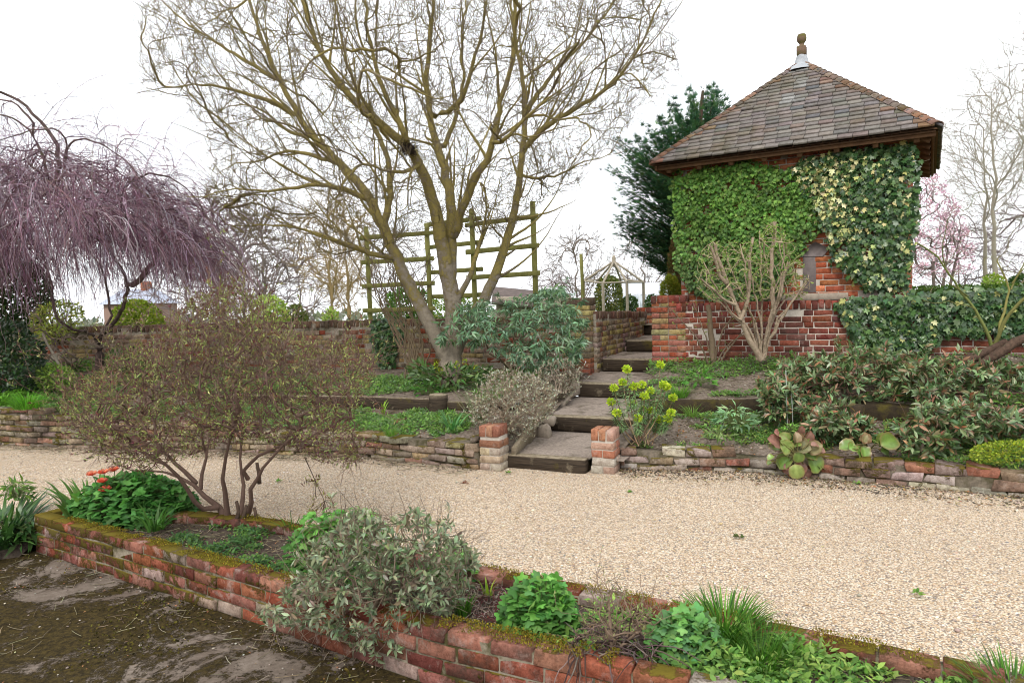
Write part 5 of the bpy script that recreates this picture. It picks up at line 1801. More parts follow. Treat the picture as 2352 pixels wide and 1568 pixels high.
def bergenia(label, spec, Y, base):
    t = thing("bergenia", label, "plant", base, "bergenias on the low wall")
    m1, m2 = MB(), MB()
    for (px, py, s_, dx, dz, tx, c_) in spec + [(a + RNG.normal(0, 9), b + RNG.normal(0, 7), c * .75, d, e, f, g) for a, b, c, d, e, f, g in spec]:
        p = P(px, py, Y + RNG.uniform(-.1, .08))
        s_ *= .95
        lv, lq, _ = LT['round']
        lv = lv.copy(); j_ = RNG.uniform(-.35, .35)
        lv[:, 2] += .3 * np.abs(lv[:, 0]) + j_ * lv[:, 0] * lv[:, 1] + RNG.uniform(-.4, .1) * lv[:, 1] ** 2 + .03 * np.sin(lv[:, 1] * 9 + RNG.uniform(0, 6)) * np.abs(lv[:, 0]) * 3
        y_ = nrm(np.array([dx + RNG.normal(0, .2), -.35 + RNG.normal(0, .25), dz + RNG.normal(0, .2)])); u_ = nrm(np.array([tx * 1.6 + RNG.normal(0, .35), -1.0, .8 + RNG.normal(0, .45)]))
        x_ = nrm(np.cross(y_, u_)); z_ = np.cross(x_, y_)
        o_ = p - np.array([dx, -.3, dz]) * s_ * .4
        rim = np.clip((np.hypot(lv[:, 0] * 1.1, lv[:, 1] - .5) - .36) / .16, 0, 1)[:, None] * RNG.uniform(.1, .8)
        vein = (np.abs(lv[:, 0]) < .02)[:, None] * .25
        ct = pick([BG[c_]], 1, None, .12)[0] * (1 - rim) + np.array([.26, .09, .07]) * rim
        m2.add(o_ + s_ * (lv[:, :1] * x_ + lv[:, 1:2] * y_ + lv[:, 2:] * z_), lq, None, ct * (1 + vein))
        u = np.linspace(0, 1, 6)[:, None]
        e = p - np.array([dx, -.3, dz]) * s_ * .4
        pt = base + (e - base) * u + np.array([0, 0, .03]) * np.sin(u * 3.1)
        tubes(m1, pt[None], np.full((1, 6), .0045), 5, (.16, .14, .06))
    m1.build("stalks", M['stem'], t); m2.build("leaves", M['leaf_gloss'], t, smooth=True)


bergenia("large bergenia with rounded green and reddish leaves hanging over the low wall", [
    (1785, 1013, .14, -.5, .8, -.2, 4), (1812, 1005, .13, -.1, 1, 0, 1), (1830, 1008, .12, .1, 1, .1, 2), (1850, 1006, .13, .3, .9, .2, 4), (1775, 1035, .09, -.9, .1, -.3, 2), (1772, 1048, .07, -.9, -.2, -.2, 1),
    (1826, 1027, .16, 0, .6, 0, 2), (1810, 1035, .14, -.5, .2, -.2, 1), (1806, 1052, .15, -.6, -.4, -.2, 0), (1838, 1048, .14, .1, -.5, 0, 0), (1868, 1030, .14, .8, .4, .3, 2), (1880, 1034, .1, 1, 0, .3, 4),
    (1868, 1058, .16, .4, -.6, .2, 0), (1888, 1062, .12, .8, -.6, .3, 1), (1826, 1080, .14, -.1, -1, 0, 1), (1845, 1072, .13, .3, -1, .1, 4), (1852, 1086, .1, .3, -1, .1, 4), (1812, 1078, .09, -.6, -.8, -.1, 4), (1845, 1022, .13, .2, .4, .1, 1), (1855, 1040, .12, .5, .1, .1, 0), (1795, 1030, .1, -.7, .4, -.1, 1)], 5.86, G(1832, 1050, .21))
bergenia("small bergenia with four upright green leaves right of the large one", [(1955, 1020, .15, -.9, .3, -.3, 0), (1975, 1035, .16, .3, -.8, .1, 0), (1990, 1012, .11, .2, .7, 0, 2), (2042, 1018, .18, .9, .3, .5, 0), (2025, 1010, .14, -.2, 1, -.3, 0)], 5.85, G(1995, 1035, .2))

# glossy shrubs on the right
VB = [(.1, .165, .07), (.15, .22, .1), (.22, .27, .16), (.3, .13, .085), (.27, .21, .13), (.36, .2, .14), (.2, .13, .09)]
VW = (5, 5, 3, 1.5, 1.8, .8, 1.5)
for lab, poly, Y, ry, base, n in (
        ("broad glossy shrub with bronze tinged leaves below the ivy covered wall", [(1780, 880), (1800, 840), (1890, 815), (1980, 800), (2080, 812), (2140, 840), (2140, 940), (2060, 975), (1990, 960), (1930, 925), (1870, 935), (1810, 920)], 7.3, .5, (2.95, 7.2, .55), 420),
        ("tall dark glossy shrub at the right edge under the gnarled rose trunk", [(2060, 850), (2160, 822), (2260, 832), (2352, 840), (2450, 860), (2450, 970), (2352, 990), (2250, 960), (2160, 950), (2100, 940)], 6.9, .55, (4.0, 6.7, .55), 420),
        ("reddish tipped glossy shrub cascading towards the low wall at the right", [(2080, 980), (2110, 940), (2180, 930), (2260, 940), (2352, 950), (2450, 970), (2450, 1040), (2352, 1030), (2300, 1010), (2230, 1020), (2190, 1060), (2130, 1070), (2090, 1050), (2060, 1020)], 6.0, .4, (3.5, 6.1, .3), 400),
        ("loose olive leaved shrub thinning out left of the broad glossy one", [(1745, 900), (1775, 870), (1820, 880), (1860, 920), (1900, 935), (1930, 985), (1890, 1000), (1830, 960), (1790, 975), (1760, 950)], 6.9, .3, (2.6, 6.9, .4), 110),
        ("sparse bronze leaved shrub in front of the mossy timber post", [(1850, 975), (1900, 950), (1960, 955), (2000, 975), (1985, 1010), (1930, 1015), (1880, 1005)], 6.3, .2, (2.85, 6.35, .28), 60)):
    shrub("glossy_shrub", lab, "shrub", poly, Y, ry, base, int(n * 2.1), 'oval', .088, 13, VB, VW, (.16, .1, .07), nst=12, leafm='leaf_gloss', along=.07, up=.15, droop=.1, leafwid=.66, R=40, extra=200, tipr=.0022, group="glossy bronze leaved shrubs on the right")

# climbing rose and gnarled trunk at the right edge
rb = P(2285, 805, 7.3)
ro = thing("climbing_rose", "thorny bare rose stems rising in front of the ivy covered wall", "shrub", rb)
T = Tree()
for pts, r, Y in (([(2278, 800), (2270, 770), (2245, 720), (2210, 670), (2170, 610), (2140, 575), (2110, 560)], (.02, .008), (7.3, 7.2)), ([(2280, 800), (2300, 740), (2330, 700), (2370, 665), (2420, 630)], (.022, .014), (7.3, 7.0)),
                  ([(2285, 790), (2305, 720), (2320, 680), (2325, 650), (2310, 630), (2290, 600)], (.018, .008), (7.3, 7.5)), ([(2222, 680), (2190, 665), (2165, 640)], (.008, .004), (7.25, 7.1)), ([(2322, 665), (2345, 620), (2360, 560)], (.01, .005), (7.4, 7.5)),
                  ([(2170, 610), (2160, 570), (2175, 520), (2190, 480)], (.007, .003), (7.2, 7.1)), ([(2240, 710), (2200, 690), (2150, 700), (2120, 690)], (.006, .002), (7.2, 7.0)), ([(2325, 650), (2350, 600), (2400, 590)], (.008, .004), (7.4, 7.3))):
    T.line(px_line(pts, Y), -1, r)
T.grow(body([(2090, 560), (2150, 480), (2250, 420), (2400, 450), (2400, 640), (2300, 660), (2200, 640), (2120, 620)], 7.3, .3, 34), .08, .9, .02)
T.radii(.0018)
m1 = MB(); T.mesh(m1, lambda p, R: pick([(.2, .2, .07)], len(p))); m1.build("stems", M['stem'], ro)
m2 = MB(); k = RNG.integers(0, T.n, 1200)
leaves(m2, 'petal', T.p[k] + T.d[k] * 0, rdir(1200), rdir(1200), .012 + T.r[k] * .8, (.2, .17, .07), 0, .15)
m2.build("thorns", M['leaf'], ro)
gt = P(2265, 830, 6.9)
g_ = thing("gnarled_trunk", "dark twisted old vine trunk lying over the shrubs at the right edge", "trunk", gt)
m_ = MB()
for pts, r, Y in (([(2180, 855), (2215, 835), (2250, 815), (2290, 795), (2310, 785)], (.05, .035), (6.9, 7.0)), ([(2230, 850), (2275, 830), (2310, 800), (2330, 778), (2352, 772), (2420, 765)], (.042, .05), (6.85, 6.8)), ([(2200, 850), (2240, 840), (2285, 825), (2300, 800)], (.035, .03), (6.95, 6.9))):
    q = px_line(pts, Y)
    rr = np.interp(np.linspace(0, 1, len(q)), [0, 1], r) * (1 + RNG.normal(0, .12, len(q)))
    tubes(m_, q[None], rr[None], 12, (1, 1, 1), 0, cap=True)
m_.build("trunk", bark_mat("bark_vine", (.13, .085, .06), (.045, .03, .024), (.2, .17, .1), .2, 22), g_)


def leafball(name, label, cat, poly, Y, ry, base, n, kind, size, cols, wts=None, mat='leaf', group=None, stem=(.12, .09, .06), ns=25, shell=.4, rnd=.8, R=None, wid=1.0):
    t = thing(name, label, cat, base, group)
    m1, m2 = MB(), MB()
    q = body(poly, Y, ry, n, R, shell)
    c0 = q.mean(0)
    v = nrm(q - c0)
    leaves(m2, kind, q, v + rdir(n) * rnd + (0, 0, .2), v + rdir(n) * .6 + (0, 0, .4), size * RNG.uniform(.6, 1.2, n), pick(cols, n, wts, .22), 0, wid)
    if ns:
        e = q[RNG.choice(n, ns)]
        b = np.asarray(base) + RNG.normal(0, .04, (ns, 3)) * (1, 1, 0)
        u = np.linspace(0, 1, 7)[None, :, None]
        ctl = b + (e - b) * (.4, .4, .7)
        pt = (1 - u) ** 2 * b[:, None] + 2 * u * (1 - u) * ctl[:, None] + u ** 2 * e[:, None]
        tubes(m1, pt, np.linspace(.012, .003, 7)[None].repeat(ns, 0), 4, stem)
        m1.build("stems", M['stem'], t)
    m2.build("foliage", M[mat], t)
    return t


leafball("sedum_mat", "low yellow green mat of tiny leaves on the low wall at the right edge", "plant", [(2225, 1050), (2240, 1025), (2290, 1015), (2352, 1010), (2400, 1020), (2400, 1062), (2300, 1064), (2250, 1062)], 5.45, .18, G(2300, 1062, .24), 2600, 'petal', .022,
         [(.3, .34, .04), (.24, .3, .04), (.18, .25, .04), (.38, .4, .07)], None, 'leaf', ns=0, shell=.3)
leafball("dark_evergreen", "big dark evergreen bush at the left edge under the weeping tree", "bush", [(-80, 760), (0, 735), (50, 745), (95, 790), (105, 850), (85, 890), (40, 910), (-80, 915)], 9.3, .6, P(20, 905, 9.3), 4500, 'oval', .07, [(.022, .05, .018), (.03, .065, .022), (.018, .038, .016)], None, 'leaf_gloss', ns=12)
leafball("dark_evergreen", "tall black green evergreen behind the weeping tree at the left edge", "bush", [(-120, 600), (0, 570), (60, 590), (110, 640), (120, 700), (80, 760), (-120, 800)], 12.2, .9, P(0, 770, 12.2), 6500, 'oval', .1, [(.03, .055, .02), (.045, .07, .025), (.02, .038, .016)], None, 'leaf_far', ns=8)
leafball("yellow_shrub", "pale yellow green shrub behind the weeping tree's gnarled trunk", "bush", [(70, 730), (90, 705), (140, 690), (185, 700), (190, 740), (160, 775), (100, 790), (75, 765)], 11.0, .4, P(130, 790, 11.0), 1500, 'oval', .06, [(.32, .33, .06), (.25, .29, .06), (.4, .38, .1), (.18, .2, .06)], None, ns=14)
leafball("green_shrub", "small fresh green shrub left of the weeping tree's trunk", "bush", [(80, 870), (85, 845), (130, 838), (165, 850), (175, 880), (140, 895), (95, 892)], 9.1, .3, P(125, 893, 9.1), 1300, 'oval', .045, [(.17, .26, .05), (.24, .32, .07), (.13, .2, .05)], None, ns=10)
leafball("green_shrub", "small green shrub right of the weeping tree's trunk at the wall's foot", "bush", [(240, 850), (245, 810), (275, 795), (320, 800), (345, 830), (330, 860), (280, 865)], 10.4, .3, P(290, 862, 10.4), 900, 'oval', .05, [(.11, .19, .05), (.16, .24, .07), (.08, .13, .05)], None, ns=10)
shrub("tangled_shrub", "tangle of bare grey brown twigs under the weeping tree", "shrub", [(0, 730), (60, 690), (150, 720), (200, 740), (250, 730), (320, 740), (300, 800), (250, 790), (200, 830), (140, 850), (80, 800), (20, 790)], 9.5, .6, G(170, 860, .6), 420, 'blade', .02, 1, [(.2, .15, .1)], None, (.26, .2, .16), nst=10, tipr=.0022, step=.08)
m_ = MB()
a_ = px_line([(138, 845), (122, 810), (108, 780), (98, 765)], (9.2, 9.3)); tubes(m_, a_[None], np.linspace(.02, .014, len(a_))[None], 7, (.34, .3, .24), cap=True)
tag(m_.build("dead_branch", M['stem'], None, loc=G(140, 850, .6)), "pale dead branch leaning in the tangle under the weeping tree", "branch")

# upright thin stems of a shrub against the old wall, left of the tree
shrub("stemmy_shrub", "tall fan of many thin brown stems left of the big bare tree's foot", "shrub", [(840, 520), (900, 480), (960, 520), (1000, 600), (985, 700), (950, 760), (900, 700), (860, 640), (800, 560)], 9.5, .35, G(955, 868, .58), 60, 'blade', .02, 1, [(.2, .2, .08)], None, (.2, .15, .095),
      stems=[(px_line([(955 + RNG.normal(0, 10), 868), (940 + RNG.normal(0, 26), 790), (915 + RNG.normal(0, 45), 690), (890 + RNG.normal(0, 75), 580)], (9.4, 9.6)), (.011, .005)) for _ in range(26)], tipr=.0018)
leafball("hellebore", "dark leafy plant with lime yellow flower heads at the big tree's foot", "plant", [(945, 850), (960, 830), (1010, 845), (1060, 845), (1120, 840), (1130, 870), (1080, 890), (1000, 885), (955, 875)], 8.7, .3, G(1040, 885, .55), 500, 'lance', .11, [(.06, .12, .035), (.08, .15, .045), (.1, .15, .05)], None, 'leaf_gloss', ns=14, wid=1.3)
for i, (px, py, lab) in enumerate(((1002, 840, "lime yellow flower head leftmost at the big tree's foot"), (1012, 852, "lime yellow flower head low beside the big tree's mossy foot"), (1050, 838, "lime flower head in front of the big tree's trunk, left one"), (1068, 832, "tallest lime flower head in front of the big tree's trunk"), (1094, 846, "lime flower head right of the big tree's trunk"))):
    c = P(px, py, 8.6)
    t = thing("spurge_flower", lab, "flower", c - (0, 0, .2), "lime flower heads at the tree's foot")
    m1, m2 = MB(), MB()
    tubes(m1, np.array([[c - (0, 0, .25), c - (.01, 0, .1), c]]), np.full((1, 3), .004), 4, (.2, .25, .06)); m1.build("stem", M['stem'], t)
    n = 34; v = rdir(n)
    leaves(m2, 'petal', c + v * (.018, .018, .035), v, rdir(n), .024, pick([(.42, .48, .03), (.34, .42, .04)], n)); m2.build("florets", M['leaf'], t)

# ------------------------------------------------------------------ behind the walls
# trellis of round posts and flat rails
ps = [P(848, 640, 12.6), P(986, 620, 12.2), P(1089, 600, 11.6), P(1229, 580, 10.8)]
tr_ = thing("garden_trellis", "green stained wooden trellis of round posts and flat rails behind the big bare tree", "trellis", (ps[1][0], ps[1][1], 1.1))
for i, (p_, zt) in enumerate(zip(ps, (P(848, 520, 12.6)[2], P(986, 512, 12.2)[2], P(1085, 480, 11.6)[2], P(1222, 463, 10.8)[2]))):
    m_ = MB()
    tubes(m_, np.array([[(p_[0] - .02, p_[1], zt), (p_[0] - .01, p_[1], (zt + 1) / 2), (p_[0], p_[1], .9)]])[:, ::-1], np.full((1, 3), .043), 12, (1, 1, 1), 0, cap=True)
    m_.build("post", M['green_wood'], tr_, smooth=False)
for k, (i, j, zs) in enumerate(((0, 1, (2.83, 2.38, 1.95, 1.5)), (1, 2, (3.0, 2.6, 2.15, 1.72)), (2, 3, (2.9, 2.45, 2.02)))):
    a_, b_ = ps[i], ps[j]
    e_ = nrm((b_ - a_) * np.array([1, 1, 0])); nn = np.array([e_[1], -e_[0], 0]); nn = nn if nn[1] < 0 else -nn
    for z in zs:
        m_ = MB()
        beam(m_, np.array([a_[0], a_[1], z]) - e_ * .12 + nn * .07 * (1 if k != 1 else -1), np.array([b_[0], b_[1], z + .01]) + e_ * .13 + nn * .07 * (1 if k != 1 else -1), .022, .075, rough=.003)
        m_.build("rail", M['green_wood'], tr_)


# conifer
cb = np.array([P(1570, 640, 14.5)[0], 14.5, .9])
co = thing("conifer", "tall dark green conifer with layered feathery boughs behind the tower", "tree", cb)
m1, m2 = MB(), MB()
zc = float(P(1620, 175, 14.5)[2])
tubes(m1, np.array([[cb, cb + (.1, 0, 2), (cb[0] + .45, 14.5, zc - .3)]]), np.array([[.2, .15, .03]]), 8)
m1.build("trunk", M['bark_brown'], co)
CON = [(1640, 190), (1606, 201), (1566, 215), (1515, 258), (1470, 300), (1408, 322), (1392, 390), (1392, 430), (1402, 495), (1421, 558), (1462, 596), (1519, 612), (1560, 640), (1640, 640), (1700, 500), (1720, 300)]
NB = 430
tipd = body(CON, 14.5, 1.5, NB, R=110, shell=.3)
for t_ in (0,):
    # each bough: a line from near the stem out to its tip, dressed with drooping sprays
    fr = np.clip((tipd[:, 2] - 1.0) / (zc - 1.0), 0, 1)
    core = np.stack([cb[0] + .45 * fr, np.full(NB, 14.5), tipd[:, 2] - .25 - .9 * fr], 1)
    outv = tipd - core
    n = NB
    u = np.linspace(.35, 1, 9)[None, :, None]
    bow = core[:, None] + outv[:, None] * u + np.array([0, 0, -.12]) * np.sin(u * 3.1)
    tubes(m2, bow, np.linspace(.012, .004, 9)[None].repeat(n, 0), 3, (.06, .06, .035))
    pp = np.repeat(bow.reshape(-1, 3), 5, 0)
    dv = nrm(np.repeat(np.repeat(nrm(outv), 9, 0), 5, 0) + RNG.normal(0, .4, (len(pp), 3)) * (1, 1, .4))
    cc = pick([(.05, .11, .075), (.07, .145, .085), (.1, .17, .07), (.035, .08, .055)], len(pp), (4, 4, 2, 3), .2)
    leaves(m2, 'spray', pp + RNG.normal(0, .045, pp.shape) * (1, 1, .5), dv, np.array([0, 0, 1.0]) + RNG.normal(0, .25, (len(pp), 3)), RNG.uniform(.11, .25, len(pp)), cc, 0, .7)
m2.build("crown", M['leaf_far'], co)
leafball("golden_conifer", "small golden green conifer between the pier and the tower", "tree", [(1518, 690), (1520, 655), (1535, 632), (1552, 640), (1562, 665), (1562, 700), (1520, 700)], 11.6, .25, np.array([P(1540, 700, 11.6)[0], 11.6, 1.1]), 2600, 'spray', .06, [(.22, .24, .03), (.15, .2, .03), (.3, .29, .05)], None, 'leaf_far', ns=6, rnd=.4)
leafball("brown_conifer", "browned narrow conifer against the tower's left corner", "tree", [(1538, 690), (1536, 600), (1545, 540), (1560, 540), (1566, 600), (1566, 690)], 11.9, .22, np.array([P(1550, 690, 11.9)[0], 11.9, 1.1]), 2000, 'spray', .07, [(.13, .08, .04), (.09, .1, .04), (.17, .1, .05)], None, 'leaf_far', ns=6, rnd=.4)


def bare_proto(name, h, w_, ntip, trunk_r, col, tipr, low=.25, seed=1, lean=0.0, wob=.05, up=1.0):
    rng = np.random.default_rng(seed)
    t = bpy.data.objects.new(name, None); COL.objects.link(t)
    T = Tree()
    zz = np.linspace(0, h * .8, 14)
    T.line(np.stack([rng.normal(0, .03, 14) * zz ** .5 + lean * zz, rng.normal(0, .03, 14) * zz ** .5, zz], 1), -1, (trunk_r, trunk_r * .2))
    v = nrm(rng.normal(0, 1, (ntip, 3))) * rng.uniform(.3, 1, (ntip, 1)) ** .6
    tips = np.array([lean * h * .6, 0, h * (low + 1) / 2]) + v * np.array([w_, w_, h * (1 - low) / 2])
    T.grow(tips, h * .035, 2.6, wob * .5, rng, (0, 0, .07 * up))
    T.radii(tipr, 2.3)
    m1, m2 = MB(), MB()
    T.mesh(m1, lambda p, R: col, rmin=tipr * 6); T.mesh(m2, lambda p, R: col, rmax=tipr * 6)
    k = rng.choice(T.thin(tipr * 3), ntip * 3)
    pt, _ = curve(T.p[k], T.d[k] + rdir(len(k), rng) * .7 + (0, 0, .2), rng.uniform(.02, .09, len(k)) * h, 4, (0, 0, .3), rng, .12)
    tubes(m2, pt, np.linspace(tipr, tipr * .5, 4)[None].repeat(len(k), 0), 3, np.asarray(col) * 1.05)
    m1.build("trunk", M['stem'], t); m2.build("crown", M['stem'], t)
    return t


PR = [bare_proto("background_tree", 6.0, 2.2, 500, .11, (.24, .2, .17), .009, .15, 3), bare_proto("background_tree", 6.5, 1.7, 420, .12, (.34, .25, .12), .009, .12, 5),
      bare_proto("background_tree", 9.0, 1.9, 330, .1, (.4, .36, .28), .006, .3, 8, -.07), bare_proto("background_tree", 4.2, 2.3, 520, .06, (.25, .2, .19), .008, .0, 9)]
used = [False] * 4


def bg_tree(k, px, Y, sc, rz, label, zb=None):
    o = PR[k] if not used[k] else copy_tree(PR[k])
    used[k] = True
    x = P(px, 690, Y)[0]
    o.location = (x, Y, (1.4 - Y * .036) if zb is None else zb)
    o.rotation_euler = (0, 0, rz); o.scale = (sc, sc, sc)
    tag(o, label, "tree", "bare trees beyond the garden walls")


bg_tree(0, 500, 24, .95, .3, "hazy grey bare tree just right of the weeping tree's drooping edge")
bg_tree(3, 560, 27, 1.2, 1.3, "pale twiggy tree rising behind the twiggy planter bush")
bg_tree(0, 610, 31, 1.1, 2.2, "grey bare tree behind the lime green bush at the left wall")
bg_tree(3, 430, 22, .9, 4.0, "low bare tree behind the weeping tree's hanging twigs")
bg_tree(1, 760, 24, .82, .6, "yellowish bare tree with a thick pale trunk left of the trellis")
bg_tree(1, 800, 29, .95, 2.5, "yellowish bare tree partly behind the trellis's leftmost post")
bg_tree(3, 690, 34, 1.2, .2, "faint bare tree between the lime bush and the yellowish trees")
bg_tree(0, 905, 30, .85, 5.1, "bare tree seen through the trellis left of the big tree's trunk")
bg_tree(0, 1325, 24, .62, 1.0, "thin bare tree left of the wooden pergola frame")
bg_tree(0, 1480, 23, .6, 3.3, "thin bare tree below the conifer's lowest boughs")
bg_tree(3, 1270, 22, .5, 2.0, "small bare bushy tree between the trellis and the tall pole")
bg_tree(2, 2292, 19.5, .8, .2, "slender birch with a leaning trunk right of the tower", 1.1)
bg_tree(2, 2268, 20.5, .72, .4, "second slender birch, just left of the leaning one", 1.1)
bg_tree(2, 2460, 16, .85, -.3, "tall birch whose crown enters from the right edge", 1.0)
bg_tree(3, 2200, 24, .8, 5.0, "low twiggy tree behind the hedge under the pink blossom", 1.0)
bg_tree(3, 2380, 22, .95, 2.9, "low twiggy tree behind the hedge at the right edge", 1.0)

# pink blossom tree
T = Tree(); kb = np.array([P(2165, 640, 20)[0], 20.0, .9])
mg = thing("blossom_tree", "pink blossoming tree half hidden behind the tower's right side", "tree", kb)
PK = [(2085, 400), (2120, 380), (2160, 410), (2200, 470), (2240, 560), (2235, 620), (2180, 635), (2080, 640)]
for a_ in (-.3, .1, .4):
    T.line([kb, kb + (a_ * .6, .1, .6), kb + (a_ * 1.6, a_, 1.5)], -1, (.07, .03))
T.grow(body(PK, 20, 1.4, 500), .12, .9, .03); T.radii(.006, 2.3)
m1, m2 = MB(), MB(); T.mesh(m1, lambda p, R: (.2, .16, .14)); m1.build("branches", M['stem'], mg)
k = RNG.choice(T.thin(.012), 3400)
leaves(m2, 'petal', T.p[k] + RNG.normal(0, .06, (3400, 3)), rdir(3400) + (0, 0, .5), rdir(3400), RNG.uniform(.04, .085, 3400), pick([(.75, .46, .62), (.8, .58, .71), (.65, .36, .54)], 3400, None, .1))
m2.build("blossom", M['petal'], mg)

# hedges and bushes beyond the walls
def zY(px, py, Y): return P(px, py, Y)
m_ = MB()
a_, b_ = np.array([P(2085, 660, 13.0)[0], 13.0, 1.0]), np.array([P(2440, 660, 12.0)[0], 12.0, 1.0])
n = 9000
s_ = RNG.random((n, 1)); h_ = RNG.random((n, 1)) ** .5; o_ = RNG.uniform(-.25, .25, (n, 1))
q = a_ + (b_ - a_) * s_ + np.array([0, 1, 0]) * o_ + np.array([0, 0, .66]) * h_
leaves(m_, 'petal', q, rdir(n) + (0, -.3, .4), rdir(n), RNG.uniform(.03, .05, n), pick([(.06, .11, .02), (.045, .085, .02), (.09, .14, .03)], n))
boxes(m_, [(a_ + b_) / 2 + (0, 0, .3)], [(np.linalg.norm(b_ - a_) / 2, .2, .3)], [nrm(b_ - a_)], [nrm(np.cross((0, 0, 1), b_ - a_))], [(0, 0, 1)], .05, (.03, .05, .015))
tag(m_.build("clipped_hedge", M['leaf_far'], None, loc=(a_ + b_) / 2), "low clipped green hedge behind the ivy covered wall at the right", "hedge")
LIME = [(.33, .4, .09), (.26, .35, .08), (.42, .47, .16)]
OLV = [(.1, .12, .035), (.14, .15, .05), (.075, .095, .03)]
for lab, poly, Y, cols, n, kd, s_ in (("bright lime green bush behind the left garden wall", [(575, 740), (580, 700), (600, 682), (630, 682), (655, 702), (662, 740)], 13.5, LIME, 900, 'oval', .09),
        ("small rounded olive bush right of the lime one behind the wall", [(650, 742), (655, 715), (672, 702), (690, 702), (703, 720), (708, 742)], 14.0, OLV, 1100, 'petal', .05),
        ("tiny lime plant peeping over the wall left of the trellis", [(740, 738), (745, 715), (760, 706), (775, 718), (778, 738)], 12.4, LIME, 260, 'oval', .06),
        ("yellow green rounded bush behind the weeping tree's trunk", [(255, 755), (262, 715), (290, 692), (330, 692), (362, 710), (378, 745), (375, 757)], 14.5, [(.2, .24, .03), (.26, .28, .05), (.14, .18, .03)], 2200, 'petal', .07),
        ("dark green leafy bush behind the trellis's lower rails", [(885, 735), (890, 680), (930, 655), (980, 670), (1000, 735)], 14.2, [(.07, .13, .04), (.1, .17, .05), (.14, .22, .06)], 1500, 'oval', .09),
        ("light green bush low between the big tree's stems", [(985, 740), (995, 690), (1040, 680), (1100, 690), (1110, 745)], 13.2, [(.2, .28, .06), (.14, .22, .05), (.28, .34, .1)], 900, 'oval', .08),
        ("tall rounded olive topiary under the pergola frame", [(1372, 715), (1368, 670), (1378, 645), (1398, 632), (1418, 642), (1428, 670), (1428, 715)], 18, OLV + [(.2, .19, .05)], 3000, 'petal', .06),
        ("dark clipped bush beside the greenhouse", [(1432, 715), (1430, 690), (1445, 678), (1462, 690), (1462, 715)], 19, [(.04, .07, .025), (.055, .09, .03)], 900, 'petal', .07),
        ("dark bush beside the orange red pier's left edge", [(1482, 720), (1484, 690), (1495, 676), (1510, 684), (1510, 720)], 14, [(.04, .08, .025), (.06, .11, .03)], 700, 'petal', .06),
        ("fresh yellow green bush above the hedge at the foot of the birches", [(2255, 660), (2260, 640), (2280, 630), (2305, 640), (2310, 662)], 15, [(.2, .28, .05), (.27, .33, .08)], 700, 'petal', .06),
        ("dark evergreen bush above the hedge at the right edge", [(2310, 665), (2318, 640), (2345, 632), (2400, 640), (2420, 668)], 15.5, [(.03, .06, .02), (.045, .08, .025)], 1200, 'petal', .07)):
    q = np.array(poly, float); c = q.mean(0)
    leafball("garden_bush", lab, "bush", poly, Y, .5, np.append(P(c[0], q[:, 1].max(), Y)[:2], P(c[0], q[:, 1].max(), Y)[2] - .2), n, kd, s_, cols, None, 'leaf_far', "bushes beyond the garden walls", ns=6)

# pergola, pole, greenhouse, shed, house
pg = thing("pergola", "weathered six sided wooden pergola frame beyond the steps", "pergola", (P(1410, 700, 18)[0], 18, 1.0))
apx = P(1410, 600, 18)
ring = [P(1341, 645, 18.2), P(1385, 650, 16.9), P(1440, 648, 16.9), P(1478, 648, 18), P(1425, 641, 19.2), P(1375, 642, 19.2)]
for i, c in enumerate(ring):
    for nme, e, w_ in (("post", np.array([c[0], c[1], .6]), .075), ("roof_pole", apx, .055), ("ring_beam", ring[(i + 1) % 6], .045)):
        m_ = MB(); tubes(m_, np.array([[c, (c + e) / 2, e]]), np.full((1, 3), w_ / 2), 7, (1, 1, 1), 0, cap=True); m_.build(nme, M['grey_wood'], pg)
m_ = MB(); tubes(m_, np.array([[apx - (0, 0, .15), apx + (0, 0, .1), apx + (0, 0, .16)]]), np.array([[.05, .05, .02]]), 8, (1, 1, 1), 0, cap=True); m_.build("pole_cap", M['grey_wood'], pg)
m_ = MB(); p_ = P(1339, 640, 14); tubes(m_, np.array([[(p_[0], 14, .9), (p_[0] - .01, 14, 1.8), (p_[0] - .03, 14, P(1337, 583, 14)[2])]]), np.full((1, 3), .035), 8, (1, 1, 1), 0, cap=True)
tag(m_.build("garden_pole", M['green_wood'], None, loc=(p_[0], 14, .9)), "single upright wooden pole left of the pergola frame", "pole")
gc = np.array([P(1462, 690, 21)[0], 21, .6])
gh = thing("greenhouse", "small white greenhouse behind the pergola", "greenhouse", gc)
for nme, w_, mat in (("roof", 0, M['paint']), ("glazing", 1, M['glass'])):
    m_ = MB()
    x0, x1, zt, ze, y0, y1 = gc[0] - .5, gc[0] + .75, P(1440, 652, 21)[2], P(1440, 678, 21)[2], 20.6, 22.4
    if w_ == 0:
        v = [(x0, y0, ze), (x1, y0, ze), (x1, 21.5, zt), (x0, 21.5, zt), (x0, y1, ze), (x1, y1, ze)]
        v = np.array(v); m_.add(np.concatenate([v, v + (0, 0, .03)]), [(0, 1, 2, 3), (3, 2, 5, 4), (6, 7, 8, 9), (9, 8, 11, 10), (0, 1, 7, 6), (1, 2, 8, 7), (0, 3, 9, 6), (2, 5, 11, 8), (3, 4, 10, 9), (4, 5, 11, 10)])
    else:
        boxes(m_, [((x0 + x1) / 2, (y0 + y1) / 2, (.5 + ze) / 2)], [((x1 - x0) / 2, (y1 - y0) / 2, (ze - .5) / 2 - .005)], [(1, 0, 0)], [(0, 1, 0)], [(0, 0, 1)], .01)
    m_.build(nme, mat, gh)
for k in range(6):
    m_ = MB(); x = x0 + (x1 - x0) * k / 5; beam(m_, (x, y0 - .02, .5), (x, y0 - .02, ze), .03, .03, up=(0, 1, 0)); m_.build("glazing_bar", M['paint'], gh)
sc_ = np.array([P(1225, 680, 15.5)[0], 15.5, .9])
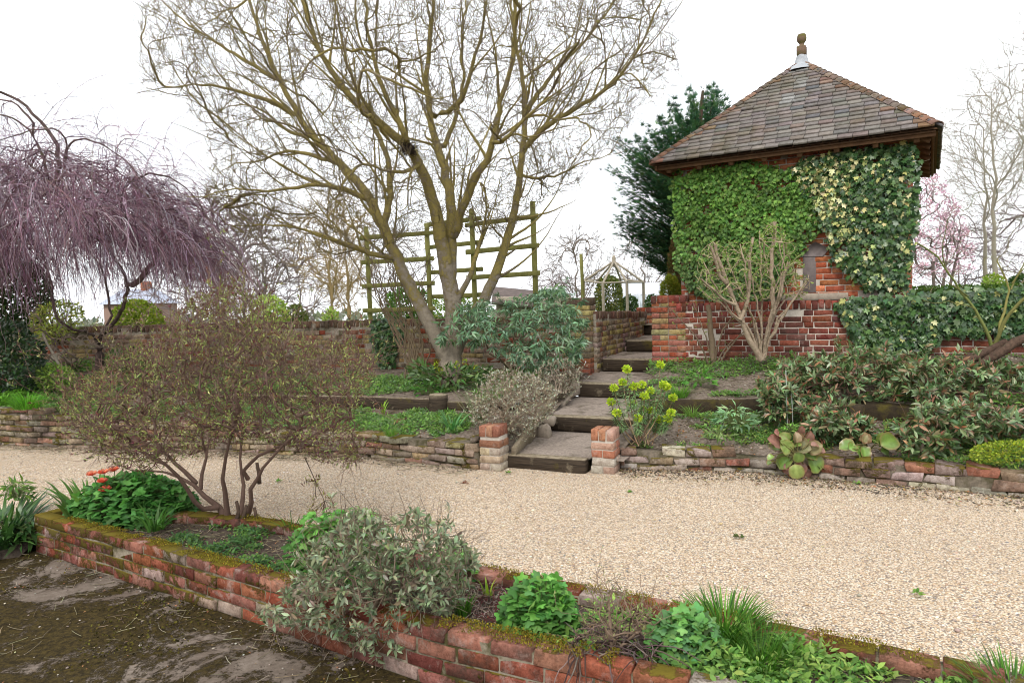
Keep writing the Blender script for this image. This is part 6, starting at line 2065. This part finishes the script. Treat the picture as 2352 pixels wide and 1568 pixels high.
sh = thing("garden_shed", "low shed with a dark sloping roof and pale sheeting behind the silvery shrub", "shed", sc_)
m_ = MB(); boxes(m_, [sc_ + (0, .6, .3)], [(.85, .6, .5)], [(1, 0, 0)], [(0, 1, 0)], [(0, 0, 1)], .02); m_.build("wall", M['grey_wood'], sh)
m_ = MB(); zr = P(1225, 678, 15.5)[2]
boxes(m_, [(sc_[0], 16.0, zr - .08)], [(.95, .75, .035)], [nrm(np.array([1, 0, -.12]))], [nrm(np.array([0, 1, .25]))], [nrm(np.array([.12, -.25, 1]))], .01); m_.build("roof", M['felt'], sh)
m_ = MB(); boxes(m_, [(sc_[0] + .1, 16.9, zr + .06)], [(1.0, .35, .02)], [nrm(np.array([1, 0, -.12]))], [nrm(np.array([0, 1, .2]))], [nrm(np.array([.12, -.2, 1]))], .005); m_.build("sheeting", M['paint'], sh)
hx = P(285, 690, 42)[0]
ho = thing("distant_house", "distant brick house with a blue grey slate roof seen under the weeping tree", "house", (hx, 42, -.3))
ze, zt = P(285, 698, 42)[2], P(285, 662, 42)[2]
m_ = MB(); boxes(m_, [(hx, 44, (ze - 1) / 2)], [(1.3, 2.0, (ze + 1) / 2)], [(1, 0, 0)], [(0, 1, 0)], [(0, 0, 1)], .02, (.3, .2, .16)); m_.build("wall", M['stem'], ho)
m_ = MB(); v = np.array([(hx - 1.5, 41.8, ze), (hx + 1.5, 41.8, ze), (hx + .9, 44, zt), (hx - 1.2, 44, zt), (hx - 1.5, 46.2, ze), (hx + 1.5, 46.2, ze)])
m_.add(v, [(0, 1, 2, 3), (5, 4, 3, 2)], [(1, 5, 2), (4, 0, 3)]); rf_ = m_.build("roof", M['slate'], ho)
m_ = MB(); boxes(m_, [(hx + .35, 44, zt + .1)], [(.22, .3, .35)], [(1, 0, 0)], [(0, 1, 0)], [(0, 0, 1)], .02, (.45, .16, .08)); m_.build("chimney", M['stem'], rf_)
# far wooded skyline
m_ = MB()
n = 14000
x = RNG.uniform(-170, 170, n); y = RNG.uniform(120, 150, n)
hgt = 4.0 + 1.6 * vnoise(np.stack([x, y * 0, y * 0], 1), .05) + 1.2 * vnoise(np.stack([x, y * 0, y * 0 + 9], 1), .22)
z = -4.5 + RNG.random(n) ** .7 * hgt
leaves(m_, 'oval', np.stack([x, y, z], 1), rdir(n) + (0, 0, .6), rdir(n), RNG.uniform(.7, 1.5, n), pick([(.2, .2, .19), (.25, .23, .2), (.17, .19, .16)], n))
wo = m_.build("distant_woods", M['leaf_far'], None, loc=(0, 130, -4)); wo["kind"] = "stuff"; wo["label"] = "low far wooded skyline beyond the garden"; wo["category"] = "woods"

# ------------------------------------------------------------------ ground cover, litter, weeds


def cover(name, label, strip, n, uv, cols, size, hgt=.05, thr=-.05, sc=2.0, kinds=('oval', 'lance'), exclude=None, wts=None, sprig=5):
    """low leafy weeds in drifts on a bed"""
    m_ = MB()
    u = RNG.uniform(uv[0], uv[1], n); v = RNG.uniform(uv[2], uv[3], n)
    p = strip.at(u, v)
    f = vnoise(p, sc) + .5 * vnoise(p, sc * 3)
    k = f > thr
    if exclude is not None:
        k &= ~exclude(p)
    p, f = p[k], f[k]
    hh = hgt * np.clip((f - thr) * 2.2 + .3, .3, 1.4)
    n = len(p)
    c = pick(cols, n, wts, .16)
    for kd in kinds:
        for _ in range(sprig):
            sel = RNG.random(n) < .7
            q = p[sel] + np.stack([RNG.normal(0, .025, sel.sum()), RNG.normal(0, .025, sel.sum()), RNG.random(sel.sum()) * hh[sel]], 1)
            leaves(m_, kd, q, rdir(len(q)) * (1, 1, .5) + (0, 0, .35), rdir(len(q)) * .5 + (0, -.3, 1), size * RNG.uniform(.5, 1.2, len(q)), c[sel] * RNG.uniform(.8, 1.15, (len(q), 1)), 0, 1.1)
    o = m_.build(name, M['leaf'], None, loc=p.mean(0))
    return tag(o, label, "ground cover", None, "stuff")


WEED = [(.13, .24, .055), (.17, .3, .065), (.1, .2, .05), (.2, .31, .09), (.15, .24, .11)]
cover("weeds", "fresh green weeds and seedlings covering the lower bed left of the steps", BLF, 4600, (.45, .99, .05, .95), WEED, .045, .05, -.25, 1.6)
cover("weeds", "green weeds carpeting the upper bed around the big bare tree", BLB, 6000, (.5, .97, .03, .8), WEED, .05, .07, -.2, 1.3)
cover("weeds", "thick fresh greenery in the bed under the weeping tree", BLB, 2600, (.2, .55, .0, .9), WEED + [(.2, .32, .05)], .06, .1, -.25, 1.2)
cover("weeds", "thick fresh greenery along the low wall under the weeping tree", BLF, 2600, (.15, .5, .05, 1), [(.12, .28, .03), (.16, .34, .04), (.1, .22, .03)], .06, .1, -.4, 1.2)
cover("weeds", "patchy green seedlings in the lower bed between the euphorbia and the bergenias", BRF, 3000, (.02, .62, .05, .97), WEED + [(.25, .3, .08)], .04, .05, -.1, 1.8)
cover("weeds", "patchy green seedlings on the upper bed below the red garden wall", BRB, 3600, (.0, .62, .03, .93), WEED, .045, .06, -.14, 1.7)
cover("weeds", "low green weeds under the glossy shrubs at the right", BRF, 1600, (.55, .9, .05, .95), [(.1, .18, .05), (.14, .22, .06)], .045, .06, -.1, 1.8)
cover("weeds", "small dark green seedlings on the planter soil under the twiggy bush", PS, 1300, (.2, .48, .1, .95), [(.06, .13, .05), (.09, .18, .06), (.12, .22, .05)], .032, .03, .0, 4)
cover("weeds", "mixed green weeds at the planter's near right end", PS, 1500, (.62, 1, .02, .98), [(.14, .27, .06), (.2, .33, .08), (.1, .2, .05), (.28, .38, .1)], .04, .06, -.2, 4)


def litter(name, label, pts_fn, n, cat="leaf litter", sz=(.01, .035)):
    m_ = MB()
    p = pts_fn(n)
    h_ = n // 2
    leaves(m_, 'petal', p[:h_] + (0, 0, .006), rdir(h_) * (1, 1, .2), np.array([0, 0, 1.0]) + RNG.normal(0, .3, (h_, 3)), RNG.uniform(*sz, h_), pick([(.3, .2, .12), (.22, .14, .09), (.4, .32, .22), (.15, .1, .07), (.35, .16, .08)], h_, None, .2))
    k = n - h_
    pt, _ = curve(p[h_:] + (0, 0, .005), rdir(k) * (1, 1, .1), RNG.uniform(.03, .14, k), 4, 0, wob=.12)
    pt[:, :, 2] = p[h_:, None, 2] + .005 + np.abs(pt[:, :, 2] - p[h_:, None, 2]) * .3
    tubes(m_, pt, np.full((k, 4), .0017), 3, pick([(.25, .2, .15), (.16, .12, .09), (.38, .32, .25)], k))
    o = m_.build(name, M['leaf_matt'], None, loc=p.mean(0))
    return tag(o, label, cat, None, "stuff")


litter("leaf_litter", "dead leaves and twigs scattered over the left beds", lambda n: np.concatenate([BLF.rand(n // 2), BLB.rand(n - n // 2)]), 5000)
litter("leaf_litter", "dead leaves and twigs scattered over the right beds", lambda n: np.concatenate([BRF.rand(n // 2), BRB.rand(n - n // 2)]), 6000)
litter("leaf_litter", "dead leaves and twigs on the planter's soil", lambda n: PS.rand(n), 2600, sz=(.008, .022))


def foot_of(path, d0, d1, z):
    pa = Path(path)
    def f(n):
        s_ = RNG.random(n) * pa.L
        p, d = pa.at(s_); nl = np.stack([-d[:, 1], d[:, 0]], -1)
        o_ = d0 + (d1 - d0) * RNG.random(n) ** 1.8
        return np.concatenate([p + nl * o_[:, None], np.full((n, 1), z)], 1)
    return f


litter("leaf_litter", "brown leaves and bits gathered along the foot of the low walls on the gravel", lambda n: np.concatenate([foot_of(LOWR, -.02, -.5, .006)(n // 2), foot_of(LOWL, -.02, -.3, .006)(n - n // 2)]), 4200, sz=(.01, .03))
litter("leaf_litter", "dry leaf bits and crumbs on the mossy terrace", lambda n: np.concatenate([foot_of(FRONT, -.02, -1.1, -.198)(n)]), 900, sz=(.005, .018))
# small weeds rooted in the gravel, each a plant
wl = [((1697, 1233), "dark moss tuft in the middle of the gravel"), ((1710, 1437), "small bright weed in the gravel near the planter's back wall"), ((2110, 1362), "small green weed in the right part of the gravel"), ((1066, 1110), "reddish weed on the gravel left of the small pillars"),
      ((2290, 1128), "leafy weed at the foot of the low wall near the right edge"), ((1932, 1082), "green weed sprouting from the mossy low wall's foot"), ((1970, 1110), "spreading weed on the gravel below the small bergenia"), ((1450, 1130), "tiny weed on the gravel in front of the right hand pillar"), ((2350, 1120), "weed against the low wall at the right edge"), ((640, 1360 - 255), "weed at the foot of the low wall behind the twiggy bush"), ((1165, 1085), "weed growing against the pale left pillar's foot")]
for (px, py), lab in wl:
    c = G(px, py, .01)
    t = thing("gravel_weed", lab, "weed", c, "small weeds in the gravel")
    m_ = MB(); n = 16
    red = 'reddish' in lab; dk = 'moss' in lab
    leaves(m_, 'oval', c + RNG.normal(0, .012, (n, 3)) * (1, 1, 0), rdir(n) * (1, 1, .2) + (0, 0, .35), (0, 0, 1), RNG.uniform(.02, .042, n), pick([(.2, .07, .05)] if red else [(.07, .1, .02)] if dk else [(.14, .28, .05), (.2, .32, .07)], n))
    m_.build("leaves", M['leaf'], t)
# taller plants in the beds
tuft("daffodil_leaves", "clump of blue green daffodil leaves left of the large lavender", "plant", G(1040, 985, .28), 34, .26, .5, [(.1, .24, .1), (.13, .28, .11)], wid=1.0, rad=.07, lean=.8)
tuft("bulb_leaves", "pair of upright yellow green leaves in front of the left timber edging", "plant", G(880, 955, .3), 8, .22, .3, [(.26, .38, .05)], wid=1.2, rad=.015, lean=.25)
tuft("grass_clump", "small grass clump beside the daffodil leaves in the lower left bed", "plant", G(898, 1000, .27), 130, .14, .5, [(.12, .26, .04), (.16, .3, .06)], wid=.4, rad=.06, lean=.8)
tuft("grass_clump", "bright green grassy clump on the left low wall under the weeping tree", "plant", G(62, 938, .5), 420, .26, .5, [(.13, .34, .03), (.1, .27, .03)], wid=.35, rad=.14, lean=.8)
tuft("grass_clump", "green grass clump behind the euphorbia's right side", "plant", G(1560, 912, .48), 200, .2, .5, [(.13, .28, .04), (.17, .32, .06)], wid=.4, rad=.09, lean=.7)
tuft("grass_clump", "thin grass tuft in the lower bed right of the euphorbia", "plant", G(1590, 955, .35), 80, .18, .5, [(.16, .27, .06)], wid=.4, rad=.06, lean=1.0)
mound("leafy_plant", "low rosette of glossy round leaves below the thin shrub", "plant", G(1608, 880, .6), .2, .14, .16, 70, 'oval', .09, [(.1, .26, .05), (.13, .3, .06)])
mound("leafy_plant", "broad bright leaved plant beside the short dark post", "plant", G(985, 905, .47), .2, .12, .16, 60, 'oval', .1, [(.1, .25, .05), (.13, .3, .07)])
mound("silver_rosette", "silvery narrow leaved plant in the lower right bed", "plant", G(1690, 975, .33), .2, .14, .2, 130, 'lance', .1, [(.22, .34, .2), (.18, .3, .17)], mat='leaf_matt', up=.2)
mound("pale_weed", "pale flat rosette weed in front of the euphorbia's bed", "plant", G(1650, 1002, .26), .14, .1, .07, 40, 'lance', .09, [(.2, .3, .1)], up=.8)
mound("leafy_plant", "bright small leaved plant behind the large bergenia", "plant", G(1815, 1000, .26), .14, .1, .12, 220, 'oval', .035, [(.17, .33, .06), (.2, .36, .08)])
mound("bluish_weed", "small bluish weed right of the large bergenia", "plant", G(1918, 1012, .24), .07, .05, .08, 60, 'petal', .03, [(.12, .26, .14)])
for px, lab in ((1809, "thin pale cane standing in the right bed, taller left one"), (1822, "thin pale cane standing in the right bed, shorter right one")):
    b = G(px, 985, .28); m_ = MB()
    e = P(px - 4, 850 if px == 1809 else 900, b[1])
    tubes(m_, np.array([[b - (0, 0, .05), (b + e) / 2, e]]), np.full((1, 3), .0035), 5, (.45, .5, .45), 0, cap=True)
    tag(m_.build("garden_cane", M['stem'], None, loc=b), lab, "cane", "thin canes in the right bed")

# loose pebbles and stones on the gravel
n = 34000
u = RNG.random(n); v = RNG.random(n) ** 1.6
p = gs.at(.13 + u * .75, v)
k = (np.abs(p[:, 0]) < p[:, 1] * .86 + .3) & (p[:, 1] > 2.2)
p = p[k]; n = len(p)
OC = np.array([(1, 0, 0), (-1, 0, 0), (0, 1, 0), (0, -1, 0), (0, 0, 1), (0, 0, -1), (.6, .6, .55), (-.6, .6, .5), (.6, -.6, .5), (-.6, -.6, .55)], float)
OT = np.array([(6, 4, 0), (6, 2, 4), (6, 0, 2), (7, 4, 2), (7, 1, 4), (7, 2, 1), (8, 0, 4), (8, 4, 3), (8, 3, 0), (9, 4, 1), (9, 3, 4), (9, 1, 3), (5, 2, 0), (5, 1, 2), (5, 3, 1), (5, 0, 3)])
rz = RNG.uniform(0, 6.28, n); sx = RNG.uniform(.0045, .0105, n) * np.where(RNG.random(n) < .02, 1.7, 1); sy = sx * RNG.uniform(.6, 1, n); sz = sx * RNG.uniform(.4, .7, n)
lx, ly, lz = OC[None, :, 0] * sx[:, None], OC[None, :, 1] * sy[:, None], OC[None, :, 2] * sz[:, None]
vv = np.stack([p[:, :1] + lx * np.cos(rz)[:, None] - ly * np.sin(rz)[:, None], p[:, 1:2] + lx * np.sin(rz)[:, None] + ly * np.cos(rz)[:, None], p[:, 2:3] + sz[:, None] * .55 + lz], -1)
m_ = MB()
m_.add(vv.reshape(-1, 3), None, (OT[None] + (np.arange(n) * 10)[:, None, None]).reshape(-1, 3), np.repeat(pick([(.7, .58, .43), (.8, .71, .58), (.58, .43, .27), (.88, .83, .74), (.42, .35, .29), (.64, .49, .35), (.27, .25, .24)], n, (4, 3, 2.4, 2, 1.5, 2, 1), .12), 10, 0))
o = m_.build("gravel", M['pebble'], None, loc=(0, 5, 0))
tag(o, "loose pale pebbles lying over the gravel drive", "gravel", None, "stuff")
# broken bits on the terrace
n = 420
q = foot_of(FRONT, -.03, -1.3, -.2)(n); s_ = RNG.uniform(.003, .009, n)
m_ = MB()
vv = q[:, None] + OC[None] * s_[:, None, None] * RNG.uniform(.6, 1.3, (n, 1, 3)) * np.array([1, 1, .6]) + np.array([0, 0, .003])
m_.add(vv.reshape(-1, 3), None, (OT[None] + (np.arange(n) * 10)[:, None, None]).reshape(-1, 3), np.repeat(pick([(.45, .4, .33), (.3, .25, .2), (.45, .2, .11), (.6, .56, .5)], n, (4, 4, 1, 1)), 10, 0))
tag(m_.build("grit", M['pebble'], None, loc=(-1, 3, -.2)), "stone chips and grit scattered on the mossy terrace", "grit", None, "stuff")
# crumbs and little stones in the beds and on the treads
n = 7000
q = np.concatenate([BRF.rand(2200), BRB.rand(1800), BLF.rand(1500), BLB.rand(1500)]); s_ = RNG.uniform(.004, .014, n) * np.where(RNG.random(n) < .03, 2, 1)
m_ = MB()
vv = q[:, None] + OC[None] * s_[:, None, None] * RNG.uniform(.6, 1.3, (n, 1, 3)) * np.array([1, 1, .7]) + np.array([0, 0, .002])
m_.add(vv.reshape(-1, 3), None, (OT[None] + (np.arange(n) * 10)[:, None, None]).reshape(-1, 3), np.repeat(pick([(.4, .34, .28), (.16, .12, .09), (.26, .21, .17), (.55, .5, .43), (.1, .075, .06)], n, (3, 4, 4, 1, 3)), 10, 0))
tag(m_.build("soil_crumbs", M['pebble'], None, loc=(1, 7, .3)), "crumbs of earth and small stones on the garden beds", "soil crumbs", None, "stuff")
n = 2600
q = PS.rand(n); s_ = RNG.uniform(.003, .012, n)
m_ = MB()
vv = q[:, None] + OC[None] * s_[:, None, None] * RNG.uniform(.6, 1.3, (n, 1, 3)) * np.array([1, 1, .7])
m_.add(vv.reshape(-1, 3), None, (OT[None] + (np.arange(n) * 10)[:, None, None]).reshape(-1, 3), np.repeat(pick([(.09, .07, .055), (.14, .11, .09), (.05, .04, .03), (.4, .36, .3)], n, (4, 4, 3, .4)), 10, 0))
tag(m_.build("soil_crumbs", M['pebble'], None, loc=(-1, 4, .05)), "dark crumbs of earth on the planter's soil", "soil crumbs", None, "stuff")
# dark earth washed out along the foot of the low walls
n = 6000
q = np.concatenate([foot_of(LOWR, -.0, -.32, .004)(4200), foot_of(LOWL, -.0, -.2, .004)(1800)]); s_ = RNG.uniform(.004, .012, n)
m_ = MB()
vv = q[:, None] + OC[None] * s_[:, None, None] * RNG.uniform(.6, 1.3, (n, 1, 3)) * np.array([1, 1, .6])
m_.add(vv.reshape(-1, 3), None, (OT[None] + (np.arange(n) * 10)[:, None, None]).reshape(-1, 3), np.repeat(pick([(.12, .09, .07), (.19, .15, .11), (.07, .055, .04), (.09, .08, .025), (.5, .42, .32)], n, (4, 4, 3, 2, 2)), 10, 0))
tag(m_.build("soil_crumbs", M['pebble'], None, loc=(2.5, 5.7, 0)), "dark earth washed onto the gravel along the foot of the low walls", "soil crumbs", None, "stuff")
# cushions of moss on the terrace
n = 16000
x = RNG.uniform(-3.9, .2, n); y = RNG.uniform(2.3, 5.2, n)
q = np.stack([x, y, np.full(n, -.198)], 1)
f = vnoise(q, 1.6) + .6 * vnoise(q, 5.5)
k = (f > .12) & (np.abs(x) < y * .8 + .1)
q = q[k]; q = q[:, :] + np.stack([RNG.normal(0, .01, len(q)), RNG.normal(0, .01, len(q)), RNG.uniform(0, .008, len(q))], 1)
fr = np.array(FRONT); lim = np.interp(q[:, 0], fr[:, 0], fr[:, 1]); q = q[q[:, 1] < lim - .02]
n = len(q)
m_ = MB()
leaves(m_, 'petal', q, rdir(n) * (1, 1, .4) + (0, 0, .4), rdir(n), RNG.uniform(.008, .02, n), pick([(.05, .04, .014), (.09, .07, .02), (.03, .025, .012), (.13, .11, .03)], n))
tag(m_.build("terrace_moss", leaf_mat("terrace_moss_tufts", .95, .15, .03), None, loc=(-1.5, 3.3, -.2)), "dark crumbly moss growing in patches over the concrete terrace", "moss", None, "stuff")
